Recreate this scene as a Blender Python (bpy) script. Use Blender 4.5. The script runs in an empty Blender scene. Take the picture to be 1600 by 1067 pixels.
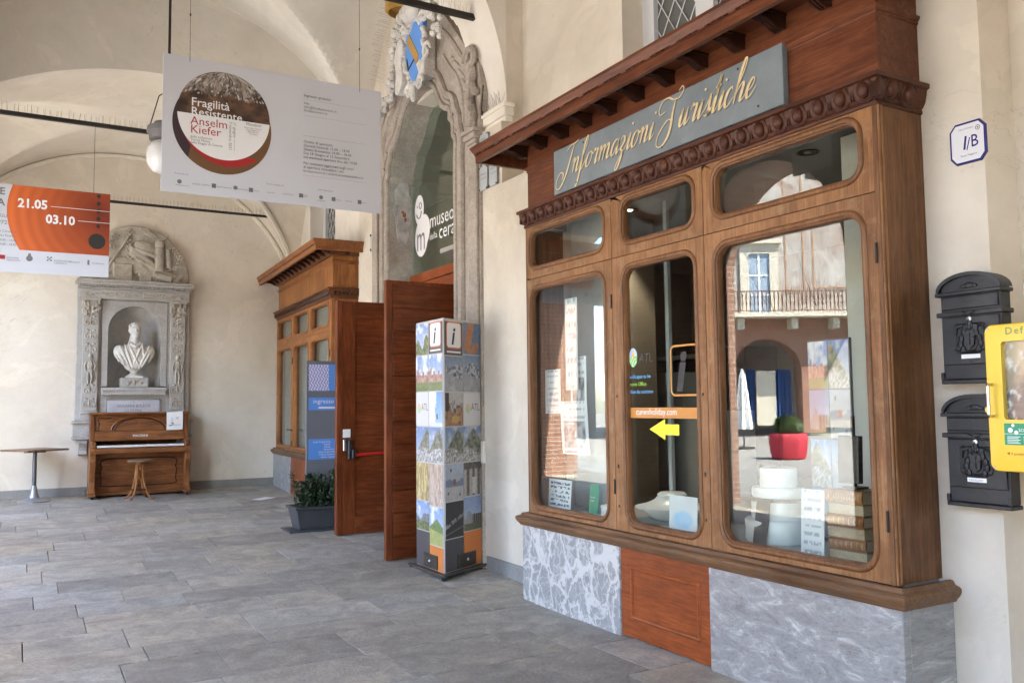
import bpy, bmesh, math, random
from mathutils import Vector, Matrix
import numpy as np
random.seed(11)
S = bpy.context.scene
COL = S.collection
PI = math.pi
sin, cos, rad = math.sin, math.cos, math.radians

# ------------------------------------------------------------------ camera
YAW, PITCH, ROLL, FPX, CAMH = 0.520013, 0.0730445, -0.0110581, 1341.166, 1.58
_f = Vector((sin(YAW)*cos(PITCH), cos(YAW)*cos(PITCH), sin(PITCH)))
_r = Vector((cos(YAW), -sin(YAW), 0))
_u = _r.cross(_f)
_R = _r*cos(ROLL) + _u*sin(ROLL)
_U = _u*cos(ROLL) - _r*sin(ROLL)
cam = bpy.data.objects.new('camera', bpy.data.cameras.new('camera'))
COL.objects.link(cam)
cam.matrix_world = Matrix(((_R.x, _U.x, -_f.x, 0), (_R.y, _U.y, -_f.y, 0), (_R.z, _U.z, -_f.z, CAMH), (0, 0, 0, 1)))
cam.data.sensor_width = 36
cam.data.lens = FPX/1600*36
cam.data.clip_start = 0.05
cam.data.clip_end = 500
S.camera = cam

# ------------------------------------------------------------------ light
SUN_EL = rad(54)
SUN_H = Vector((-0.28, -0.96, 0)).normalized()
SUND = Vector((SUN_H.x*cos(SUN_EL), SUN_H.y*cos(SUN_EL), sin(SUN_EL)))
W = bpy.data.worlds.new('World')
S.world = W
W.use_nodes = True
wn = W.node_tree
sky = wn.nodes.new('ShaderNodeTexSky')
sky.sky_type = 'NISHITA'
sky.sun_disc = False
sky.sun_elevation = SUN_EL
sky.sun_rotation = math.atan2(SUN_H.x, SUN_H.y)
wn.links.new(sky.outputs[0], wn.nodes['Background'].inputs[0])
wn.nodes['Background'].inputs[1].default_value = 0.15
sl = bpy.data.lights.new('sun', 'SUN')
sl.energy = 5.0
sl.angle = rad(0.53)
sl.color = (1.0, 0.95, 0.86)
so = bpy.data.objects.new('sun', sl)
COL.objects.link(so)
so.rotation_euler = SUND.to_track_quat('Z', 'Y').to_euler()
so.location = (-10, -20, 40)
S.view_settings.view_transform = 'Standard'
S.view_settings.look = 'None'
S.view_settings.gamma = 1
S.view_settings.exposure = 4.3
try:
    S.view_settings.use_curve_mapping = False
except Exception:
    pass
S.cycles.use_denoising = True
S.cycles.max_bounces = 9
S.cycles.diffuse_bounces = 6
S.cycles.glossy_bounces = 4
S.cycles.transparent_max_bounces = 16
S.cycles.sample_clamp_indirect = 6
S.cycles.caustics_reflective = False
S.cycles.caustics_refractive = False

# ------------------------------------------------------------------ helpers
def srgb(h):
    h = h.lstrip('#')
    o = []
    for i in (0, 2, 4):
        c = int(h[i:i+2], 16)/255
        o.append(c/12.92 if c <= 0.04045 else ((c+0.055)/1.055)**2.4)
    return tuple(o)


class Fr:
    """a plane to build on: point = O + u U + v V + n N"""
    def __init__(s, O, U, V, N):
        s.O, s.U, s.V, s.N = Vector(O), Vector(U), Vector(V), Vector(N)

    def p(s, u, v, n=0):
        return s.O + s.U*u + s.V*v + s.N*n


def f_wall(x, y, z):      # faces -x, u runs towards the camera end (-y)
    return Fr((x, y, z), (0, -1, 0), (0, 0, 1), (-1, 0, 0))


def f_back(x, y, z):      # faces -y, u runs +x
    return Fr((x, y, z), (1, 0, 0), (0, 0, 1), (0, -1, 0))


def f_up(x, y, z):        # faces up
    return Fr((x, y, z), (1, 0, 0), (0, 1, 0), (0, 0, 1))


WM = {}


class MB:
    def __init__(s):
        s.v, s.f, s.m, s.cur = [], [], [], 0

    def add(s, vs, fs):
        o = len(s.v)
        s.v += [tuple(v) for v in vs]
        s.f += [tuple(i+o for i in f) for f in fs]
        s.m += [s.cur]*len(fs)

    def box(s, x0, x1, y0, y1, z0, z1):
        s.add([(x0, y0, z0), (x1, y0, z0), (x1, y1, z0), (x0, y1, z0), (x0, y0, z1), (x1, y0, z1), (x1, y1, z1), (x0, y1, z1)],
              [(0, 3, 2, 1), (4, 5, 6, 7), (0, 1, 5, 4), (1, 2, 6, 5), (2, 3, 7, 6), (3, 0, 4, 7)])

    def fbox(s, fr, u0, u1, v0, v1, n0, n1):
        s.add([fr.p(u0, v0, n0), fr.p(u1, v0, n0), fr.p(u1, v1, n0), fr.p(u0, v1, n0), fr.p(u0, v0, n1), fr.p(u1, v0, n1), fr.p(u1, v1, n1), fr.p(u0, v1, n1)],
              [(0, 3, 2, 1), (4, 5, 6, 7), (0, 1, 5, 4), (1, 2, 6, 5), (2, 3, 7, 6), (3, 0, 4, 7)])

    def poly(s, fr, pts, n0, n1):
        k = len(pts)
        s.add([fr.p(a, b, n0) for a, b in pts] + [fr.p(a, b, n1) for a, b in pts],
              [tuple(range(k-1, -1, -1)), tuple(range(k, 2*k))] + [(i, (i+1) % k, k+(i+1) % k, k+i) for i in range(k)])

    def flat(s, fr, pts, n=0):
        s.add([fr.p(a, b, n) for a, b in pts], [tuple(range(len(pts)))])

    def quad(s, fr, u0, u1, v0, v1, n=0):
        s.flat(fr, [(u0, v0), (u1, v0), (u1, v1), (u0, v1)], n)

    def loft(s, loops, closed=True, capped=False):
        k = len(loops[0])
        vs = [p for l in loops for p in l]
        fs = []
        for i in range(len(loops)-1):
            for j in range(k if closed else k-1):
                a, b = i*k+j, i*k+(j+1) % k
                fs.append((a, b, b+k, a+k))
        if capped:
            fs.append(tuple(range(k-1, -1, -1)))
            fs.append(tuple(range((len(loops)-1)*k, len(loops)*k)))
        s.add(vs, fs)

    def lathe(s, c, prof, seg=16, fr=None, a0=0.0, a1=2*PI, sq=(1, 1)):
        fr = fr or Fr(c, (1, 0, 0), (0, 1, 0), (0, 0, 1))
        full = abs(a1-a0-2*PI) < 1e-6
        n = seg if full else seg+1
        loops = []
        for r, z in prof:
            r = max(r, 1e-4)
            loops.append([fr.p(r*cos(a0+(a1-a0)*j/seg)*sq[0], r*sin(a0+(a1-a0)*j/seg)*sq[1], z) for j in range(n)])
        s.loft(loops, closed=full, capped=full)

    def tube(s, pts, r, seg=6, closed=False):
        pts = [Vector(p) for p in pts]
        n = len(pts)
        rs = r if isinstance(r, (list, tuple)) else [r]*n
        loops = []
        prev = None
        for i, p in enumerate(pts):
            if closed:
                d = pts[(i+1) % n]-pts[i-1]
            else:
                d = pts[min(i+1, n-1)]-pts[max(i-1, 0)]
            d.normalize()
            if prev is None:
                a = Vector((0, 0, 1)) if abs(d.z) < 0.9 else Vector((1, 0, 0))
                x = d.cross(a).normalized()
            else:
                x = (prev - d*prev.dot(d)).normalized()
            prev = x
            y = d.cross(x)
            loops.append([p+(x*cos(2*PI*j/seg)+y*sin(2*PI*j/seg))*rs[i] for j in range(seg)])
        if closed:
            loops.append(loops[0])
            s.loft(loops)
        else:
            s.loft(loops, capped=True)

    def ell(s, c, r, seg=10, rings=6, M=None):
        c = Vector(c)
        loops = []
        for i in range(rings+1):
            t = -PI/2+PI*i/rings
            l = []
            for j in range(seg):
                q = Vector((r[0]*max(cos(t), 1e-3)*cos(2*PI*j/seg), r[1]*max(cos(t), 1e-3)*sin(2*PI*j/seg), r[2]*sin(t)))
                if M is not None:
                    q = M @ q
                l.append(c+q)
            loops.append(l)
        s.loft(loops, capped=True)

    def build(s, name, mat, parent=None, local=False, bevel=0, smooth=False, base=None, seg=1, ang=32):
        me = bpy.data.meshes.new(name)
        bm = bmesh.new()
        bv = [bm.verts.new(v) for v in s.v]
        for f, mi in zip(s.f, s.m):
            try:
                bf = bm.faces.new([bv[i] for i in f])
                bf.material_index = mi
            except ValueError:
                pass
        bmesh.ops.remove_doubles(bm, verts=bm.verts, dist=1e-5)
        bmesh.ops.recalc_face_normals(bm, faces=bm.faces)
        if bevel:
            es = [e for e in bm.edges if len(e.link_faces) == 2 and e.calc_face_angle(0) > 0.5]
            if es:
                bmesh.ops.bevel(bm, geom=es, offset=bevel, segments=seg, affect='EDGES', profile=0.5, clamp_overlap=True)
        bm.to_mesh(me)
        bm.free()
        for m in (mat if isinstance(mat, (list, tuple)) else [mat]):
            me.materials.append(m)
        if smooth:
            me.polygons.foreach_set('use_smooth', [True]*len(me.polygons))
            try:
                me.set_sharp_from_angle(angle=rad(ang))
            except Exception:
                pass
        return link(name, me, parent, local, base)


def link(name, me, parent=None, local=False, base=None):
    o = bpy.data.objects.new(name, me)
    COL.objects.link(o)
    if parent is not None:
        M = WM[parent.name]
        if not local:
            me.transform(M.inverted())
        o.parent = parent
        WM[o.name] = M
    else:
        if base is None and len(me.vertices):
            co = np.zeros(len(me.vertices)*3)
            me.vertices.foreach_get('co', co)
            co = co.reshape(-1, 3)
            base = ((co[:, 0].min()+co[:, 0].max())/2, (co[:, 1].min()+co[:, 1].max())/2, co[:, 2].min())
        M = Matrix.Translation(base)
        if not local:
            me.transform(M.inverted())
        o.matrix_world = M
        WM[o.name] = M
    return o


def inst(src, parent, loc, rotz=0, scale=None):
    """another copy of a part (shares its mesh), placed in the parent's own space"""
    o = src.copy()
    COL.objects.link(o)
    o.parent = parent
    o.location = loc
    o.rotation_euler = (0, 0, rotz)
    if scale:
        o.scale = scale
    WM[o.name] = WM[parent.name]
    return o


def thing(name, label, cat, loc=(0, 0, 0), rotz=0, group=None):
    o = bpy.data.objects.new(name, None)
    COL.objects.link(o)
    o.empty_display_size = 0.1
    o.location = loc
    o.rotation_euler = (0, 0, rotz)
    WM[o.name] = Matrix.Translation(loc) @ Matrix.Rotation(rotz, 4, 'Z')
    return tag(o, label, cat, group)


def tag(o, label, cat, group=None):
    o['label'] = label
    o['category'] = cat
    if group:
        o['group'] = group
    return o


def struct(o):
    o['kind'] = 'structure'
    return o


def stuff(o):
    o['kind'] = 'stuff'
    return o


# ------------------------------------------------------------------ materials
def newmat(name):
    m = bpy.data.materials.new(name)
    m.use_nodes = True
    return m, m.node_tree.nodes, m.node_tree.links, m.node_tree.nodes['Principled BSDF']


def coords(n, l, scale, rnd=True):
    tc = n.new('ShaderNodeTexCoord')
    mp = n.new('ShaderNodeMapping')
    mp.inputs['Scale'].default_value = scale
    if rnd:
        oi = n.new('ShaderNodeObjectInfo')
        ad = n.new('ShaderNodeVectorMath')
        ad.operation = 'ADD'
        mu = n.new('ShaderNodeMath')
        mu.operation = 'MULTIPLY'
        mu.inputs[1].default_value = 37.0
        l.new(oi.outputs['Random'], mu.inputs[0])
        l.new(tc.outputs['Object'], ad.inputs[0])
        l.new(mu.outputs[0], ad.inputs[1])
        l.new(ad.outputs[0], mp.inputs['Vector'])
    else:
        l.new(tc.outputs['Object'], mp.inputs['Vector'])
    return mp


def noise(n, l, vec, scale, detail=5, rough=0.6, dist=0.0):
    t = n.new('ShaderNodeTexNoise')
    t.inputs['Scale'].default_value = scale
    t.inputs['Detail'].default_value = detail
    t.inputs['Roughness'].default_value = rough
    t.inputs['Distortion'].default_value = dist
    l.new(vec.outputs[0], t.inputs['Vector'])
    return t


def ramp(n, l, fac, stops):
    r = n.new('ShaderNodeValToRGB')
    e = r.color_ramp.elements
    while len(e) < len(stops):
        e.new(0.5)
    for q, (p, c) in zip(e, stops):
        q.position = p
        q.color = (*c[:3], 1)
    l.new(fac, r.inputs[0])
    return r


def mixc(n, l, a, b, fac, mode='MIX'):
    m = n.new('ShaderNodeMix')
    m.data_type = 'RGBA'
    m.blend_type = mode
    for s, v in ((m.inputs[0], fac), (m.inputs[6], a), (m.inputs[7], b)):
        if hasattr(v, 'links') or hasattr(v, 'is_linked'):
            l.new(v, s)
        elif isinstance(v, (int, float)):
            s.default_value = v
        else:
            s.default_value = (*v[:3], 1)
    return m.outputs[2]


def bump(n, l, bs, h, strength, dist=0.01):
    b = n.new('ShaderNodeBump')
    b.inputs['Strength'].default_value = strength
    b.inputs['Distance'].default_value = dist
    l.new(h, b.inputs['Height'])
    l.new(b.outputs[0], bs.inputs['Normal'])


def plain(name, col, rough=0.5, metal=0.0, var=0.0, vs=8, bmp=0.0, bs=60, emit=None):
    m, n, l, b = newmat(name)
    b.inputs['Roughness'].default_value = rough
    b.inputs['Metallic'].default_value = metal
    b.inputs['Base Color'].default_value = (*col, 1)
    if var or bmp:
        mp = coords(n, l, (1, 1, 1))
        if var:
            t = noise(n, l, mp, vs, 6)
            r = ramp(n, l, t.outputs[0], [(0.3, tuple(c*(1-var) for c in col)), (0.7, tuple(min(1, c*(1+var)) for c in col))])
            l.new(r.outputs[0], b.inputs['Base Color'])
        if bmp:
            t = noise(n, l, mp, bs, 4)
            bump(n, l, b, t.outputs[0], bmp)
    if emit:
        b.inputs['Emission Color'].default_value = (*emit[:3], 1)
        b.inputs['Emission Strength'].default_value = emit[3]
    return m


def wood(name, dark, light, axis='z', rough=0.42, grain=16, wear=None, wearz=None, spec=0.25):
    m, n, l, b = newmat(name)
    sc = {'x': (0.9, grain, grain), 'y': (grain, 0.9, grain), 'z': (grain, grain, 0.9)}[axis]
    mp = coords(n, l, sc)
    t1 = noise(n, l, mp, 1.6, 8, 0.65, 0.9)
    t2 = noise(n, l, mp, 7, 5, 0.7, 0.2)
    mb = coords(n, l, (1, 1, 1))
    t3 = noise(n, l, mb, 2.2, 4)
    r = ramp(n, l, t1.outputs[0], [(0.28, dark), (0.52, tuple((a+c)/2 for a, c in zip(dark, light))), (0.74, light)])
    c = mixc(n, l, r.outputs[0], ramp(n, l, t2.outputs[0], [(0.35, (0.55, 0.5, 0.46)), (0.6, (1.05, 1.03, 1.0))]).outputs[0], 0.75, 'MULTIPLY')
    c = mixc(n, l, c, ramp(n, l, t3.outputs[0], [(0.3, (0.60, 0.54, 0.50)), (0.7, (1.16, 1.12, 1.08))]).outputs[0], 0.85, 'MULTIPLY')
    if wear:
        t4 = noise(n, l, mb, 9, 7, 0.72)
        wf = ramp(n, l, t4.outputs[0], [(0.5, (0, 0, 0)), (0.72, (0.8, 0.8, 0.8))])
        fac = wf.outputs[0]
        c = mixc(n, l, c, wear, fac)
    l.new(c, b.inputs['Base Color'])
    b.inputs['Roughness'].default_value = rough
    b.inputs['Specular IOR Level'].default_value = spec
    bump(n, l, b, t2.outputs[0], 0.16, 0.004)
    return m


def plaster(name, c1, c2, c3, s=0.55, stain=None):
    m, n, l, b = newmat(name)
    mp = coords(n, l, (1, 1, 1), False)
    t = noise(n, l, mp, s, 7, 0.62, 0.6)
    t2 = noise(n, l, mp, 3.2, 8, 0.7, 0.4)
    t3 = noise(n, l, mp, 45, 4, 0.7)
    r = ramp(n, l, t.outputs[0], [(0.34, c1), (0.5, c2), (0.68, c3)])
    c = mixc(n, l, r.outputs[0], ramp(n, l, t2.outputs[0], [(0.3, (0.92, 0.915, 0.905)), (0.62, (1.02, 1.02, 1.015))]).outputs[0], 0.8, 'MULTIPLY')
    if stain:
        t4 = noise(n, l, mp, 1.4, 9, 0.75, 1.0)
        c = mixc(n, l, c, stain, ramp(n, l, t4.outputs[0], [(0.56, (0, 0, 0)), (0.75, (0.6, 0.6, 0.6))]).outputs[0])
    t6 = noise(n, l, mp, 0.9, 6, 0.6, 1.5)
    c = mixc(n, l, c, ramp(n, l, t6.outputs[0], [(0.555, (1, 1, 1)), (0.57, (1.06, 1.06, 1.06))]).outputs[0], 1.0, 'MULTIPLY')
    t7 = noise(n, l, mp, 0.8, 4, 0.7, 2.4)
    t8 = noise(n, l, mp, 0.6, 3)
    ck = ramp(n, l, t7.outputs[0], [(0.496, (0, 0, 0)), (0.4995, (1, 1, 1)), (0.5005, (1, 1, 1)), (0.504, (0, 0, 0))])
    ck = mixc(n, l, ck.outputs[0], ramp(n, l, t8.outputs[0], [(0.5, (0, 0, 0)), (0.6, (0.45, 0.45, 0.45))]).outputs[0], 1.0, 'MULTIPLY')
    c = mixc(n, l, c, (0.33, 0.29, 0.235), ck)
    t9 = noise(n, l, mp, 14, 3, 0.5)
    c = mixc(n, l, c, (0.42, 0.37, 0.30), ramp(n, l, t9.outputs[0], [(0.72, (0, 0, 0)), (0.78, (0.35, 0.35, 0.35))]).outputs[0])
    l.new(c, b.inputs['Base Color'])
    b.inputs['Roughness'].default_value = 0.88
    b.inputs['Specular IOR Level'].default_value = 0.2
    ad = n.new('ShaderNodeMath')
    ad.operation = 'ADD'
    l.new(t2.outputs[0], ad.inputs[0])
    sc2 = n.new('ShaderNodeMath')
    sc2.operation = 'MULTIPLY'
    sc2.inputs[1].default_value = 0.25
    l.new(t3.outputs[0], sc2.inputs[0])
    l.new(sc2.outputs[0], ad.inputs[1])
    bump(n, l, b, ad.outputs[0], 0.22, 0.02)
    return m


def stone(name, c1, c2, c3, scale=5, rough=0.75, bmp=0.3, rand=0.0, fine=70):
    m, n, l, b = newmat(name)
    mp = coords(n, l, (1, 1, 1), True)
    t = noise(n, l, mp, scale, 8, 0.68, 0.8)
    t2 = noise(n, l, mp, fine, 4, 0.75)
    r = ramp(n, l, t.outputs[0], [(0.3, c1), (0.5, c2), (0.7, c3)])
    c = mixc(n, l, r.outputs[0], ramp(n, l, t2.outputs[0], [(0.3, (0.62, 0.62, 0.62)), (0.68, (1.22, 1.22, 1.22))]).outputs[0], 0.7, 'MULTIPLY')
    if rand:
        oi = n.new('ShaderNodeObjectInfo')
        rr = ramp(n, l, oi.outputs['Random'], [(0.0, (1-rand, 1-rand, 1-rand)), (0.35, (1.0, 0.99, 0.98)), (0.6, (1.0+rand*0.5, 0.97+rand*0.42, 0.93+rand*0.3)), (0.8, (0.93, 0.97, 1.02)), (1.0, (1+rand, 1+rand, 1+rand))])
        c = mixc(n, l, c, rr.outputs[0], 1.0, 'MULTIPLY')
    l.new(c, b.inputs['Base Color'])
    b.inputs['Roughness'].default_value = rough
    ad = n.new('ShaderNodeMath')
    ad.operation = 'ADD'
    l.new(t.outputs[0], ad.inputs[0])
    l.new(t2.outputs[0], ad.inputs[1])
    bump(n, l, b, ad.outputs[0], bmp, 0.008)
    return m


def marble(name, base1, base2, vein, kind):
    m, n, l, b = newmat(name)
    mp = coords(n, l, (1, 1, 1), True)
    if kind == 'veined':
        t0 = noise(n, l, mp, 3.0, 6, 0.65, 0.3)
        add = n.new('ShaderNodeVectorMath')
        add.operation = 'MULTIPLY_ADD'
        add.inputs[1].default_value = (0.30, 0.30, 0.30)
        l.new(t0.outputs['Color'], add.inputs[0])
        l.new(mp.outputs[0], add.inputs[2])
        def net(sc, w, amp, seed):
            mq = n.new('ShaderNodeMapping')
            mq.inputs['Scale'].default_value = (1, 1, 0.6)
            mq.inputs['Location'].default_value = (seed, seed, seed)
            l.new(add.outputs[0], mq.inputs['Vector'])
            vo = n.new('ShaderNodeTexVoronoi')
            vo.feature = 'DISTANCE_TO_EDGE'
            vo.inputs['Scale'].default_value = sc
            vo.inputs['Randomness'].default_value = 1.0
            l.new(mq.outputs[0], vo.inputs['Vector'])
            tw = noise(n, l, mq, sc*0.55, 6, 0.7)
            ma = n.new('ShaderNodeMath')
            ma.operation = 'MULTIPLY_ADD'
            ma.inputs[1].default_value = -w*7
            ma.inputs[2].default_value = w*3.1
            l.new(tw.outputs[0], ma.inputs[0])
            ad2 = n.new('ShaderNodeMath')
            ad2.operation = 'ADD'
            l.new(vo.outputs['Distance'], ad2.inputs[0])
            l.new(ma.outputs[0], ad2.inputs[1])
            return ramp(n, l, ad2.outputs[0], [(0.0, (amp,)*3), (w*0.6, (amp*0.85,)*3), (w*1.3, (0, 0, 0))])
        f1 = net(5.2, 0.04, 0.95, 0.0).outputs[0]
        f2 = net(13.0, 0.045, 0.6, 3.3).outputs[0]
        t2 = noise(n, l, mp, 9, 7, 0.7)
        c = ramp(n, l, t2.outputs[0], [(0.3, base1), (0.7, base2)]).outputs[0]
        c = mixc(n, l, c, vein, f1)
        c = mixc(n, l, c, vein, f2)
    else:
        mq = coords(n, l, (1, 2.2, 5.5), True)
        mq.inputs['Rotation'].default_value = (rad(38), 0, 0)
        t0 = noise(n, l, mq, 2.0, 9, 0.72, 1.3)
        t2 = noise(n, l, mq, 13, 8, 0.75, 1.0)
        c = ramp(n, l, t0.outputs[0], [(0.3, base1), (0.55, base2), (0.7, vein)]).outputs[0]
        c = mixc(n, l, c, ramp(n, l, t2.outputs[0], [(0.38, (0.66, 0.65, 0.63)), (0.48, (1, 1, 1)), (0.62, (1.0, 1.0, 1.0)), (0.66, (1.35, 1.35, 1.34))]).outputs[0], 0.9, 'MULTIPLY')
        t5 = noise(n, l, mq, 1.1, 9, 0.8, 2.2)
        c = mixc(n, l, c, (0.19, 0.165, 0.135), ramp(n, l, t5.outputs[0], [(0.49, (0, 0, 0)), (0.498, (0.75, 0.75, 0.75)), (0.502, (0.75, 0.75, 0.75)), (0.51, (0, 0, 0))]).outputs[0])
    l.new(c, b.inputs['Base Color'])
    b.inputs['Roughness'].default_value = 0.42
    return m


def glassmat(name, r0, tint, rough=0.0):
    m, n, l, b = newmat(name)
    n.remove(b)
    out = [x for x in n if x.type == 'OUTPUT_MATERIAL'][0]
    g = n.new('ShaderNodeNewGeometry')
    d = n.new('ShaderNodeVectorMath')
    d.operation = 'DOT_PRODUCT'
    l.new(g.outputs['Normal'], d.inputs[0])
    l.new(g.outputs['Incoming'], d.inputs[1])
    ab = n.new('ShaderNodeMath')
    ab.operation = 'ABSOLUTE'
    l.new(d.outputs['Value'], ab.inputs[0])
    om = n.new('ShaderNodeMath')
    om.operation = 'SUBTRACT'
    om.inputs[0].default_value = 1
    l.new(ab.outputs[0], om.inputs[1])
    pw = n.new('ShaderNodeMath')
    pw.operation = 'POWER'
    pw.inputs[1].default_value = 5
    l.new(om.outputs[0], pw.inputs[0])
    ma = n.new('ShaderNodeMath')
    ma.operation = 'MULTIPLY_ADD'
    ma.inputs[1].default_value = 1-r0
    ma.inputs[2].default_value = r0
    l.new(pw.outputs[0], ma.inputs[0])
    tr = n.new('ShaderNodeBsdfTransparent')
    tr.inputs[0].default_value = (*tint, 1)
    gl = n.new('ShaderNodeBsdfGlossy')
    gl.inputs['Roughness'].default_value = rough
    mx = n.new('ShaderNodeMixShader')
    l.new(ma.outputs[0], mx.inputs[0])
    l.new(tr.outputs[0], mx.inputs[1])
    l.new(gl.outputs[0], mx.inputs[2])
    l.new(mx.outputs[0], out.inputs[0])
    return m


def attrmat(name, rough=0.5):
    m, n, l, b = newmat(name)
    a = n.new('ShaderNodeAttribute')
    a.attribute_name = 'print'
    l.new(a.outputs['Color'], b.inputs['Base Color'])
    b.inputs['Roughness'].default_value = rough
    return m


def bricks(name, c1, c2, mortar, scale=1.0, patch=None):
    m, n, l, b = newmat(name)
    tc = n.new('ShaderNodeTexCoord')
    sx = n.new('ShaderNodeSeparateXYZ')
    l.new(tc.outputs['Object'], sx.inputs[0])
    ad = n.new('ShaderNodeMath')
    ad.operation = 'ADD'
    l.new(sx.outputs[0], ad.inputs[0])
    l.new(sx.outputs[1], ad.inputs[1])
    cb = n.new('ShaderNodeCombineXYZ')
    l.new(ad.outputs[0], cb.inputs[0])
    l.new(sx.outputs[2], cb.inputs[1])
    bt = n.new('ShaderNodeTexBrick')
    bt.inputs['Color1'].default_value = (*c1, 1)
    bt.inputs['Color2'].default_value = (*c2, 1)
    bt.inputs['Mortar'].default_value = (*mortar, 1)
    bt.inputs['Scale'].default_value = scale
    bt.inputs['Brick Width'].default_value = 0.26
    bt.inputs['Row Height'].default_value = 0.08
    bt.inputs['Mortar Size'].default_value = 0.009
    l.new(cb.outputs[0], bt.inputs['Vector'])
    c = bt.outputs[0]
    t = noise(n, l, tc, 1.5, 8, 0.7)
    c = mixc(n, l, c, ramp(n, l, t.outputs[0], [(0.3, (0.6, 0.6, 0.6)), (0.7, (1.2, 1.2, 1.2))]).outputs[0], 0.8, 'MULTIPLY')
    if patch:
        c = mixc(n, l, c, patch, ramp(n, l, t.outputs[0], [(0.5, (0, 0, 0)), (0.6, (0.9, 0.9, 0.9))]).outputs[0])
    l.new(c, b.inputs['Base Color'])
    b.inputs['Roughness'].default_value = 0.9
    return m


PL = plaster('cream_plaster', (0.57, 0.505, 0.415), (0.635, 0.57, 0.48), (0.68, 0.62, 0.535), stain=(0.585, 0.50, 0.38))
VPL = plaster('vault_plaster', (0.67, 0.63, 0.56), (0.735, 0.695, 0.625), (0.77, 0.735, 0.67), stain=(0.67, 0.62, 0.53))
PLB = plaster('back_plaster', (0.66, 0.595, 0.495), (0.71, 0.65, 0.555), (0.745, 0.695, 0.61), stain=(0.66, 0.56, 0.41))
PLW = plaster('pale_plaster', (0.66, 0.61, 0.53), (0.72, 0.67, 0.60), (0.75, 0.71, 0.64))
RIB = plaster('rib_plaster', (0.74, 0.70, 0.61), (0.78, 0.73, 0.64), (0.8, 0.76, 0.68))
SLAB = stone('gneiss_slab', (0.225, 0.208, 0.175), (0.32, 0.298, 0.254), (0.45, 0.405, 0.33), 4.2, 0.6, 0.65, 0.22, 42)
MORT = stone('floor_mortar', (0.13, 0.12, 0.105), (0.18, 0.168, 0.148), (0.22, 0.205, 0.18), 9, 0.9)
BASEG = stone('baseboard_grey', (0.23, 0.225, 0.215), (0.27, 0.262, 0.25), (0.31, 0.30, 0.285), 4, 0.8, 0.15)
OAK = wood('weathered_oak', (0.17, 0.076, 0.030), (0.40, 0.208, 0.092), 'z', 0.38, 24, wear=(0.30, 0.175, 0.09))
OAKD = wood('shade_tinted_oak', (0.12, 0.052, 0.022), (0.30, 0.15, 0.066), 'z', 0.36, 24, wear=(0.20, 0.10, 0.05))  # moulding oak, coloured darker to stand for shading in the recesses
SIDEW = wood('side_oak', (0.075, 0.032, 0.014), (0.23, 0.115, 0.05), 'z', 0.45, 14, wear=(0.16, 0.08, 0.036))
OAKH = wood('weathered_oak_long', (0.2, 0.105, 0.052), (0.40, 0.225, 0.12), 'y', 0.45, 26, wear=(0.29, 0.18, 0.11))
SILLW = wood('sill_oak', (0.115, 0.06, 0.03), (0.27, 0.155, 0.083), 'y', 0.5, 22, wear=(0.11, 0.08, 0.06))
WALN = wood('red_walnut', (0.082, 0.025, 0.0125), (0.215, 0.078, 0.036), 'y', 0.36, 11)
WALD = wood('dark_walnut', (0.035, 0.014, 0.010), (0.085, 0.034, 0.021), 'y', 0.4, 12)
WALM = wood('mid_walnut', (0.05, 0.018, 0.011), (0.125, 0.046, 0.026), 'y', 0.38, 12)
K2D = wood('mid_golden', (0.10, 0.038, 0.016), (0.22, 0.09, 0.038), 'y', 0.4, 12)
PANELW = wood('orange_panel', (0.25, 0.062, 0.018), (0.35, 0.098, 0.028), 'y', 0.36, 10)
DOORW = wood('door_walnut', (0.105, 0.027, 0.010), (0.235, 0.066, 0.023), 'x', 0.33, 9)
DOORV = wood('door_walnut_upright', (0.125, 0.032, 0.012), (0.26, 0.075, 0.026), 'z', 0.33, 9)
K2W = wood('golden_walnut', (0.25, 0.094, 0.028), (0.53, 0.245, 0.085), 'z', 0.4, 12)
K2H = wood('golden_walnut_long', (0.2, 0.076, 0.028), (0.45, 0.2, 0.08), 'y', 0.4, 12)
PIAN = wood('piano_walnut', (0.17, 0.064, 0.023), (0.39, 0.17, 0.066), 'x', 0.32, 10)
PIAV = wood('piano_walnut_upright', (0.17, 0.064, 0.023), (0.37, 0.16, 0.062), 'z', 0.32, 10)
PIAD = wood('piano_moulding', (0.045, 0.016, 0.008), (0.11, 0.042, 0.018), 'x', 0.3, 10)
TOPW = wood('table_wood', (0.20, 0.13, 0.08), (0.33, 0.23, 0.15), 'x', 0.5, 8)
MARV = marble('veined_marble', (0.20, 0.205, 0.21), (0.32, 0.322, 0.328), (0.52, 0.52, 0.515), 'veined')
MARG = marble('grey_marble', (0.185, 0.187, 0.19), (0.305, 0.306, 0.306), (0.56, 0.555, 0.545), 'streak')
MONS = stone('monument_stone', (0.36, 0.345, 0.315), (0.44, 0.425, 0.395), (0.51, 0.495, 0.46), 5, 0.75, 0.3)
MONR = stone('relief_stone', (0.34, 0.30, 0.245), (0.46, 0.42, 0.355), (0.56, 0.52, 0.45), 7, 0.75, 0.3)
BUSTM = stone('bust_marble', (0.56, 0.53, 0.47), (0.68, 0.655, 0.60), (0.76, 0.74, 0.69), 6, 0.5, 0.15)
PLAQ = stone('plaque_marble', (0.52, 0.53, 0.56), (0.58, 0.59, 0.62), (0.63, 0.64, 0.66), 3, 0.5, 0.05)
PORT = stone('portal_stone', (0.29, 0.245, 0.205), (0.39, 0.335, 0.285), (0.48, 0.425, 0.365), 3.0, 0.85, 0.55, 0, 40)
STUC = stone('white_stucco', (0.52, 0.49, 0.45), (0.66, 0.635, 0.595), (0.74, 0.72, 0.685), 6, 0.85, 0.35)
IRON = plain('dark_iron', (0.035, 0.03, 0.026), 0.6, 0.5, 0.3)
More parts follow.
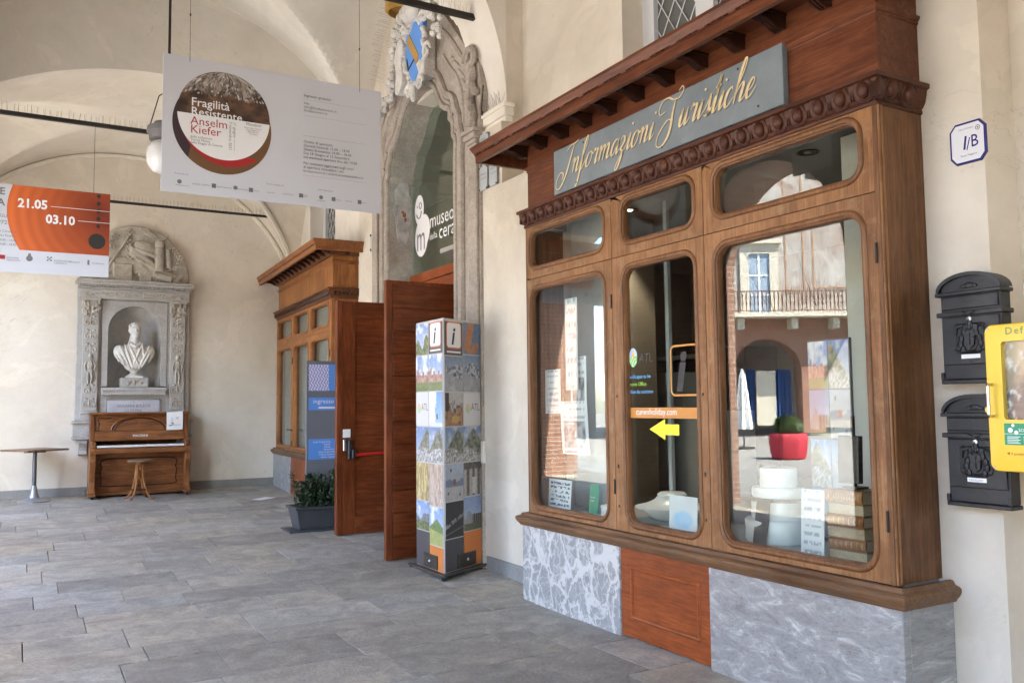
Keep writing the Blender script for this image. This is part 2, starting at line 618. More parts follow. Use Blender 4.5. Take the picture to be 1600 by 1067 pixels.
WIRE = plain('spike_wire', (0.22, 0.20, 0.175), 0.5, 0.5)
STEEL = plain('brushed_steel', (0.55, 0.55, 0.55), 0.3, 0.9, 0.1, 30)
BLACK = plain('black_plastic', (0.018, 0.018, 0.019), 0.4)
CAST = plain('black_cast_iron', (0.024, 0.024, 0.026), 0.4, 0.35, 0.35, 9, 0.25, 150)
WHITE = plain('white_print', (0.80, 0.80, 0.81), 0.55)
WHTB = plain('white_board', (0.60, 0.61, 0.665), 0.5)
PAPER = plain('white_paper', (0.80, 0.80, 0.80), 0.75, 0, 0.04, 6)
INK = plain('black_ink', (0.03, 0.03, 0.032), 0.6)
INKG = plain('grey_ink', (0.16, 0.16, 0.17), 0.6)
RED = plain('red_ink', srgb('#a41e22'), 0.55)
BROWN = plain('brown_ink', srgb('#6a4a2b'), 0.55)
DARKR = plain('dark_ink', srgb('#35232a'), 0.55)
CERAM = plain('white_ceramic', (0.78, 0.77, 0.75), 0.3, 0, 0.05, 5)
BLUEP = plain('sky_blue_print', srgb('#5b92dd'), 0.5)
GREYP = plain('grey_panel', (0.145, 0.155, 0.18), 0.55, 0, 0.08, 2)
PRINT = attrmat('colour_print', 0.42)
PRINTM = attrmat('matt_print', 0.6)
ORAN = plain('orange_ink', srgb('#c2843c'), 0.5)
YELL = plain('yellow_ink', (0.83, 0.72, 0.03), 0.5)
GILT = plain('dull_gilt', (0.42, 0.27, 0.11), 0.5)
GOLD = plain('sign_gold', (0.64, 0.50, 0.27), 0.5, 0, 0.18, 30)
SLATE = plain('slate_blue_board', (0.160, 0.188, 0.202), 0.5, 0, 0.14, 5, 0.1, 40)
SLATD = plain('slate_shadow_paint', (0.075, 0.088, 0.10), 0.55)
AEDY = plain('yellow_enamel', (0.78, 0.52, 0.045), 0.32, 0, 0.06, 4)
GREEN = plain('green_label', srgb('#12875f'), 0.45)
TEXTG = plain('grey_green_text', srgb('#6c8a55'), 0.5)
GLASS = glassmat('shop_glass', 0.05, (0.92, 0.95, 0.93))
GLASG = glassmat('portal_glass', 0.11, (0.80, 0.86, 0.80))
GLASM = glassmat('mirror_glass', 0.10, (0.75, 0.8, 0.8))
OPAL = plain('opal_glass', (0.62, 0.62, 0.61), 0.12, 0, 0.06, 6)
LEATH = stone('book_leather', (0.17, 0.058, 0.015), (0.28, 0.108, 0.03), (0.40, 0.19, 0.065), 9, 0.5, 0.2, 0.15, 60)
PAGES = stone('book_pages', (0.36, 0.26, 0.16), (0.46, 0.35, 0.225), (0.54, 0.43, 0.29), 4, 0.85, 0.2, 0.1, 120)
ROOMG = plaster('room_grey', (0.36, 0.36, 0.35), (0.42, 0.42, 0.41), (0.46, 0.46, 0.45))
ROOMP = plain('room_panel', (0.36, 0.35, 0.33), 0.7, 0, 0.12, 2)
ROOMD = plain('room_brown', (0.17, 0.145, 0.12), 0.7, 0, 0.2, 2)
LEAF = stone('evergreen_leaf', (0.015, 0.035, 0.012), (0.028, 0.062, 0.02), (0.05, 0.10, 0.03), 14, 0.4, 0.0, 0.3)
BOXL = stone('box_leaf', (0.03, 0.06, 0.012), (0.07, 0.115, 0.024), (0.14, 0.20, 0.05), 22, 0.5, 0.0, 0.3)
SOIL = stone('potting_soil', (0.02, 0.015, 0.01), (0.04, 0.03, 0.02), (0.06, 0.045, 0.03), 20, 0.95, 0.6)
TROUG = plain('anthracite_plastic', (0.05, 0.056, 0.066), 0.5, 0, 0.1, 6)
BRKP = bricks('pillar_brick', (0.24, 0.11, 0.075), (0.31, 0.16, 0.11), (0.34, 0.30, 0.25))
BRKF = bricks('facade_brick', (0.30, 0.115, 0.07), (0.38, 0.17, 0.11), (0.36, 0.30, 0.24))
BRKW = bricks('worn_brick', (0.34, 0.13, 0.09), (0.42, 0.20, 0.15), (0.42, 0.36, 0.30), patch=(0.55, 0.48, 0.40))
ASPH = stone('piazza_paving', (0.19, 0.185, 0.175), (0.235, 0.23, 0.215), (0.29, 0.28, 0.26), 1.5, 0.85, 0.4, 0, 30)
ASPL = stone('piazza_cobbles', (0.21, 0.2, 0.185), (0.27, 0.26, 0.24), (0.33, 0.315, 0.29), 3, 0.9, 0.5, 0, 16)


# ------------------------------------------------------------------ prints and lettering
def grid_print(name, fr, u0, u1, v0, v1, n, nu, nv, fn, parent, mat=None):
    """flat colour print: fn(s,t arrays 0..1, t up) -> colours"""
    ss, tt = np.meshgrid(np.linspace(0, 1, nu+1), np.linspace(0, 1, nv+1))
    col = np.clip(fn(ss, tt), 0, 1).reshape(-1, 3)
    vs = [fr.p(u0+(u1-u0)*a, v0+(v1-v0)*b, n) for a, b in zip(ss.ravel(), tt.ravel())]
    k = nu+1
    fs = [(j*k+i, j*k+i+1, (j+1)*k+i+1, (j+1)*k+i) for j in range(nv) for i in range(nu)]
    me = bpy.data.meshes.new(name)
    me.from_pydata(vs, [], fs)
    ca = me.color_attributes.new('print', 'FLOAT_COLOR', 'POINT')
    ca.data.foreach_set('color', np.concatenate([col, np.ones((len(col), 1))], 1).ravel())
    me.materials.append(mat or PRINT)
    return link(name, me, parent)


def vn(x, y, seed, f=4.0, oct=4):
    """value noise for prints"""
    out = np.zeros_like(x, dtype=float)
    amp, tot = 1.0, 0.0
    rs = np.random.RandomState(seed)
    for o in range(oct):
        g = rs.rand(64, 64)
        xx, yy = np.mod(x*f+17.3*o, 63), np.mod(y*f+9.1*o, 63)
        xi, yi = xx.astype(int), yy.astype(int)
        fx, fy = xx-xi, yy-yi
        fx, fy = fx*fx*(3-2*fx), fy*fy*(3-2*fy)
        a = g[yi, xi]*(1-fx)+g[yi, (xi+1) % 64]*fx
        b = g[(yi+1) % 64, xi]*(1-fx)+g[(yi+1) % 64, (xi+1) % 64]*fx
        out += amp*(a*(1-fy)+b*fy)
        tot += amp
        amp *= 0.55
        f *= 2
    return out/tot


def mixn(a, b, t):
    t = np.clip(t, 0, 1)[..., None]
    return np.asarray(a)*(1-t)+np.asarray(b)*t


_tcache = {}


def textpoly(body, size, align='LEFT', shear=0.0, offset=0.0, spacing=1.0, res=2):
    key = (body, align, shear, offset, spacing, res)
    if key not in _tcache:
        cu = bpy.data.curves.new('t', 'FONT')
        cu.body = body
        cu.size = 1
        cu.align_x = align
        cu.shear = shear
        cu.offset = offset
        cu.space_character = spacing
        cu.resolution_u = res
        o = bpy.data.objects.new('t', cu)
        COL.objects.link(o)
        dg = bpy.context.evaluated_depsgraph_get()
        me = bpy.data.meshes.new_from_object(o.evaluated_get(dg))
        vs = [tuple(v.co) for v in me.vertices]
        fs = [tuple(p.vertices) for p in me.polygons]
        bpy.data.objects.remove(o)
        bpy.data.curves.remove(cu)
        bpy.data.meshes.remove(me)
        _tcache[key] = (vs, fs)
    vs, fs = _tcache[key]
    return [(a*size, b*size) for a, b, _ in vs], fs


def put_text(mb, fr, body, u, v, size, n=0.002, wide=1.0, **kw):
    vs, fs = textpoly(body, size, **kw)
    mb.add([fr.p(u+a*wide, v+b, n) for a, b in vs], fs)


def lettering(parent, fr, rows, mat, n=0.002, name='lettering', **kw):
    mb = MB()
    for body, u, v, size in rows:
        put_text(mb, fr, body, u, v, size, n, **kw)
    return mb.build(name, mat, parent)


def circle(cu, cv, r, k=40, a0=0.0, a1=2*PI, sq=1.0):
    return [(cu+r*cos(a0+(a1-a0)*i/k), cv+r*sq*sin(a0+(a1-a0)*i/k)) for i in range(k+(0 if abs(a1-a0-2*PI) < 1e-6 else 1))]


def rrect(u0, u1, v0, v1, r, k=6):
    pts = []
    for cu, cv, a in ((u1-r, v0+r, -PI/2), (u1-r, v1-r, 0), (u0+r, v1-r, PI/2), (u0+r, v0+r, PI)):
        for i in range(k+1):
            t = a+PI/2*i/k
            pts.append((cu+r*cos(t), cv+r*sin(t)))
    return pts


def outrect(u0, u1, v0, v1, U0, U1, V0, V1, r, k=6):
    """points of the outer rectangle that face those of rrect"""
    pts = []
    for cu, cv, a, X, Y in ((u1-r, v0+r, -PI/2, U1, V0), (u1-r, v1-r, 0, U1, V1), (u0+r, v1-r, PI/2, U0, V1), (u0+r, v0+r, PI, U0, V0)):
        for i in range(k+1):
            t = a+PI/2*i/k
            dx, dy = cos(t), sin(t)
            ts = []
            if abs(dx) > 1e-6 and (X-cu)*dx > 0:
                ts.append((X-cu)/dx)
            if abs(dy) > 1e-6 and (Y-cv)*dy > 0:
                ts.append((Y-cv)/dy)
            tt = min(ts)
            if i == k//2:
                pts.append((X, Y))
            else:
                pts.append((cu+dx*tt, cv+dy*tt))
    return pts


def smooth_path(pts, k=6, closed=False):
    """Catmull-Rom through 2-D or 3-D points"""
    P = [Vector(p) for p in pts]
    n = len(P)
    out = []
    rng = n if closed else n-1
    for i in range(rng):
        a = P[(i-1) % n] if (closed or i > 0) else P[0]*2-P[1]
        b, c = P[i], P[(i+1) % n]
        d = P[(i+2) % n] if (closed or i+2 < n) else P[n-1]*2-P[n-2]
        for j in range(k):
            t = j/k
            out.append(0.5*((b*2)+(c-a)*t+(a*2-b*5+c*4-d)*t*t+(b*3-a-c*3+d)*t*t*t))
    if not closed:
        out.append(P[-1])
    return out


def remesh(o, voxel, it=4, disp=None):
    m = o.modifiers.new('r', 'REMESH')
    m.mode = 'VOXEL'
    m.voxel_size = voxel
    if it:
        q = o.modifiers.new('s', 'SMOOTH')
        q.iterations = it
        q.factor = 0.5
    dg = bpy.context.evaluated_depsgraph_get()
    me = bpy.data.meshes.new_from_object(o.evaluated_get(dg))
    mats = list(o.data.materials)
    o.modifiers.clear()
    o.data = me
    if not len(me.materials):
        for mm in mats:
            me.materials.append(mm)
    me.polygons.foreach_set('use_smooth', [True]*len(me.polygons))
    return o


def fz(y):
    """the floor rises gently towards the back wall"""
    t = y-6.3
    return 0.0 if t < -0.6 else (0.033*t if t > 0.6 else 0.033*(t+0.6)**2/2.4)


def spikes(parent, pts_fn, n, length=0.10, name='bird_spikes', lean=0.35, dirs=((0, 0, 1),)):
    mb = MB()
    for i in range(n):
        for d in dirs:
            p = Vector(pts_fn((i+random.random()*0.5)/n))
            q = Vector(d)*length*random.uniform(0.75, 1.1)+Vector((random.uniform(-1, 1), random.uniform(-1, 1), 0))*length*lean
            mb.tube([p, p+q], 0.0013, 3)
    return stuff(mb.build(name, WIRE, parent))

# ================================================================== SETTING
# ------------------------------------------------------------------ pavement under the arcade
mb = MB()
rows = [(-14, -1.2), (-1.2, 5.7), (5.7, 6.9), (6.9, 15.2)]
for a, b in rows:
    mb.add([(-2.6, a, fz(a)-0.020), (9, a, fz(a)-0.020), (9, b, fz(b)-0.020), (-2.6, b, fz(b)-0.020), (-2.6, a, -0.3), (9, a, -0.3), (9, b, -0.3), (-2.6, b, -0.3)],
           [(0, 1, 2, 3), (4, 7, 6, 5), (0, 4, 5, 1), (1, 5, 6, 2), (2, 6, 7, 3), (3, 7, 4, 0)])
pave = struct(mb.build('pavement', MORT, base=(0, 0, 0)))
rs = random.Random(5)
y = -1.1
nslab = 0
while y < 14.66:
    d = rs.choice([0.36, 0.42, 0.46, 0.50, 0.55, 0.60])
    if y+d > 14.66:
        d = 14.70-y
    x = -2.5-rs.random()*0.8
    while x < 3.9:
        w = rs.uniform(0.5, 1.2)
        x0, x1 = x, x+w
        x += w
        if x1 < -1.2+0.02*y or (y < 1.3 and (x1 < -0.6)):
            continue
        if y < 0.4:
            continue
        x1 = min(x1, 4.2)
        if x1-x0 < 0.1:
            continue
        g = 0.0028
        lift = rs.uniform(-0.002, 0.002)
        tx, ty = rs.uniform(-0.0012, 0.0012), rs.uniform(-0.0012, 0.0012)
        mb = MB()
        ch = 0.0035
        j = [rs.uniform(-0.003, 0.003) for _ in range(8)]
        o = [(x0+g+j[0], y+g+j[1]), (x1-g+j[2], y+g+j[3]), (x1-g+j[4], y+d-g+j[5]), (x0+g+j[6], y+d-g+j[7])]
        i_ = [(o[0][0]+ch, o[0][1]+ch), (o[1][0]-ch, o[1][1]+ch), (o[2][0]-ch, o[2][1]-ch), (o[3][0]+ch, o[3][1]-ch)]
        hz = [lift-tx-ty, lift+tx-ty, lift+tx+ty, lift-tx+ty]
        vs = [(a, b, fz(b)-0.034) for a, b in o]+[(a, b, fz(b)+h-0.0022) for (a, b), h in zip(o, hz)]+[(a, b, fz(b)+h) for (a, b), h in zip(i_, hz)]
        mb.add(vs, [(0, 1, 5, 4), (1, 2, 6, 5), (2, 3, 7, 6), (3, 0, 4, 7), (4, 5, 9, 8), (5, 6, 10, 9), (6, 7, 11, 10), (7, 4, 8, 11), (8, 9, 10, 11)])
        mb.build('stone_slab', SLAB, pave)
        nslab += 1
    y += d

# ------------------------------------------------------------------ side wall with the shopfronts
def wallpts(y):           # face of the far stretch of the wall
    return 3.95+max(0, y-10.0)*0.042

mb = MB()
mb.box(4.25, 5.0, -14, 2.38, -0.2, 7.6)
mb.box(3.99, 5.0, 2.38, 2.78, -0.2, 7.6)
# over the near shopfront, with a window opening
mb.box(4.13, 5.0, 2.78, 4.0, 3.5, 7.6)
mb.box(4.13, 5.0, 4.0, 5.37, 3.5, 3.9)
mb.box(4.13, 5.0, 4.0, 5.37, 5.9, 7.6)
mb.box(4.13, 5.0, 5.37, 6.13, 3.5, 7.6)
# pier between shopfront and portal
mb.box(3.89, 5.0, 6.13, 6.95, -0.2, 3.66)
mb.box(4.13, 5.0, 6.13, 6.95, 3.66, 7.6)
mb.box(3.89, 5.0, 6.95, 7.75, -0.2, 4.26)
mb.box(3.95, 5.0, 6.95, 7.75, 4.26, 7.6)
# portal wall
mb.box(3.95, 5.0, 7.75, 10.05, 5.1, 7.6)
mb.box(3.95, 5.0, 10.05, 11.05, -0.2, 7.6)
wall = mb.build('arcade_wall', PL, base=(4.4, 6, 0))
tag(wall, 'cream plastered wall carrying both wooden shopfronts and the stone portal', 'wall')
# far stretch behind the second shopfront
mb = MB()
def wbox(y0, y1, z0, z1, dx=0.0):
    a, b = wallpts(y0)+dx, wallpts(y1)+dx
    mb.add([(a, y0, z0), (5.2, y0, z0), (5.2, y1, z0), (b, y1, z0), (a, y0, z1), (5.2, y0, z1), (5.2, y1, z1), (b, y1, z1)],
           [(0, 3, 2, 1), (4, 5, 6, 7), (0, 1, 5, 4), (1, 2, 6, 5), (2, 3, 7, 6), (3, 0, 4, 7)])
wbox(11.05, 12.4, -0.2, 7.6)
wbox(12.4, 13.9, -0.2, 3.75)
wbox(12.4, 13.9, 5.6, 7.6)
wbox(13.9, 15.2, -0.2, 7.6)
p = mb.build('wall_section', PLW, wall)
# impost moulding where the arch springs
mb = MB()
for z0, z1, o in ((4.26, 4.31, 0.03), (4.31, 4.39, 0.055), (4.39, 4.43, 0.075)):
    mb.box(3.95-o, 4.0, 6.95-o, 7.62+o, z0, z1)
imp = mb.build('impost', RIB, wall, bevel=0.006)
spikes(imp, lambda t: (3.90, 6.95+0.6*t, 4.43), 22, 0.13, dirs=((0, 0, 1), (-0.5, 0, 0.8)))
mb = MB()
mb.box(3.873, 3.888, 6.16, 7.30, -0.05, 0.155)
mb.box(4.238, 4.249, -4, 2.37, -0.05, 0.13)
mb.build('baseboard', BASEG, wall, bevel=0.004)

# far end wall
mb = MB()
mb.box(-1.149, 1.09, 14.72, 15.2, -0.2, 7.6)
mb.box(1.99, 5.0, 14.72, 15.2, -0.2, 7.6)
mb.box(1.09, 1.99, 14.72, 15.2, -0.2, 1.87)
mb.box(1.09, 1.99, 14.72, 15.2, 3.25, 7.6)
mb.box(0.9, 2.2, 15.21, 15.3, 1.6, 3.5)
bw = mb.build('end_wall', PLB, base=(1, 14.9, 0))
tag(bw, 'cream end wall of the arcade behind the piano and bust monument', 'wall')
mb = MB()
mb.box(-1.3, 4.05, 14.70, 14.719, 0.2, 0.40)
mb.build('baseboard', BASEG, bw, bevel=0.004)
# raised plaster ribs where the last vault meets the end wall
def rib(path, w, mat, parent, name='plaster_rib'):
    m = MB()
    m.tube(path, w, 5)
    return m.build(name, mat, parent, smooth=True)

# ------------------------------------------------------------------ vaults
XC, XA = 1.4, 2.72
def prof(t, e=2.0):
    return max(0.0, 1-abs(t)**e)**(1/e)

def vault_z(x, y, y0, y1, zs0, zs1, zc, e=2.0, e2=2.0):
    k = (y-y0)/(y1-y0)
    zs = zs0+(zs1-zs0)*k
    a = zs+(zc-zs)*prof(min(1, abs((x-XC)/XA)), e)
    b = zs+(zc-zs)*prof(min(1, abs((y-(y0+y1)/2)/((y1-y0)/2))), e2)
    return max(a, b)

def sgrid(n):
    return [0.5-0.5*cos(PI*i/n) for i in range(n+1)]

def vault(y0, y1, zs0, zs1, zc, n=96, e=2.0, e2=2.0, parent=None):
    m = MB()
    xs = [XC-XA-0.6]+[XC-XA+2*XA*t for t in sgrid(n)]+[XC+XA+0.6]
    ys = [y0+(y1-y0)*t for t in sgrid(n)]
    loops = []
    for yy in ys:
        loops.append([(xx, yy, vault_z(min(max(xx, XC-XA), XC+XA), yy, y0, y1, zs0, zs1, zc, e, e2)) for xx in xs])
    m.loft(loops, closed=False)
    return m

VAULTS = [(-9.5, -2.4, 4.4, 4.4, 6.9), (-1.9, 1.9, 4.4, 4.4, 6.9), (2.5, 6.98, 5.5, 5.5, 7.2), (7.52, 10.9, 4.42, 3.95, 6.7), (10.9, 14.75, 3.75, 3.2, 5.62)]
vt = None
for i, a in enumerate(VAULTS):
    m = vault(*a)
    if vt is None:
        vt = m.build('vaulted_ceiling', VPL, smooth=True, base=(1.4, 6, 4), ang=40)
        tag(vt, 'cream plastered cross vaults over the arcade walk', 'vault')
    else:
        m.build('vault_bay', PLB if i == 4 else VPL, vt, smooth=True, ang=24)

def arch_band(y0, y1, zs, zc, x_r=3.95, x_l=-1.15, top=7.3, n=40, name='transverse_arch', mat=PLW):
    m = MB()
    c, a = (x_r+x_l)/2, (x_r-x_l)/2
    pts = [(c+a*cos(PI*i/n), zs+(zc-zs)*sin(PI*i/n)) for i in range(n+1)]
    for yy, s_ in ((y0, 1), (y1, -1)):
        m.loft([[(px, yy, pz) for px, pz in pts], [(px, yy, top) for px, pz in pts]], closed=False)
    m.loft([[(px, y0, pz) for px, pz in pts], [(px, y1, pz) for px, pz in pts]], closed=False)
    return m.build(name, mat, vt, smooth=True, ang=40)

arch_band(6.95, 7.56, 4.43, 6.86)
arch_band(1.85, 2.5, 4.43, 6.86)
arch_band(-2.45, -1.85, 4.43, 6.86)
# lower wall arch between the second and third bay
m = MB()
n = 40
pts = [(XC+XA*cos(PI*i/n), 3.75+(5.62-3.75)*sin(PI*i/n)) for i in range(n+1)]
m.loft([[(px, 10.895, pz) for px, pz in pts], [(px, 10.895, 7.3) for px, pz in pts]], closed=False)
m.build('spandrel', VPL, vt)
# plaster ribs in the last bay
def vz5(x, y):
    return vault_z(x, y, 10.9, 14.75, 3.75, 3.2, 5.62)-0.012
pr = [(XC+XA*0.985*cos(t), 14.705, 3.2+(5.62-3.2)*sin(t)*0.985) for t in [PI*0.03+PI*0.94*i/40 for i in range(41)]]
rib(pr, 0.035, RIB, vt)
pr = []
for i in range(31):
    t = i/30
    x, y = XC+XA*(0.985-0.985*t*0.9), 14.68-(3.85/2)*t*0.9
    pr.append((x, y, vz5(x, y)-0.005))
rib(pr, 0.035, RIB, vt)
mb = MB()
mb.box(-2.6, 5.2, -14, 15.2, 7.6, 7.9)
mb.box(-2.1, 5.0, -14, -9.4, 4.2, 7.5)
mb.build('upper_floor', PL, vt)

# ------------------------------------------------------------------ open side: brick piers and arches to the piazza
def arched_wall(m, x0, x1, ya, yb, ztop, openings, zspring, seg=18):
    """openings: (y0,y1); half-round arches"""
    cur = ya
    for a, b in openings:
        m.box(x0, x1, cur, a, -0.3, ztop)
        r = (b-a)/2
        c = (a+b)/2
        pts = [(c-r*cos(PI*i/seg), zspring+r*1.06*sin(PI*i/seg)) for i in range(seg+1)]
        for i in range(seg):
            (p0, q0), (p1, q1) = pts[i], pts[i+1]
            m.add([(x0, p0, q0), (x1, p0, q0), (x1, p1, q1), (x0, p1, q1), (x0, p0, ztop), (x1, p0, ztop), (x1, p1, ztop), (x0, p1, ztop)],
                  [(0, 3, 2, 1), (4, 5, 6, 7), (1, 2, 6, 5), (3, 0, 4, 7)])
        cur = b
    m.box(x0, x1, cur, yb, -0.3, ztop)

mb = MB()
OPEN = [(-10.4, -7.9), (-6.1, -3.5), (-1.8, 0.8), (2.5, 5.15), (6.82, 9.48), (11.1, 13.75)]
arched_wall(mb, -1.95, -1.15, -14, 15.2, 7.6, OPEN, 3.35)
pw = mb.build('arcade_front', BRKP, base=(-1.5, 1, 0))
tag(pw, 'brick piers and round arches on the open side of the arcade', 'arcade')
mb = MB()
mb.box(-1.9, 9.0, -14, 15.2, 7.92, 12.5)
mb.box(5.0, 9.0, -14, 2.0, -0.3, 7.9)
ub = mb.build('upper_storeys', PLW)
tag(ub, 'plain plastered upper storeys above the arcade', 'building')
mb = MB()
mb.box(-2.2, 5.2, -14.6, -14.02, -0.3, 7.9)
ew = mb.build('closing_wall', PLW)
tag(ew, 'plain plastered wall closing the near end of the arcade', 'wall')

# tie rods with spikes
def tie_rod(yy, zz, x0, x1, label, wob=0.022):
    m = MB()
    m.box(x0, x1, yy-wob, yy+wob, zz-wob, zz+wob)
    o = m.build('tie_rod', IRON, base=((x0+x1)/2, yy, zz))
    tag(o, label, 'tie rod', 'iron tie rods across the arcade')
    spikes(o, lambda t: (x0+0.03+(x1-x0-0.06)*t, yy, zz+wob-0.004), int((x1-x0)*17), 0.095, lean=0.14, dirs=((0, 0.25, 1), (0, -0.25, 1)))
    return o

tie_rod(7.25, 5.36, -1.3, 3.80, 'iron tie rod ending in the arch above the near shopfront cornice', 0.026)
tie_rod(10.5, 4.76, -1.3, 3.72, 'iron tie rod passing behind the large white banner and lamp')
tie_rod(14.35, 4.76, -1.2, 3.52, 'iron tie rod in front of the end wall above the bust monument', 0.018)

# ------------------------------------------------------------------ piazza seen in the glass
mb = MB()
mb.add([(-2.6, -60, -0.12), (-9, -60, -0.12), (-9, 60, -0.12), (-2.6, 60, -0.12)], [(0, 1, 2, 3)])
mb.add([(-9, -60, -0.12), (-60, -60, 1.2), (-60, 60, 1.2), (-9, 60, -0.12)], [(0, 1, 2, 3)])
struct(mb.build('piazza', ASPL, base=(-20, 0, 0)))
mb = MB()
mb.add([(-2.605, -60, -0.115), (-8.4, -60, -0.115), (-8.4, 60, -0.115), (-2.605, 60, -0.115)], [(0, 1, 2, 3)])
struct(mb.build('road', ASPH, base=(-5, 0, -0.11)))
mb = MB()
mb.box(-2.9, -2.602, -14, 15.2, -0.3, -0.02)
struct(mb.build('kerb', BASEG, bevel=0.01))
mb = MB()
mb.add([(-150, -150, -0.6), (150, -150, -0.6), (150, 150, -0.6), (-150, 150, -0.6)], [(0, 1, 2, 3)])
struct(mb.build('ground', ASPL, base=(0, 0, -0.6)))

# ================================================================== WOODEN SHOPFRONTS
def umould(m, prf, x0, y0, y1, xw):
    """run a closed (d, z) profile along a front with two returns to the wall"""
    loops = []
    for c in range(4):
        l = []
        for d, z in prf:
            l.append([(xw, y0-d, z), (x0-d, y0-d, z), (x0-d, y1+d, z), (xw, y1+d, z)][c])
        loops.append(l)
    m.loft(loops, capped=True)


def window_set(root, fr, u0, u1, v0, v1, gu0, gu1, gv0, gv1, mat, glass, rad_=0.09, name='window', child=None):
    """wooden frame with a round-cornered opening, a raised moulding and a pane"""
    g = 0.0025
    k = 7
    inn = rrect(gu0-0.012, gu1+0.012, gv0-0.012, gv1+0.012, rad_+0.012, k)
    out = outrect(gu0-0.012, gu1+0.012, gv0-0.012, gv1+0.012, u0+g, u1-g, v0+g, v1-g, rad_+0.012, k)
    m = MB()
    L = lambda pts, n: [fr.p(a, b, n) for a, b in pts]
    m.loft([L(inn, -0.05), L(out, -0.05), L(out, -0.003), L([((a-(u0+u1)/2)*0.9975+(u0+u1)/2, b) for a, b in out], 0.0), L(inn, 0.0), L(inn, -0.05)])
    w = m.build(name, mat, root, local=True)
    m = MB()
    loops = []
    for d, n in ((0.0, -0.049), (0.0, -0.012), (0.004, -0.004), (0.010, -0.002), (0.0105, 0.006), (0.017, 0.011), (0.026, 0.013), (0.035, 0.010), (0.041, 0.003), (0.0415, -0.002)):
        loops.append(L(rrect(gu0-d, gu1+d, gv0-d, gv1+d, rad_+d, k), n))
    m.loft(loops)
    m.build('moulding', OAKD if mat is OAK else mat, w, local=True, smooth=True, ang=40)  # oak mouldings carry recess shade in their colour
    m = MB()
    pp = rrect(gu0-0.006, gu1+0.006, gv0-0.006, gv1+0.006, rad_, k)
    m.poly(fr, pp, -0.043, -0.038)
    m.build('glass_pane', glass, w, local=True)
    return w


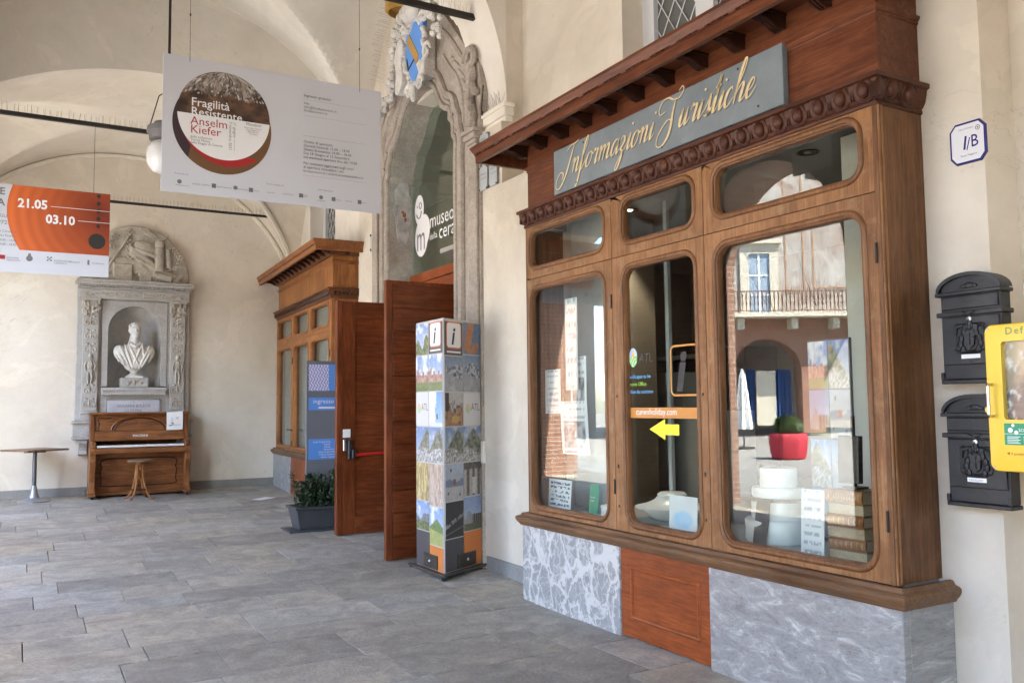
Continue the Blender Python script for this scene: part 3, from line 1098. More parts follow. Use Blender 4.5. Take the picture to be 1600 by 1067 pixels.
def shopfront(name, label, group, loc, rotz, L, cols, zs, mats, glass, panels, npitch, corb_pitch, depth=0.39, sill_z=0.6, joint=2.605, small=1.0, ztop=3.04):
    """cols: (y0,y1,glass y0,glass y1) from the near end; local x points into the wall"""
    root = thing(name, label, 'shopfront', loc, rotz, group)
    fwood, hwood, rwood, dwood, swood, dwood2 = mats
    # plinth
    for kind, y0, y1, mt in panels:
        m = MB()
        if kind == 'wood':
            fr = Fr((0.012, 0, 0), (0, -1, 0), (0, 0, 1), (-1, 0, 0))
            m.fbox(fr, -y1+0.003, -y0-0.003, 0.012, sill_z-0.003, -0.03, 0.0)
            p = m.build('plinth_panel', mt, root, local=True, bevel=0.002)
            m = MB()
            loops = []
            for d, n in ((-0.022, 0.0005), (-0.018, 0.008), (-0.008, 0.011), (0.0, 0.006), (0.004, 0.0005)):
                loops.append([fr.p(a, b, n) for a, b in rrect(-y1+0.115-d, -y0-0.095+d, 0.137-d, 0.478+d, 0.004, 1)])
            m.loft(loops)
            m.build('panel_moulding', mt, p, local=True)
        else:
            m.box(0.0, 0.05, y0+0.002, y1-0.002, 0.0 if name == 'x' else -0.03, sill_z-0.001)
            m.build('marble_panel', mt, root, local=True, bevel=0.003)
    for y0, y1 in ((0.002, 0.04), (L-0.04, L-0.002)):
        m = MB()
        m.box(0.052, depth-0.003, y0, y1, -0.03, sill_z-0.001)
        m.build('marble_return', MARG, root, local=True, bevel=0.003)
    # sill
    m = MB()
    z = sill_z
    umould(m, [(-0.02, z), (0.012, z), (0.018, z+0.012), (0.034, z+0.03), (0.042, z+0.048), (0.042, z+0.064), (0.03, z+0.074), (0.012, z+0.079), (0.0, z+0.098), (-0.02, z+0.1)], 0.0, 0.0, L, depth-0.002)
    m.build('sill', swood, root, local=True, smooth=True, ang=25)
    zb = sill_z+0.1
    fr = Fr((0.03, 0, 0), (0, -1, 0), (0, 0, 1), (-1, 0, 0))
    # posts and rails added behind the joints to block light leaking through gaps
    m = MB()
    ys = [cols[0][0]] + [c[1] for c in cols]
    for yy in ys:
        a = max(yy-0.04, 0.058)
        b = min(yy+0.04, L-0.058)
        m.box(0.0815, 0.12, a, b, zb, ztop)
    m.box(0.0815, 0.12, 0.058, L-0.058, joint-0.045, joint+0.045)
    m.box(0.0815, 0.12, 0.058, L-0.058, ztop-0.045, ztop+0.1)
    m.build('light_stop', dwood, root, local=True)
    for i, (y0, y1, g0, g1) in enumerate(cols):
        low = window_set(root, fr, -y1, -y0, zb, joint, -g1, -g0, zs[0], zs[1], fwood, glass, name='door' if i == 1 else 'window')
        window_set(root, fr, -y1, -y0, joint, ztop, -g1, -g0, zs[2], zs[3], fwood, glass, 0.075, name='transom_window')
        m = MB()
        if i == 1:
            for zz, s_ in ((1.13, 0.012), (1.62, 0.008), (0.86, 0.008)):
                m.fbox(fr, -y0-0.045, -y0-0.045+s_, zz, zz+s_*2.2, 0.0005, 0.004)
                m.fbox(fr, -y1+0.03, -y1+0.03+s_, zz, zz+s_*2.2, 0.0005, 0.004)
        else:
            for zz in (0.95, 2.25):
                m = MB()
                m.lathe(fr.p(-y0-0.006, 0, 0.006), [(0.006, zz), (0.006, zz+0.1)], 8)
                m.build('hinge', IRON, low, local=True)
            continue
        m.build('keyhole_plate', IRON, low, local=True)
    # end boards with corner beads
    for y0, y1, s_ in ((0.055, 0.08, -1), (L-0.08, L-0.055, 1)):
        m = MB()
        m.box(0.031, depth-0.002, y0, y1, zb, ztop+0.05)
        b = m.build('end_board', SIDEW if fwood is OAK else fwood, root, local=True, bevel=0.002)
        m = MB()
        yy = y0 if s_ < 0 else y1
        m.lathe((0.045, yy, 0), [(0.008, zb+0.001), (0.008, ztop)], 8)
        m.lathe((0.072, yy, 0), [(0.006, zb+0.001), (0.006, ztop)], 8)
        m.build('corner_bead', fwood, b, local=True, smooth=True)
    # carved architrave
    m = MB()
    z = ztop
    umould(m, [(-0.09, z), (0.0, z), (0.006, z+0.012), (0.0, z+0.026), (0.008, z+0.032), (0.022, z+0.055), (0.03, z+0.09), (0.034, z+0.118), (0.05, z+0.124), (0.05, z+0.146), (0.03, z+0.152), (-0.09, z+0.154)], 0.025, 0.05, L-0.05, depth-0.002)
    arch = m.build('architrave', dwood2, root, local=True, smooth=True, ang=25)
    if npitch:
        m = MB()
        m.ell((0.002, 0, 0.004), (0.034, 0.035, 0.044), 12, 8)
        s0 = m.build('egg_ornament', dwood2, root, local=True, smooth=True)
        m = MB()
        m.tube(smooth_path([(0.012, 0.048, -0.012), (-0.006, 0.045, 0.035), (0.0, 0.0, 0.056), (-0.006, -0.045, 0.035), (0.012, -0.048, -0.012), (0.02, -0.03, -0.045), (0.022, 0, -0.052), (0.02, 0.03, -0.045)], 3, True), 0.009, 5, closed=True)
        m.box(-0.004, 0.03, 0.058, 0.066, -0.035, 0.03)
        m.box(-0.004, 0.03, 0.072, 0.080, -0.035, 0.03)
        sh = m.build('dart_ornament', dwood, root, local=True, smooth=True)
        n = int((L-0.06)/npitch)
        st = (L-0.06)/n
        for i in range(n):
            yy = 0.03+st*(i+0.5)
            l1, l2 = (0.0, yy, z+0.075), (0.0, yy, z+0.075)
            if i == 0:
                s0.location, sh.location = l1, l2
            else:
                inst(s0, root, l1)
                inst(sh, root, l2)
        for i in range(2):
            for ye, rz in ((0.026, PI/2), (L-0.026, -PI/2)):
                inst(s0, root, (0.115+0.135*i, ye, z+0.075), rz)
                inst(sh, root, (0.115+0.135*i, ye, z+0.075), rz)
        m = MB()                                    # leaf on the corner
        for a in range(-2, 3):
            m.ell((0.012-0.01*abs(a)*0, 0.03+a*0.012, z+0.07), (0.03, 0.012, 0.05), 6, 5)
        m.build('corner_leaf', dwood, root, local=True, smooth=True)
    else:
        m = MB()
        n = int((L-0.06)/0.06)
        for i in range(n):
            yy = 0.03+(L-0.06)*(i+0.5)/n
            m.ell((0.0, yy, z+0.075), (0.02, 0.02, 0.035), 6, 4)
        for i in range(5):
            m.ell((0.08+0.06*i, 0.026, z+0.075), (0.02, 0.02, 0.035), 6, 4)
        stuff(m.build('bead_carving', dwood, arch, local=True, smooth=True))
    # frieze
    zf0, zf1 = ztop+0.154, ztop+0.705
    m = MB()
    m.box(0.06, 0.085, 0.055, L-0.055, zf0, zf1)
    m.build('frieze', rwood if npitch else fwood, root, local=True)
    for y0, y1 in ((0.055, 0.08), (L-0.08, L-0.055)):
        m = MB()
        m.box(0.086, depth-0.002, y0, y1, zf0, zf1)
        m.build('frieze_return', rwood if npitch else fwood, root, local=True)
    z = ztop+0.475
    m = MB()
    umould(m, [(-0.02, z), (0.004, z), (0.009, z+0.008), (0.004, z+0.016), (0.012, z+0.022), (0.02, z+0.032), (0.02, z+0.042), (0.008, z+0.05), (-0.02, z+0.05)], 0.06, 0.055, L-0.055, depth-0.002)
    m.build('frieze_moulding', rwood, root, local=True, smooth=True, ang=25)
    # cornice
    z = ztop+0.60
    m = MB()
    zt = z+0.02
    umould(m, [(-0.12, z+0.10), (0.29, z+0.10), (0.29, z), (0.325, z), (0.325, z+0.058), (0.333, z+0.062), (0.333, z+0.07), (0.338, z+0.082), (0.350, z+0.10), (0.358, z+0.118), (0.362, z+0.122), (0.362, z+0.137), (-0.12, z+0.14)], 0.06, 0.055, L-0.055, depth-0.002)
    cor = m.build('cornice', rwood, root, local=True, smooth=True, ang=20)
    m = MB()
    n = int((L+0.6)/0.05)
    for i in range(n):
        yy = -0.25+(L+0.5)*(i+0.5)/n
        if i % 5 != 4:
            m.lathe((0, 0, 0), [(0.006, -0.0), (0.007, 0.03)], 6, Fr((0.06-0.338, yy-0.018, z+0.068), (0, 0, 1), (1, 0, 0), (0, 1, 0)))
    stuff(m.build('bead_strip', dwood, cor, local=True))
    if not npitch:
        m = MB()
        umould(m, [(-0.02, z-0.012), (0.03, z-0.008), (0.05, z+0.012), (0.06, z+0.02), (0.065, z+0.045), (0.10, z+0.062), (0.11, z+0.099), (-0.02, z+0.099)], 0.06, 0.055, L-0.055, depth-0.002)
        m.build('bed_moulding', dwood2, root, local=True, smooth=True, ang=25)
    # corbels
    m = MB()
    ww = 0.062*small
    d = depth*0
    pf = [(0.062, -0.086), (0.03, -0.092), (-0.01, -0.085), (-0.05, -0.064), (-0.09, -0.047), (-0.135, -0.046), (-0.165, -0.04), (-0.178, -0.026), (-0.175, -0.002), (0.062, -0.002)]
    fr2 = Fr((0, 0, 0), (1, 0, 0), (0, 0, 1), (0, 1, 0))
    m.poly(fr2, [(a*small, b*small) for a, b in pf], -ww/2, ww/2)
    for q in (-0.33, 0.0, 0.33):
        m.tube([(a*small, ww*q, b*small-0.002) for a, b in pf[1:8]], 0.0075*small, 5)
    m.box(-0.19*small, 0.06, -ww/2-0.008, ww/2+0.008, -0.016, -0.0005)
    m.lathe((0, 0, 0), [(0.018*small, -ww/2-0.003), (0.018*small, ww/2+0.003)], 8, Fr((-0.155*small, 0, -0.028*small), (1, 0, 0), (0, 0, 1), (0, 1, 0)))
    c0 = m.build('corbel', dwood, root, local=True, smooth=True, ang=40)
    n = int(round((L-0.06)/corb_pitch))
    for i in range(n+1):
        yy = 0.03+(L-0.06)*i/n
        l = (0.0, yy, z+0.099)
        if i == 0:
            c0.location = l
        else:
            inst(c0, root, l)
    inst(c0, root, (0.23, 0.0, z+0.099), PI/2)
    inst(c0, root, (0.23, L, z+0.099), -PI/2)
    return root


K1 = shopfront('wooden_shopfront', 'large carved wooden shopfront with blue lettered board, marble plinth and broad glass windows', 'carved wooden shopfronts along the arcade wall',
               (3.60, 2.645, 0.0), 0.0, 3.505,
               [(0.075, 1.305, 0.175, 1.195), (1.305, 2.255, 1.41, 2.118), (2.255, 3.43, 2.368, 3.372)],
               (0.772, 2.507, 2.708, 2.985), (OAK, OAKH, WALN, WALD, SILLW, WALM), GLASS,
               [('marble', 0.0, 1.31, MARG), ('wood', 1.31, 2.195, PANELW), ('marble', 2.195, 3.505, MARV)], 0.135, 0.318)
spikes(K1, lambda t: (0.05, -0.1+3.7*t, 3.775), 70, 0.16, dirs=((0, 0, 1), (-0.5, 0, 0.9)))
# the helper above works in world space for mesh points, so shift them into place
for ch in K1.children:
    if ch.name.startswith('bird_spikes'):
        ch.data.transform(Matrix.Translation((3.60, 2.645, 0)))

K2Y0, K2X0, K2ROT = 11.19, 3.585, -0.0436
K2 = shopfront('wooden_shopfront', 'smaller looking far wooden shopfront with blank frieze beside the end wall', 'carved wooden shopfronts along the arcade wall',
               (K2X0, K2Y0, 0.0), K2ROT, 3.50,
               [(0.075, 1.20, 0.165, 1.10), (1.20, 2.26, 1.30, 2.16), (2.26, 3.43, 2.36, 3.34)],
               (0.96, 2.507, 2.708, 2.985), (K2W, K2H, K2H, WALD, SILLW, K2D), GLASM,
               [('marble', 0.0, 1.2, MARG), ('wood', 1.2, 2.26, PANELW), ('marble', 2.26, 3.50, MARG)], 0, 0.275, depth=0.42, sill_z=0.80, small=0.95)
spikes(K2, lambda t: (0.1, 0.3+2.5*t, 3.775), 26, 0.14)
for ch in K2.children:
    if ch.name.startswith('bird_spikes'):
        ch.data.transform(WM[K2.name])
# pale blinds and paper inside the far shopfront
for y0, y1 in ((0.14, 1.12), (1.28, 2.2), (2.3, 3.38)):
    m = MB()
    m.box(0.16, 0.165, y0, y1, 0.82, 3.03)
    m.build('pale_blind', PLW, K2, local=True)
m = MB()
fr = Fr((0.076, 0, 0), (0, -1, 0), (0, 0, 1), (-1, 0, 0))
m.flat(fr, [(-2.52, 1.36), (-2.41, 1.34), (-2.40, 1.78), (-2.50, 1.79)], -0.001)
m.flat(fr, [(-2.44, 1.30), (-2.37, 1.28), (-2.38, 1.62), (-2.44, 1.60)], 0.001)
m.build('taped_paper', PAPER, K2, local=True)
m = MB()
fr = Fr((0.03, 0, 0), (0, -1, 0), (0, 0, 1), (-1, 0, 0))
for a, d in ((-2.31, -1), (-2.20, 1)):
    m.tube([fr.p(a, 1.22, 0.0), fr.p(a, 1.22, 0.04), fr.p(a+d*0.05, 1.225, 0.05), fr.p(a+d*0.11, 1.21, 0.045)], 0.009, 6)
m.build('lever_handle', IRON, K2, local=True, smooth=True)

# painted name board on the frieze
SB = f_wall(3.625, 0, 0)
sg = thing('signboard', 'slate blue painted board with gold script lettering on the near shopfront frieze', 'sign', (3.625, 4.45, 3.215))
m = MB()
m.fbox(SB, -5.615, -3.265, 3.215, 3.565, -0.034, 0.012)
board = m.build('board', SLATE, sg, bevel=0.004)
m = MB()
for uu, vv in ((-5.3, 3.25), (-3.6, 3.53), (-4.3, 3.25), (-3.45, 3.26), (-5.2, 3.53)):
    m.lathe(SB.p(uu, vv, 0.012), [(0.007, 0), (0.007, 0.003)], 8, Fr(SB.p(uu, vv, 0.012), SB.U, SB.V, SB.N))
m.build('screw', IRON, board)

GLY = {
 'I': (1.55, [[(0.35, 1.75), (0.75, 2.05), (1.25, 2.1), (1.75, 2.25)], [(1.25, 2.15), (1.1, 1.2), (0.85, 0.0), (0.4, -0.75), (-0.15, -0.7), (-0.3, -0.1), (0.05, 0.35), (0.5, 0.15), (0.45, -0.25)]]),
 'T': (1.55, [[(-0.05, 1.35), (-0.5, 1.25), (-0.75, 1.6), (-0.55, 2.05), (0.0, 2.1), (0.6, 1.85), (1.1, 1.85), (1.35, 2.2), (1.15, 2.45), (0.9, 2.25)], [(0.75, 1.95), (0.75, 1.1), (0.85, 0.3), (0.75, -0.35), (0.3, -0.75), (-0.2, -0.6), (-0.3, -0.05), (0.1, 0.55), (0.5, 0.75), (0.85, 0.55)]]),
 'n': (1.0, [[(0.0, 0.75), (0.12, 1.0), (0.22, 0.85), (0.2, 0.0)], [(0.2, 0.3), (0.36, 0.8), (0.55, 1.0), (0.67, 0.82), (0.64, 0.2), (0.74, 0.0), (1.0, 0.3)]]),
 'm': (1.5, [[(0.0, 0.75), (0.12, 1.0), (0.22, 0.85), (0.2, 0.0)], [(0.2, 0.3), (0.36, 0.8), (0.53, 1.0), (0.65, 0.82), (0.62, 0.0)], [(0.62, 0.3), (0.8, 0.8), (1.0, 1.0), (1.12, 0.82), (1.1, 0.2), (1.2, 0.0), (1.5, 0.3)]]),
 'f': (0.75, [[(0.0, 0.3), (0.35, 1.2), (0.5, 2.0), (0.38, 2.2), (0.22, 1.7), (0.2, 0.2), (0.15, -0.7), (0.0, -1.1), (-0.12, -0.9)], [(0.2, -0.1), (0.4, 0.1), (0.75, 0.6)]]),
 'o': (0.85, [[(0.5, 0.98), (0.2, 0.85), (0.08, 0.4), (0.22, 0.02), (0.48, 0.08), (0.66, 0.5), (0.55, 0.95), (0.42, 0.9)], [(0.6, 0.85), (0.85, 0.75)]]),
 'r': (0.72, [[(0.0, 0.7), (0.12, 1.05), (0.2, 0.9), (0.48, 0.95), (0.44, 0.2), (0.52, 0.0), (0.72, 0.3)]]),
 'a': (0.95, [[(0.68, 0.85), (0.45, 1.0), (0.15, 0.75), (0.07, 0.3), (0.2, 0.0), (0.42, 0.15), (0.68, 0.7), (0.72, 1.0)], [(0.72, 1.0), (0.68, 0.25), (0.76, 0.0), (0.95, 0.3)]]),
 'z': (0.8, [[(0.0, 0.75), (0.18, 1.0), (0.42, 0.9), (0.45, 0.6), (0.2, 0.2), (0.42, 0.05), (0.42, -0.45), (0.22, -1.0), (0.0, -1.05), (0.05, -0.7), (0.45, -0.1), (0.8, 0.4)]]),
 'i': (0.5, [[(0.0, 0.35), (0.2, 1.0), (0.17, 0.25), (0.25, 0.0), (0.5, 0.35)], [(0.24, 1.5), (0.28, 1.62)]]),
 'u': (1.0, [[(0.0, 0.35), (0.18, 1.0), (0.16, 0.25), (0.28, 0.0), (0.5, 0.25), (0.68, 1.0)], [(0.68, 1.0), (0.65, 0.25), (0.74, 0.0), (1.0, 0.35)]]),
 's': (0.7, [[(0.0, 0.2), (0.28, 0.8), (0.34, 1.15), (0.42, 0.7), (0.46, 0.25), (0.3, 0.0), (0.08, 0.12)], [(0.4, 0.05), (0.7, 0.35)]]),
 't': (0.55, [[(0.0, 0.35), (0.2, 1.2), (0.26, 2.0), (0.2, 0.3), (0.28, 0.0), (0.55, 0.35)], [(0.02, 1.35), (0.45, 1.45)]]),
 'c': (0.7, [[(0.52, 0.8), (0.42, 1.0), (0.18, 0.85), (0.07, 0.4), (0.2, 0.0), (0.42, 0.05), (0.7, 0.4)]]),
 'h': (1.0, [[(0.0, 0.3), (0.36, 1.4), (0.46, 2.15), (0.32, 2.25), (0.2, 1.6), (0.15, 0.0)], [(0.16, 0.3), (0.34, 0.8), (0.54, 1.0), (0.66, 0.82), (0.63, 0.2), (0.73, 0.0), (1.0, 0.3)]]),
 'e': (0.75, [[(0.0, 0.3), (0.34, 0.5), (0.48, 0.85), (0.32, 1.0), (0.12, 0.7), (0.08, 0.3), (0.24, 0.0), (0.48, 0.12), (0.75, 0.5)]]),
}


def script_line(mb, fr, word, u, v, xh, n, slant=0.42, wmin=0.007, wmax=0.0195, du=0, dv=0, last=None):
    for ch in word:
        adv, strokes = GLY[ch]
        for st in strokes:
            P = smooth_path([(a, b, 0) for a, b in st], 8)
            P = [Vector((p.x+slant*p.y, p.y, 0))*xh for p in P]
            L_, R_ = [], []
            for i, p in enumerate(P):
                d = (P[min(i+1, len(P)-1)]-P[max(i-1, 0)])
                if d.length < 1e-9:
                    d = Vector((0, 1, 0))
                d.normalize()
                down = max(0, -d.y) if len(st) > 2 else 0.8
                e = min(1, 4*min(i, len(P)-1-i)/len(P)+0.35)
                w = (wmin+(wmax-wmin)*down**1.4)*0.5*e
                nn = Vector((-d.y, d.x, 0))
                L_.append(p+nn*w)
                R_.append(p-nn*w)
            mb.loft([[fr.p(u+du+a.x, v+dv+a.y, n) for a in (l, r)] for l, r in zip(L_, R_)], closed=False)
        u += adv*xh
    return u


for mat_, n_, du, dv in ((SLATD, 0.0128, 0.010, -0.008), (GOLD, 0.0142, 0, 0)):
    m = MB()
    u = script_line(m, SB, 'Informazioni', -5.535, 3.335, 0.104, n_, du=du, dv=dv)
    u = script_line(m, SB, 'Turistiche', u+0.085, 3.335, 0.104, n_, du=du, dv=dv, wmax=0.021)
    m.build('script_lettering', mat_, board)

# ------------------------------------------------------------------ shop interior
room = thing('shop_interior', 'dim shop room behind the near shopfront glass', 'room', (5.3, 4.5, 0))
m = MB()
m.box(4.0, 7.6, 2.79, 2.84, 0.031, 3.249)
m.box(7.6, 7.65, 2.8, 8.6, 0.0, 3.3)
m.box(5.06, 7.6, 8.55, 8.6, 0.0, 3.3)
m.box(5.01, 5.05, 6.2, 8.6, 0.0, 3.3)
m.build('room_wall', ROOMD, room)
m = MB()
m.box(4.14, 4.995, 6.095, 6.125, 0.031, 3.249)
m.build('brown_panel', plain('room_taupe', (0.20, 0.165, 0.13), 0.7, 0, 0.2, 2), room)
m = MB()
m.box(3.992, 7.6, 2.785, 8.55, 3.25, 3.3)
m.build('room_ceiling', ROOMP, room)
m = MB()
m.box(3.992, 7.6, 2.785, 8.55, 0.0, 0.03)
m.build('room_floor', ROOMD, room)
m = MB()
m.box(3.724, 4.45, 2.72, 6.05, 0.68, 0.72)
m.build('display_shelf', ROOMP, room)
m = MB()
m.box(4.36, 4.42, 3.20, 3.50, 0.73, 3.2)
m.build('white_partition', PLW, room)
for bx_ in ((4.10, 4.12, 5.62, 6.12, 0.73, 3.2),):
    m = MB()
    m.box(*bx_)
    m.build('grey_partition', ROOMP, room)
for bx_ in ((4.46, 4.49, 5.28, 5.32, 0.73, 3.2), (4.46, 4.49, 4.92, 4.95, 0.73, 3.2)):
    m = MB()
    m.box(*bx_)
    m.build('upright', ROOMG, room)
for bx_ in ((6.0, 6.5, 6.9, 7.9, 0.03, 1.9), (5.6, 6.0, 5.9, 6.5, 0.031, 1.5), (6.9, 7.5, 7.6, 8.4, 2.1, 2.15)):
    m = MB()
    m.box(*bx_)
    m.build('grey_fitting', ROOMP, room)
m = MB()
m.box(7.0, 7.5, 7.0, 8.2, 0.03, 2.2)
m.box(5.6, 6.1, 4.4, 5.0, 0.03, 0.95)
m.build('dark_cabinet', BLACK, room)
for xx, yy, lit in ((4.55, 5.86, True), (4.556, 3.925, False)):
    m = MB()
    m.lathe((xx, yy, 3.2485), [(0.07, 0), (0.075, -0.006), (0.055, -0.008), (0.05, -0.0)], 16)
    d = m.build('downlight_ring', IRON, room)
    m = MB()
    m.lathe((xx, yy, 3.244), [(0.022, 0), (0.022, 0.003)], 16)
    m.build('downlight_lens', plain('lit_lens', (0.8, 0.8, 0.75), 0.4, emit=(1, 0.85, 0.6, 3)) if lit else OPAL, d)

lp_ = bpy.data.lights.new('shop_downlight', 'SPOT')
lp_.energy = 7
lp_.spot_size = rad(75)
lp_.spot_blend = 0.6
lp_.color = (1.0, 0.86, 0.66)
lp_.shadow_soft_size = 0.03
lo_ = bpy.data.objects.new('shop_downlight', lp_)
COL.objects.link(lo_)
lo_.location = (4.55, 5.86, 3.22)
# ================================================================== STONE PORTAL OF THE MUSEUM
YC = 8.80
PF = f_wall(3.86, YC, 0)
portal = thing('stone_portal', 'weathered brown stone portal with curved arch and coat of arms around the glass doorway', 'portal', (4.0, YC, 0.06))
half = [(0.92, 0.03), (0.92, 1.5), (0.92, 3.0), (0.92, 4.05), (0.93, 4.3), (0.88, 4.36), (0.87, 4.50), (0.80, 4.56), (0.79, 4.66), (0.66, 4.72), (0.54, 4.84), (0.42, 5.02), (0.24, 5.13), (0.0, 5.16)]
inner = [(-a, b) for a, b in half] + [(a, b) for a, b in half[-2::-1]]
halfo = [(1.46, 0.03), (1.46, 1.5), (1.46, 3.0), (1.46, 4.2), (1.47, 4.5), (1.50, 4.65), (1.47, 4.9), (1.40, 5.05), (1.28, 5.12), (1.1, 5.3), (0.92, 5.5), (0.72, 5.72), (0.42, 5.95), (0.0, 6.05)]
outer = [(-a, b) for a, b in halfo] + [(a, b) for a, b in halfo[-2::-1]]
m = MB()
L2 = lambda pts, n: [PF.p(a, b, n) for a, b in pts]
m.loft([L2(inner, -0.42), L2(inner, 0.0), L2(outer, 0.0), L2(outer, -0.09)], closed=False)
m.build('frame', PORT, portal, smooth=True, ang=30)

def offs(pts, d):
    out = []
    for i, (a, b) in enumerate(pts):
        p, q = pts[max(i-1, 0)], pts[min(i+1, len(pts)-1)]
        t = Vector((q[0]-p[0], q[1]-p[1]))
        t.normalize()
        out.append((a+t.y*-d, b+t.x*d))
    return out

sm = [(p.x, p.y) for p in smooth_path([(a, b, 0) for a, b in inner], 4)]
for d, r, nm in ((0.035, 0.034, 'inner_moulding'), (0.10, 0.022, 'inner_moulding'), (0.165, 0.045, 'outer_moulding')):
    m = MB()
    m.tube([PF.p(a, b, 0.012) for a, b in offs(sm, d)], r, 8)
    m.build(nm, PORT, portal, smooth=True)
# side pilasters, capitals and scrolls
for s_ in (-1, 1):
    m = MB()
    u0, u1 = sorted((s_*1.27, s_*1.44))
    m.fbox(PF, u0, u1, 0.05, 4.16, 0.001, 0.035)
    m.build('pilaster', PORT, portal, bevel=0.008)
    m = MB()
    for z0, z1, o in ((4.16, 4.20, 0.015), (4.20, 4.26, 0.035), (4.26, 4.30, 0.055)):
        m.fbox(PF, u0-o, u1+o, z0, z1, 0.001, 0.035+o)
    m.build('capital', PORT, portal, bevel=0.006)
    m = MB()
    pts = [PF.p(s_*(1.34+0.02*sin(3*i/20*PI)), 4.34+0.62*i/20, 0.03) for i in range(21)]
    m.tube(pts, [0.075-0.02*sin(i/20*PI) for i in range(21)], 8)
    sp = []
    for i in range(30):
        a = i/29*2.6*PI
        r = 0.13*(1-i/34)
        sp.append(PF.p(s_*(1.36-r*cos(a)), 5.02+r*sin(a), 0.05))
    m.tube(sp, 0.036, 6)
    for i in range(7):
        m.ell(PF.p(s_*(1.42+random.uniform(-0.05, 0.05)), 4.42+0.08*i, 0.05), (0.05, 0.035, 0.045), 7, 5)
    m.build('scroll', PORT, portal, smooth=True)
    # low carving that follows the pediment edge
    m = MB()
    po = [(p.x, p.y) for p in smooth_path([(s_*q, z, 0) for q, z in ((1.28, 5.02), (1.12, 5.12), (0.94, 5.32), (0.74, 5.52), (0.5, 5.7))], 5)]
    m.tube([PF.p(a, b, 0.002) for a, b in po], 0.03, 6)
    po = [(p.x, p.y) for p in smooth_path([(s_*q, z, 0) for q, z in ((1.12, 4.45), (1.10, 4.75), (0.98, 4.98), (0.80, 5.16), (0.64, 5.34))], 5)]
    m.tube([PF.p(a, b, 0.0) for a, b in po], 0.022, 6)
    rq = random.Random(9)
    for i in range(14):
        a, b = po[2+i]
        m.ell(PF.p(a+s_*0.06*rq.uniform(0.6, 1.4), b+0.05*rq.uniform(0.6, 1.4), 0.0), (0.02, 0.05, 0.024), 7, 5, Matrix.Rotation(rad(40*s_), 3, 'X'))
    stuff(m.build('foliage_carving', PORT, portal, smooth=True))
# patch of bare repaired masonry on the far jamb
m = MB()
fj = Fr((3.9, YC+0.918, 0), (1, 0, 0), (0, 0, 1), (0, -1, 0))
pts = []
for i in range(22):
    a = 2*PI*i/22
    rr = 0.82+0.3*random.random()
    pts.append((0.13+0.12*rr*cos(a), 3.98+0.42*rr*sin(a)))
m.poly(fj, pts, -0.01, 0.006)
pt = m.build('plaster_patch', plain('old_render', (0.46, 0.43, 0.40), 0.9, 0, 0.35, 9, 0.4, 20), portal)
m = MB()
m.ell(fj.p(0.15, 3.92, 0.004), (0.03, 0.006, 0.035), 8, 5)
m.ell(fj.p(0.165, 3.86, 0.004), (0.02, 0.006, 0.03), 7, 5)
m.ell(fj.p(0.13, 3.95, 0.004), (0.022, 0.006, 0.02), 7, 5)
m.build('bare_brick', plain('bare_brick_red', (0.32, 0.12, 0.06), 0.9, 0, 0.3, 14), pt, smooth=True)
# cartouche
CT = f_wall(3.74, 8.56, 5.50)
sh = MB()
sq = [(0, 0.34), (0.12, 0.24), (0.235, 0.27), (0.22, 0.1), (0.235, -0.05), (0.15, -0.2), (0.03, -0.33), (-0.04, -0.34), (-0.15, -0.2), (-0.235, -0.05), (-0.22, 0.1), (-0.235, 0.27), (-0.12, 0.24)]
sp = [(p.x, p.y) for p in smooth_path([(a, b, 0) for a, b in sq], 5, True)]
sh.poly(CT, sp, 0.0, 0.05)
fld = sh.build('shield', BLUEP, portal)
m = MB()
m.poly(CT, [(-0.2, 0.16), (-0.13, 0.235), (0.13, -0.09), (0.09, -0.20)], 0.0505, 0.058)
m.build('shield_bend', plain('ochre_gold', (0.45, 0.26, 0.06), 0.5), fld)
m = MB()
m.poly(CT, [(-0.205, -0.02), (-0.19, -0.03), (-0.15, -0.15), (-0.0, -0.09), (0.0, -0.11), (-0.17, -0.18)], 0.0505, 0.0565)
m.build('shield_charge', INK, fld)
m = MB()
for i in range(46):
    a = 2*PI*i/46
    j = int(len(sp)*i/46) % len(sp)
    x, y_ = sp[j]
    k = 1.13+0.06*sin(7*a)
    m.ell(CT.p(x*k, y_*k*1.04, 0.04+0.02*sin(11*a)), (0.04, 0.03+0.012*sin(5*a), 0.035), 7, 5)
for s_ in (-1, 1):
    for c in ((0.30, 0.30, 0.11), (0.33, -0.12, 0.10), (0.16, -0.42, 0.09)):
        q = []
        for i in range(22):
            a = i/21*2.4*PI
            r = c[2]*(1-i/26)
            q.append(CT.p(s_*(c[0]+r*cos(a)), c[1]+r*sin(a), 0.05))
        m.tube(q, 0.024, 6)
m.ell(CT.p(0, -0.5, 0.06), (0.04, 0.05, 0.09), 8, 6)
m.ell(CT.p(0, 0.42, 0.08), (0.08, 0.2, 0.1), 9, 6)
for i in range(7):
    m.ell(CT.p(-0.27+0.09*i, 0.47+0.05*cos((i-3)*0.6), 0.1), (0.06, 0.05, 0.075), 7, 5)
m.box(3.70, 3.85, 8.33, 8.78, 5.15, 5.9)
o = m.build('cartouche', STUC, portal)
remesh(o, 0.011, 2)
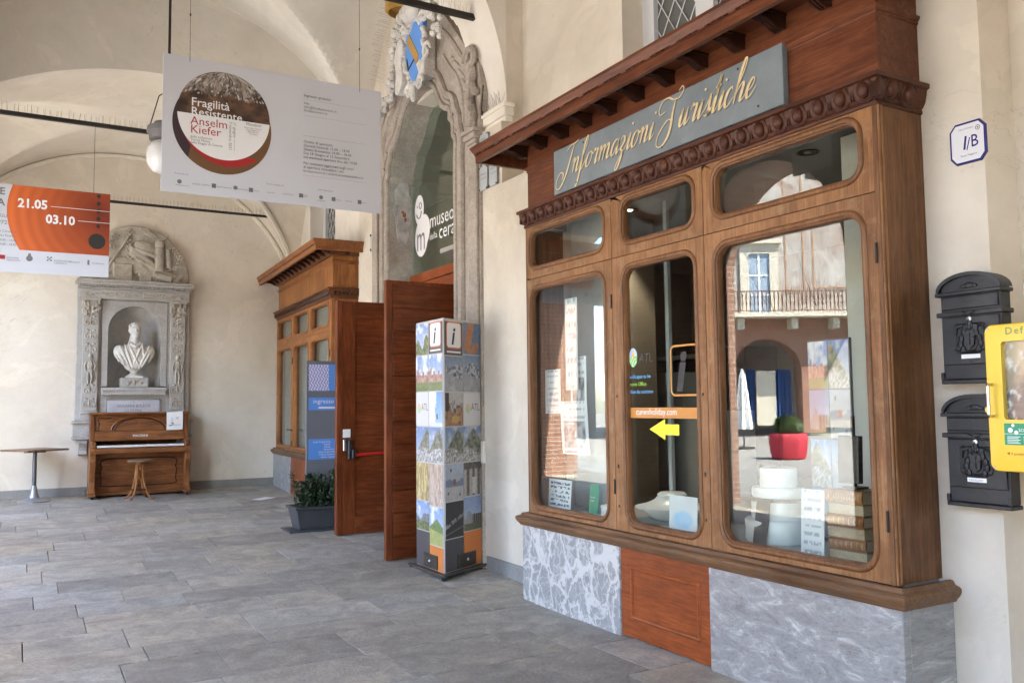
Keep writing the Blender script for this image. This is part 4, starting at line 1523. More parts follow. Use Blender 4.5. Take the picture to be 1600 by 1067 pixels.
# supporting figure plaque and fruit garland on the far side
m = MB()
q = [(-0.42, 0.22), (-0.30, 0.25), (-0.24, 0.12), (-0.30, -0.02), (-0.26, -0.22), (-0.36, -0.36), (-0.47, -0.34), (-0.45, -0.1), (-0.5, 0.05)]
m.poly(CT, [(p.x, p.y) for p in smooth_path([(a, b, 0) for a, b in q], 4, True)], -0.02, 0.09)
m.build('stucco_volute', STUC, portal, bevel=0.01)
for s_, nn in ((-1, 26), (1, 12)):
    m = MB()
    for i in range(nn):
        t = i/max(1, 25)
        u = s_*(0.42+0.50*t**1.2)
        v = 0.42-0.95*t+0.1*sin(t*8)
        for k in range(3):
            m.ell(CT.p(u+random.uniform(-0.06, 0.06), v+random.uniform(-0.05, 0.05), 0.05+random.uniform(-0.03, 0.06)), (random.uniform(0.03, 0.05),)*3, 7, 5)
    o = m.build('garland', STUC, portal, smooth=True)
# gilded crown over the arms
m = MB()
m.lathe((3.66, 8.80, 6.02), [(0.02, 0.32), (0.20, 0.30), (0.24, 0.24), (0.22, 0.18), (0.20, 0.10), (0.205, 0.02), (0.17, 0.0), (0.13, 0.05), (0.02, 0.06)], 20)
m.build('crown', plain('gilded_wood', (0.42, 0.235, 0.05), 0.45, 0.2, 0.2, 8), portal, smooth=True)
stuff(spikes(portal, lambda t: (3.80-0.1*t, 9.75-0.55*t, 5.55+0.75*t), 44, 0.16, 'bird_spikes', 0.2, ((-0.9, 0.5, 0.35),)))
stuff(spikes(portal, lambda t: (3.84, 7.50, 4.3+0.25*t), 14, 0.12, 'bird_spikes', 0.3, ((-0.5, -0.6, 0.5),)))
# glazing, transom bar
m = MB()
ins = [(a*0.998, b) for a, b in inner if b > 3.0]
GP = f_wall(4.18, YC, 0)
m.poly(GP, [(-0.918, 3.16)]+[(a, b-0.002) for a, b in ins if b > 3.2]+[(0.918, 3.16)], 0.0, 0.012)
gp = m.build('glass_pane', GLASG, portal)
m = MB()
m.fbox(GP, -0.918, 0.918, 3.05, 3.16, -0.05, 0.05)
m.fbox(GP, -0.918, 0.918, 2.86, 3.05, -0.05, 0.02)
m.fbox(GP, -0.918, -0.80, 0.1, 2.86, -0.05, 0.03)
m.fbox(GP, 0.80, 0.918, 0.1, 2.86, -0.05, 0.03)
m.build('door_frame', PANELW, portal, bevel=0.004)
m = MB()
m.fbox(GP, -0.918, 0.918, 3.94, 3.955, -0.012, -0.002)
m.build('glazing_bar', GREYP, portal)
# museum sign on the glass
m = MB()
lg = circle(-0.70, 3.97, 0.17, 28, sq=1.0)
m.flat(GP, circle(-0.72, 3.955, 0.135, 28, sq=1.35), 0.0135)
m.flat(GP, circle(-0.66, 3.60, 0.19, 32, sq=1.2), 0.0137)
m.flat(GP, circle(-0.58, 3.68, 0.17, 32, sq=1.15), 0.0139)
put_text(m, GP, 'museo', -0.42, 3.67, 0.25, 0.0135, wide=1.0)
put_text(m, GP, 'della', -0.42, 3.53, 0.115, 0.0135)
put_text(m, GP, 'ceramica', -0.16, 3.50, 0.25, 0.0135, wide=1.0)
ms = m.build('museum_lettering', WHITE, gp)
m = MB()
put_text(m, GP, 'm', -0.80, 3.45, 0.46, 0.0155, wide=0.75)
m.build('emblem_letter', GREYP, ms)
m = MB()
m.tube([GP.p(-0.72+0.07*cos(a), 3.93+0.08*sin(a), 0.0155) for a in [PI*1.1+PI*0.9*i/8 for i in range(9)]], 0.008, 4)
m.tube([GP.p(-0.68+0.035*cos(a), 4.0+0.04*sin(a), 0.0155) for a in [2*PI*i/10 for i in range(10)]], 0.006, 4, closed=True)
m.flat(GP, circle(-0.77, 4.0, 0.014, 8), 0.0155)
m.build('museum_emblem', GREYP, ms)
# hall behind the portal
m = MB()
m.box(8.2, 8.3, 8.65, 13.0, 0, 6)
m.box(5.0, 8.2, 12.9, 13.0, 0, 6)
m.box(5.0, 8.2, 8.62, 8.66, 3.35, 6)
m.box(5.0, 8.2, 8.66, 12.9, 6.0, 6.1)
m.box(5.0, 8.2, 8.66, 12.9, 0.0, 0.09)
m.box(5.3, 5.75, 9.9, 10.15, 3.0, 6.0)
m.build('entrance_hall', ROOMG, portal)

# ------------------------------------------------------------------ door leaves standing open
def leaf_handles(parent, fr):
    pass

dl = thing('door_leaf', 'open reddish wooden door leaf of wide horizontal boards beside the photo totem', 'door', (3.55, 8.05, fz(8.0)))
m = MB()
b0 = fz(8.0)+0.015
m.box(3.145, 3.21, 8.012, 8.075, b0, 2.835)
m.box(3.212, 4.10, 8.025, 8.075, b0, 2.835)
m.build('leaf_core', DOORV, dl, bevel=0.003)
zz = b0+0.004
proto = None
hts = [0.222, 0.228, 0.222, 0.226, 0.225, 0.226, 0.224, 0.228, 0.224, 0.226, 0.227, 0.245]
for hgt in hts:
    if zz+hgt > 2.84:
        hgt = 2.832-zz
    m = MB()
    m.box(3.2145, 4.098, 8.008, 8.0245, zz+0.004, zz+hgt-0.004)
    m.build('board', DOORW, dl, bevel=0.003)
    zz += hgt
m = MB()
m.box(3.15, 3.162, 8.02, 8.05, 1.0, 1.16)
m.build('strike_plate', STEEL, dl)

dl2 = thing('door_leaf', 'open panelled wooden door leaf with red push bar behind the grey planter', 'door', (3.55, 9.6, fz(9.56)))
b0 = fz(9.56)+0.012
m = MB()
m.box(3.152, 3.215, 9.56, 9.63, b0, 2.80)
m.build('edge_strip', DOORV, dl2, bevel=0.004)
for x0, x1 in ((3.218, 3.372), (3.98, 4.12)):
    m = MB()
    m.box(x0, x1, 9.565, 9.62, b0+0.004, 2.798)
    m.build('stile', DOORV, dl2, bevel=0.003)
for z0, z1 in ((b0+0.004, b0+0.20), (2.60, 2.798)):
    m = MB()
    m.box(3.3735, 3.979, 9.566, 9.62, z0, z1)
    m.build('rail', DOORW, dl2, bevel=0.003)
m = MB()
m.box(3.3735, 3.979, 9.575, 9.615, b0+0.2015, 2.5985)
m.build('panel', DOORW, dl2)
m = MB()
m.tube([(3.33, 9.515, 1.02), (4.02, 9.515, 1.05)], 0.017, 8)
pb = m.build('push_bar', plain('red_push_bar', (0.55, 0.02, 0.015), 0.35), dl2, smooth=True)
m = MB()
m.box(3.27, 3.32, 9.50, 9.564, 0.97, 1.2)
m.box(3.315, 3.36, 9.49, 9.564, 0.98, 1.09)
m.build('bar_lock', BLACK, dl2, bevel=0.01)
m = MB()
m.box(3.222, 3.262, 9.53, 9.564, 1.07, 1.20)
m.build('lock_case', STEEL, dl2, bevel=0.006)
m = MB()
m.box(3.225, 3.315, 9.561, 9.5645, 1.22, 1.315)
m.build('sticker', PAPER, dl2)

# ------------------------------------------------------------------ photo totem (three-sided)
A, B_, C_ = Vector((3.28, 6.99, 0)), Vector((3.27, 7.765, 0)), Vector((3.962, 7.365, 0))
cen = (A+B_+C_)/3
zt0 = fz(7.3)
tot = thing('photo_totem', 'three-sided information totem covered in small landscape photos by the portal', 'totem', (cen.x, cen.y, zt0))
m = MB()
m.poly(f_up(0, 0, 0), [(p.x, p.y) for p in (A, C_, B_)], zt0+0.025, zt0+0.045)
m.build('base_plate', plain('brown_steel', (0.10, 0.085, 0.075), 0.5, 0.5, 0.25, 6), tot, bevel=0.003)
m = MB()
for p in (A, B_, C_):
    q = cen+(p-cen)*0.9
    m.lathe((q.x, q.y, zt0-0.004), [(0.02, 0), (0.024, 0.028)], 8)
m.build('foot', BLACK, tot)
a, b, c = [cen+(p-cen)*0.775 for p in (A, B_, C_)]
m = MB()
m.poly(f_up(0, 0, 0), [(p.x, p.y) for p in (a, c, b)], zt0+0.045, 2.375)
m.build('body', plain('totem_grey', (0.52, 0.51, 0.50), 0.45), tot, bevel=0.004)


def scene_print(kind, seed):
    def fn(s, t):
        nz = vn(s, t, seed, 4)
        n2 = vn(s, t, seed+5, 12)
        skyc = mixn((0.62, 0.74, 0.9), (0.16, 0.36, 0.78), t)
        if kind == 'mountain':
            hgt = 0.42+0.5*vn(s, s*0, seed+2, 3.0)-0.15
            c = mixn(skyc, (0.85, 0.87, 0.9), (nz-0.52)*6)
            mt = mixn((0.16, 0.20, 0.24), (0.38, 0.40, 0.42), (n2-0.35)*2)
            c = np.where((t < hgt)[..., None], mt, c)
            gr = mixn((0.08, 0.14, 0.03), (0.30, 0.34, 0.12), (n2-0.3)*2)
            return np.where((t < 0.32+0.1*(nz-0.5))[..., None], gr, c)
        if kind == 'snow':
            c = mixn((0.18, 0.30, 0.50), (0.45, 0.58, 0.74), 1-t)
            hgt = 0.55+0.45*vn(s, s*0, seed+2, 3.0)-0.1
            mt = mixn((0.12, 0.17, 0.26), (0.58, 0.60, 0.64), (n2-0.42)*6)
            c = np.where((t < hgt)[..., None], mt, c)
            sn = mixn((0.36, 0.38, 0.42), (0.52, 0.53, 0.56), (nz-0.3)*2)
            c = np.where((t < 0.45+0.25*(0.5-s))[..., None], sn, c)
            return np.where((abs(s-0.55) < 0.07)[..., None] & (abs(t-0.47) < 0.03)[..., None], (0.06, 0.06, 0.07), c)
        if kind == 'castle':
            c = mixn(skyc, (0.9, 0.92, 0.95), (nz-0.42)*5)
            w = mixn((0.42, 0.16, 0.11), (0.62, 0.42, 0.34), (vn(s, t, seed, 18, 2)-0.3)*2)
            top = 0.46+0.09*(np.sin(s*17+seed) > 0.3)+0.16*(abs(s-0.15) < 0.06)
            c = np.where((t < top)[..., None], w, c)
            return np.where((t < 0.24)[..., None], mixn((0.16, 0.24, 0.06), (0.30, 0.36, 0.13), n2), c)
        if kind == 'plants':
            c = mixn(skyc, (0.8, 0.86, 0.92), (nz-0.45)*4)
            g = mixn((0.10, 0.15, 0.05), (0.42, 0.46, 0.22), (n2-0.3)*2)
            return np.where((t < 0.42+0.5*(nz-0.5)+0.15*np.sin(s*9))[..., None], g, c)
        if kind == 'hand':
            c = np.broadcast_to(np.array((0.14, 0.24, 0.44)), s.shape+(3,)).copy()
            o = ((abs(s-0.30-0.25*(t-0.4)) < 0.2) & (t > 0.12)) | ((abs(s-0.72) < 0.16) & (t < 0.38) & (t > 0.1)) | ((t < 0.2) & (t > 0.03) & (s > 0.18) & (s < 0.8))
            return np.where(o[..., None], mixn((0.50, 0.17, 0.05), (0.66, 0.28, 0.09), nz), c)
        if kind == 'cloud':
            c = mixn((0.10, 0.35, 0.80), (0.35, 0.60, 0.92), 1-t)
            c = mixn(c, (0.88, 0.92, 0.97), (0.55-s+0.5*(nz-0.5))*6)
            c = np.where((t < 0.1)[..., None], (0.7, 0.8, 0.92), c)
            return np.where((abs(s-0.62) < 0.05)[..., None] & (abs(t-0.28) < 0.07)[..., None], (0.05, 0.06, 0.1), c)
        if kind == 'food':
            c = mixn((0.12, 0.09, 0.08), (0.55, 0.53, 0.52), (t-0.45)*4+(n2-0.5)*4)
            f = mixn((0.24, 0.08, 0.03), (0.62, 0.34, 0.12), (n2-0.25)*2)
            c = np.where((t < 0.5+0.1*np.sin(s*9))[..., None], f, c)
            c = np.where((abs(s-0.55) < 0.18)[..., None] & (abs(t-0.2) < 0.1)[..., None], (0.66, 0.40, 0.03), c)
            return np.where((s < 0.22)[..., None] & (t > 0.45)[..., None], (0.06, 0.045, 0.04), c)
        if kind == 'logo':
            c = np.full(s.shape+(3,), 0.62)
            d = (s-0.26)**2/0.02+(t-0.52)**2/0.022
            lg_ = np.where((t > 0.52)[..., None], mixn((0.45, 0.58, 0.75), (0.75, 0.50, 0.22), (0.30-abs(s-0.26)-(t-0.52))*8), (0.40, 0.62, 0.30))
            return np.where((d < 1)[..., None], lg_, c)
        if kind == 'trail':
            c = mixn(skyc*0.8, (0.6, 0.65, 0.72), (nz-0.5)*4)
            hgt = 0.55+0.42*(1-abs(s-(seed % 7)/7)*2.2)+0.1*(n2-0.5)
            g = mixn((0.10, 0.12, 0.07), (0.36, 0.36, 0.24), (n2-0.3)*2.2)
            c = np.where((t < hgt)[..., None], g, c)
            w = mixn((0.25, 0.27, 0.22), (0.72, 0.68, 0.72), (vn(s, t, seed+9, 22, 2)-0.35)*3)
            return np.where((t < 0.30+0.12*np.sin(s*3+seed))[..., None], w, c)
        if kind == 'yellow':
            return mixn((0.34, 0.20, 0.06), (0.80, 0.64, 0.20), (vn(s*2.2, t*0.9, seed, 7, 4)-0.28)*2.4)
        if kind == 'pink':
            return mixn((0.42, 0.28, 0.18), (0.74, 0.58, 0.46), (vn(s*2, t, seed, 7, 4)-0.3)*2.2)
        if kind == 'balloon':
            c = mixn((0.40, 0.43, 0.47), (0.42, 0.52, 0.66), t)
            c = np.where((abs(t-0.42-0.05*np.sin(s*8)) < 0.12)[..., None], (0.17, 0.25, 0.40), c)
            c = np.where((t < 0.38)[..., None], mixn((0.42, 0.42, 0.43), (0.55, 0.55, 0.55), nz), c)
            for cx, cy, r, cc in ((0.5, 0.5, 0.10, (0.35, 0.10, 0.07)), (0.3, 0.83, 0.05, (0.06, 0.06, 0.08)), (0.16, 0.2, 0.04, (0.08, 0.08, 0.1)), (0.8, 0.14, 0.045, (0.1, 0.1, 0.1))):
                c = np.where((((s-cx)/r)**2+((t-cy)/(r*0.9))**2 < 1)[..., None], cc, c)
            return c
        if kind == 'church':
            c = mixn((0.10, 0.09, 0.08), (0.50, 0.46, 0.40), (np.sin(s*20)*0.5+0.5)*1.2*(t < 0.8)+n2-0.5)
            return np.where((abs(s-0.6) < 0.12)[..., None] & (t < 0.55)[..., None] & (t > 0.05)[..., None], (0.62, 0.60, 0.55), c)
        if kind == 'dark':
            c = mixn((0.028, 0.026, 0.026), (0.05, 0.045, 0.045), nz)
            l_ = abs(t-0.30-0.32*s-0.04*(n2-0.5)) < 0.06
            c = np.where(l_[..., None], mixn((0.06, 0.06, 0.07), (0.45, 0.43, 0.45), (n2-0.35)*3), c)
            return np.where((abs(t-0.10-0.18*s) < 0.015)[..., None], (0.22, 0.19, 0.2), c)
        if kind == 'meadow':
            c = mixn(skyc, (0.9, 0.93, 0.97), (nz-0.5)*6)
            hgt = 0.55+0.15*(1-abs(s-0.55)*3)+0.06*(n2-0.5)
            c = np.where((t < hgt)[..., None], mixn((0.10, 0.20, 0.04), (0.26, 0.38, 0.08), n2), c)
            return np.where((t < 0.42-0.1*s)[..., None], mixn((0.38, 0.42, 0.06), (0.52, 0.55, 0.12), nz), c)
        if kind == 'house':
            c = mixn((0.20, 0.34, 0.62), (0.42, 0.56, 0.78), 1-t)
            c = np.where((t < 0.62-abs(s-0.3)*1.0)[..., None], mixn((0.26, 0.26, 0.27), (0.42, 0.40, 0.38), n2), c)
            c = np.where((s > 0.48)[..., None] & (t < 0.48)[..., None], mixn((0.05, 0.045, 0.04), (0.28, 0.26, 0.23), (np.sin(s*50) > 0.3)*0.7), c)
            return np.where((t < 0.2)[..., None], (0.12, 0.14, 0.06), c)
        return np.full(s.shape+(3,), 0.5)
    return fn


def side_print(p0, p1):
    d = (p1-p0)
    w = d.length
    d.normalize()
    fr = Fr((p0.x, p0.y, 0), d, (0, 0, 1), d.cross(Vector((0, 0, 1))))
    return fr, w


def panel_column(fr, u0, u1, spec, parent):
    for z1, z0, kind, seed in spec:
        m = MB()
        g = 0.003
        m.fbox(fr, u0+g, u1-g, z0+g, z1-g, 0.0005, 0.006)
        dk = {'grey': plain('print_charcoal', (0.075, 0.073, 0.078), 0.45), 'orange': plain('print_orange', (0.62, 0.20, 0.045), 0.45)}
        if kind in dk:
            m.build('photo_panel', dk[kind], parent)
            continue
        if kind == 'info':
            p = m.build('photo_panel', plain('info_brown', (0.115, 0.10, 0.09), 0.45), parent)
            cx, cz, hh, ww = (u0+u1)/2, (z0+z1)/2+0.03, (z1-z0)*0.36, (u1-u0)*0.38
            m = MB()
            m.flat(fr, rrect(cx-ww-0.012, cx+ww+0.012, cz-hh-0.012, cz+hh+0.012, 0.04), 0.007)
            q = m.build('sign_border', plain('sign_red', (0.60, 0.16, 0.08), 0.5), p)
            m = MB()
            m.flat(fr, rrect(cx-ww, cx+ww, cz-hh, cz+hh, 0.03), 0.0078)
            m.fbox(fr, cx-ww, cx+ww, z0+0.025, z0+0.04, 0.0065, 0.007)
            m.build('sign_field', WHITE, p)
            m = MB()
            put_text(m, fr, 'i', cx-0.045, cz-hh*0.72, hh*2.0, 0.0086, shear=0.22, offset=0.025, wide=0.95)
            m.build('lettering', INK, p)
            continue
        p = m.build('photo_panel', plain('print_edge', (0.5, 0.5, 0.5), 0.5) if 'print_edge' not in bpy.data.materials else bpy.data.materials['print_edge'], parent)
        def muted(s, t, f=scene_print(kind, seed), sd=seed):
            c = f(s, t)
            gy = c.mean(-1, keepdims=True)
            c = (gy+(c-gy)*0.72)*(0.84 if kind != 'logo' else 1.0)
            return c if kind == 'logo' else c*(0.78+0.44*vn(s, t, sd+31, 20, 2)[..., None])
        grid_print('photo_print', fr, u0+g, u1-g, z0+g, z1-g, 0.0066, 40, 52, muted, p)
        if kind == 'logo':
            m = MB()
            put_text(m, fr, 'ATL', u0+(u1-u0)*0.44, z0+(z1-z0)*0.46, 0.095, 0.0072, wide=0.85)
            m.build('lettering', INKG, p)


sp_ = 0.012
Z = [2.372, 2.07, 1.71, 1.395, 1.06, 0.70, 0.40, zt0+0.05]
fl, wl = side_print(b, a)
panel_column(fl, 0.008, wl/2-0.002, [(2.36, 2.055, 'plants', 3), (2.05, 1.71, 'castle', 4), (1.705, 1.385, 'logo', 5), (1.38, 1.05, 'trail', 6), (1.045, 0.69, 'yellow', 7), (0.685, 0.415, 'mountain', 8), (0.41, zt0+0.05, 'grey', 0)], tot)
panel_column(fl, wl/2+0.002, wl-0.012, [(2.35, 2.055, 'info', 3), (2.05, 1.71, 'castle', 14), (1.705, 1.385, 'cloud', 15), (1.38, 1.05, 'trail', 12), (1.045, 0.66, 'pink', 17), (0.655, 0.305, 'meadow', 18), (0.30, zt0+0.05, 'orange', 0)], tot)
frr, wr = side_print(a, c)
panel_column(frr, 0.012, wr/2-0.002, [(2.35, 2.035, 'info', 3), (2.03, 1.70, 'snow', 24), (1.695, 1.385, 'food', 25), (1.38, 1.05, 'trail', 26), (1.045, 0.71, 'balloon', 27), (0.705, 0.375, 'dark', 28), (0.37, zt0+0.05, 'grey', 0)], tot)
panel_column(frr, wr/2+0.002, wr-0.008, [(2.36, 2.055, 'hand', 33), (2.05, 1.70, 'snow', 34), (1.695, 1.385, 'logo', 35), (1.38, 1.05, 'trail', 39), (1.045, 0.73, 'church', 37), (0.725, 0.41, 'house', 38), (0.405, zt0+0.05, 'orange', 0)], tot)
for fr, w in ((fl, wl), (frr, wr)):
    m = MB()
    m.fbox(fr, w*0.33, w*0.80, zt0+0.06, zt0+0.185, 0.0066, 0.02)
    bx = m.build('leaflet_box', plain('bronze_plate', (0.065, 0.055, 0.045), 0.45, 0.4, 0.2, 20), tot, bevel=0.003)
    m = MB()
    m.lathe((0, 0, 0), [(0.012, 0.0), (0.014, 0.006), (0.005, 0.016)], 10, Fr(fr.p(w*0.56, zt0+0.125, 0.02), fr.U, fr.V, fr.N))
    m.build('lock', STEEL, bx)

# ------------------------------------------------------------------ planter and information panel
pl = thing('planter', 'dark grey plastic trough with evergreen shrubs on its tray', 'planter', (3.15, 10.2, fz(10.2)))
z0 = fz(10.1)
fr = f_up(0, 0, z0)
m = MB()
m.box(2.74, 3.85, 9.98, 10.42, z0-0.003, z0+0.018)
m.build('tray', TROUG, pl, bevel=0.004)
m = MB()
def rect(x0, x1, y0, y1, z):
    return [(x0, y0, z), (x1, y0, z), (x1, y1, z), (x0, y1, z)]
m.loft([rect(2.87, 3.80, 10.03, 10.35, z0+0.019), rect(2.825, 3.845, 9.99, 10.39, z0+0.25), rect(2.805, 3.865, 9.97, 10.41, z0+0.252), rect(2.80, 3.87, 9.965, 10.415, z0+0.285), rect(2.83, 3.84, 9.995, 10.385, z0+0.285), rect(2.84, 3.83, 10.0, 10.38, z0+0.23)], capped=True)
m.build('trough', TROUG, pl, bevel=0.003)
m = MB()
m.box(2.845, 3.825, 10.005, 10.375, z0+0.2, z0+0.262)
m.build('soil', SOIL, pl)
m = MB()
m2 = MB()
rs = random.Random(3)
for i in range(70):
    x = rs.uniform(2.9, 3.78)
    yb = rs.uniform(10.05, 10.33)
    h = rs.uniform(0.26, 0.44)*(1.0 if rs.random() > 0.2 else 1.12)
    if abs(x-3.22) < 0.06:
        h *= 0.6
    tx, ty = x+rs.uniform(-0.1, 0.1), yb+rs.uniform(-0.08, 0.08)
    pts = [Vector((x, yb, z0+0.25)), Vector(((x+tx)/2, (yb+ty)/2, z0+0.25+h*0.5)), Vector((tx, ty, z0+0.25+h))]
    m2.tube(pts, 0.004, 4)
    for k in range(44):
        t = rs.uniform(0.05, 1.0)
        p = pts[0].lerp(pts[2], t)
        d = Vector((rs.uniform(-1, 1), rs.uniform(-1, 1), rs.uniform(0.1, 1.0))).normalized()
        s_ = d.cross(Vector((rs.uniform(-1, 1), rs.uniform(-1, 1), rs.uniform(-1, 1)))).normalized()
        l, w = rs.uniform(0.035, 0.065), rs.uniform(0.010, 0.016)
        n_ = d.cross(s_)*0.006
        m.add([p, p+d*l*0.5+s_*w+n_, p+d*l, p+d*l*0.5-s_*w+n_], [(0, 1, 2), (0, 2, 3)])
m2.build('stem', SOIL, pl)
stuff(m.build('leaves', LEAF, pl))

ip = thing('info_panel', 'slanted grey notice panel with blue labels standing behind the planter', 'notice panel', (3.4, 10.5, fz(10.5)))
IP = Fr((3.0, 10.45, 0), Vector((1, 0.0, 0)), (0, 0, 1), (0, -1, 0))
m = MB()
m.fbox(IP, 0.06, 0.82, fz(10.45)+0.01, 2.145, -0.03, 0.0)
pn = m.build('panel', GREYP, ip, bevel=0.002)
m = MB()
m.box(3.02, 3.86, 10.44, 10.62, fz(10.45)-0.003, fz(10.45)+0.012)
m.build('foot_plate', GREYP, ip)

def tilepat(s, t):
    u, v = s*7, t*4
    a = np.sin(u*2*PI+2.2*np.sin(v*2*PI))
    b2 = np.sin(v*4*PI+u*PI)
    c = mixn((0.10, 0.20, 0.50), (0.70, 0.74, 0.88), (a+1)*0.55)
    return mixn(c, (0.55, 0.25, 0.50), (b2*a-0.25)*1.5)

grid_print('pattern_print', IP, 0.085, 0.34, 1.775, 2.10, 0.003, 56, 48, tilepat, pn)
for q_ in ((0.34, 0.78, 1.775, 2.10), (0.085, 0.78, 1.535, 1.69), (0.085, 0.78, 0.93, 1.18)):
    m = MB()
    m.quad(IP, *q_, 0.003)
    bl = m.build('blue_label', BLUEP, pn)
m = MB()
put_text(m, IP, 'ingresso museo', 0.14, 1.62, 0.08, 0.005)
m.quad(IP, 0.21, 0.74, 1.555, 1.575, 0.005)
for i, (tx, uu) in enumerate((('orari di apertura', 0.14), ('lunedì', 0.28), ('chiuso', 0.28), ('domenica', 0.28), ('tutte le giornate', 0.21), ('orario continuato', 0.22), ('ultimo ingresso', 0.24))):
    put_text(m, IP, tx, uu, 1.135-0.031*i, 0.033, 0.005)
m.build('lettering', WHITE, bl)

# ------------------------------------------------------------------ hanging banners and lamp
BN = f_back(0.93, 7.25, 4.447)
b1 = thing('hanging_banner', 'large white exhibition banner with a round picture hanging from thin wires', 'banner', (1.86, 7.25, 3.32))
m = MB()
m.fbox(BN, 0, 1.865, -1.133, 0, -0.008, 0.0)
bd = m.build('panel', WHTB, b1, bevel=0.0015)
for uu in (0.205, 1.66):
    m = MB()
    m.tube([BN.p(uu, -0.04, 0.003), BN.p(uu, 0.0, 0.001), BN.p(uu-0.004, 0.9, 0.0)], 0.0018, 4)
    m.lathe(BN.p(uu-0.001, 0.36, 0), [(0.006, -0.01), (0.006, 0.01)], 6)
    m.build('wire', IRON, b1)
c2 = (0.475, -0.545)
m = MB()
m.flat(BN, circle(c2[0], c2[1], 0.398, 60), 0.0008)
m.build('disc_print', BROWN, bd)
m = MB()
m.flat(BN, circle(c2[0], c2[1], 0.398, 40, PI*0.62, PI*1.26), 0.0016)
m.build('disc_print', DARKR, bd)
m = MB()
m.flat(BN, circle(0.515, -0.50, 0.375, 40, PI*1.13, PI*1.72), 0.0024)
m.build('disc_print', RED, bd)
c1 = (0.485, -0.45)
R1 = 0.372
m = MB()
m.flat(BN, circle(c1[0], c1[1], R1, 64), 0.0032)
m.build('disc_print', WHITE, bd)
# picture in the upper part of the disc: a plain mottled brown abstraction
nu, nv = 120, 64
vs, cols = [], []
for j in range(nv+1):
    t = j/nv
    v = -0.468+(c1[1]+R1-0.0005+0.468)*t
    hw = math.sqrt(max(0, R1**2-(v-c1[1])**2))
    for i in range(nu+1):
        vs.append(BN.p(c1[0]-hw+2*hw*i/nu, v, 0.004))
ss, tt = np.meshgrid(np.linspace(0, 1, nu+1), np.linspace(0, 1, nv+1))
nz, n2 = vn(ss, tt, 91, 5), vn(ss*2, tt*0.8, 95, 9)
pc = mixn((0.035, 0.018, 0.012), (0.17, 0.085, 0.045), (nz-0.35)*2.4)
pc = mixn(pc, mixn((0.12, 0.09, 0.07), (0.52, 0.46, 0.42), (n2-0.3)*2), (tt-0.48+0.5*(nz-0.5))*6)
ln = np.minimum(abs(ss-0.52-0.28*(tt-0.6)+0.06*np.sin(tt*14)), abs(tt-0.72-0.22*np.sin(ss*5+1)))
pc = mixn(pc, (0.03, 0.022, 0.02), (0.012-ln)*150)
n3 = vn(ss*3.2, tt*0.9+ss, 97, 16, 3)
pc = mixn(pc, (0.025, 0.018, 0.015), (n3-0.60)*9*(tt > 0.35))
pc = mixn(pc, (0.62, 0.57, 0.53), (vn(ss*3.5, tt, 99, 15, 2)-0.66)*9*(tt > 0.45))
me = bpy.data.meshes.new('picture_print')
k = nu+1
me.from_pydata(vs, [], [(j*k+i, j*k+i+1, (j+1)*k+i+1, (j+1)*k+i) for j in range(nv) for i in range(nu)])
ca = me.color_attributes.new('print', 'FLOAT_COLOR', 'POINT')
ca.data.foreach_set('color', np.concatenate([np.clip(pc, 0, 1).reshape(-1, 3), np.ones((len(vs), 1))], 1).ravel())
me.materials.append(PRINTM)
link('picture_print', me, bd)
lettering(bd, BN, [('Fragilità', 0.218, -0.40, 0.098), ('Resistente', 0.218, -0.478, 0.098)], WHITE, 0.0055, offset=0.008)
lettering(bd, BN, [('Anselm', 0.215, -0.556, 0.098), ('Kiefer', 0.215, -0.628, 0.098)], RED, 0.0055)
mb = MB()
for tx, uu, vv, sz in (('dalla collezione', 0.216, -0.668, 0.028), ('Terrae Motus', 0.216, -0.692, 0.028), ('della Reggia di Caserta', 0.216, -0.716, 0.028), ('Mondovì', 0.66, -0.50, 0.036), ('Museo della Ceramica', 0.645, -0.525, 0.016), ('Piazza Maggiore 1', 0.66, -0.542, 0.016), ('12084 Mondovì', 0.665, -0.559, 0.016), ('Ex Chiesa', 0.69, -0.576, 0.016),
                       ('Ingresso gratuito', 1.15, -0.168, 0.036), ('Info:', 1.15, -0.236, 0.033), ('info@fondazionecrc.it', 1.15, -0.268, 0.033), ('fondazionecrc.it', 1.15, -0.300, 0.033),
                       ('Orario di apertura:', 1.15, -0.578, 0.034), ('Giovedì-Venerdì: 15.00 – 18.00', 1.15, -0.612, 0.033), ('Sabato-Domenica: 10.00 – 18.00', 1.15, -0.646, 0.033), ('Dal 18 Giugno al 12 Settembre', 1.15, -0.680, 0.033), ('nel weekend apertura fino alle 19.00', 1.15, -0.714, 0.033),
                       ('Per rimanere aggiornati sugli orari', 1.15, -0.768, 0.033), ('di apertura consultare i siti:', 1.15, -0.802, 0.033), ('fondazionecrc.it | museoceramicamondovi.it', 1.15, -0.836, 0.0305),
                       ('Promosso da', 0.10, -0.985, 0.02), ('Con il sostegno di', 0.83, -0.985, 0.02), ('Con il patrocinio', 1.28, -0.985, 0.02)):
    put_text(mb, BN, tx, uu, vv, sz, 0.0055)
for vv in (-0.192, -0.335, -0.515, -0.865):
    mb.quad(BN, 1.15, 1.72, vv, vv+0.0012, 0.003)
mb.build('lettering', INKG, bd)
mb = MB()
vf = Fr(BN.p(0.535, -0.49, 0), -BN.V, BN.U, BN.N)
put_text(mb, vf, '11 giugno ———', 0.0, 0.022, 0.034, 0.0055)
put_text(mb, vf, '7 novembre 2021', 0.0, -0.012, 0.034, 0.0055)
mb.build('lettering', INKG, bd)
mb = MB()
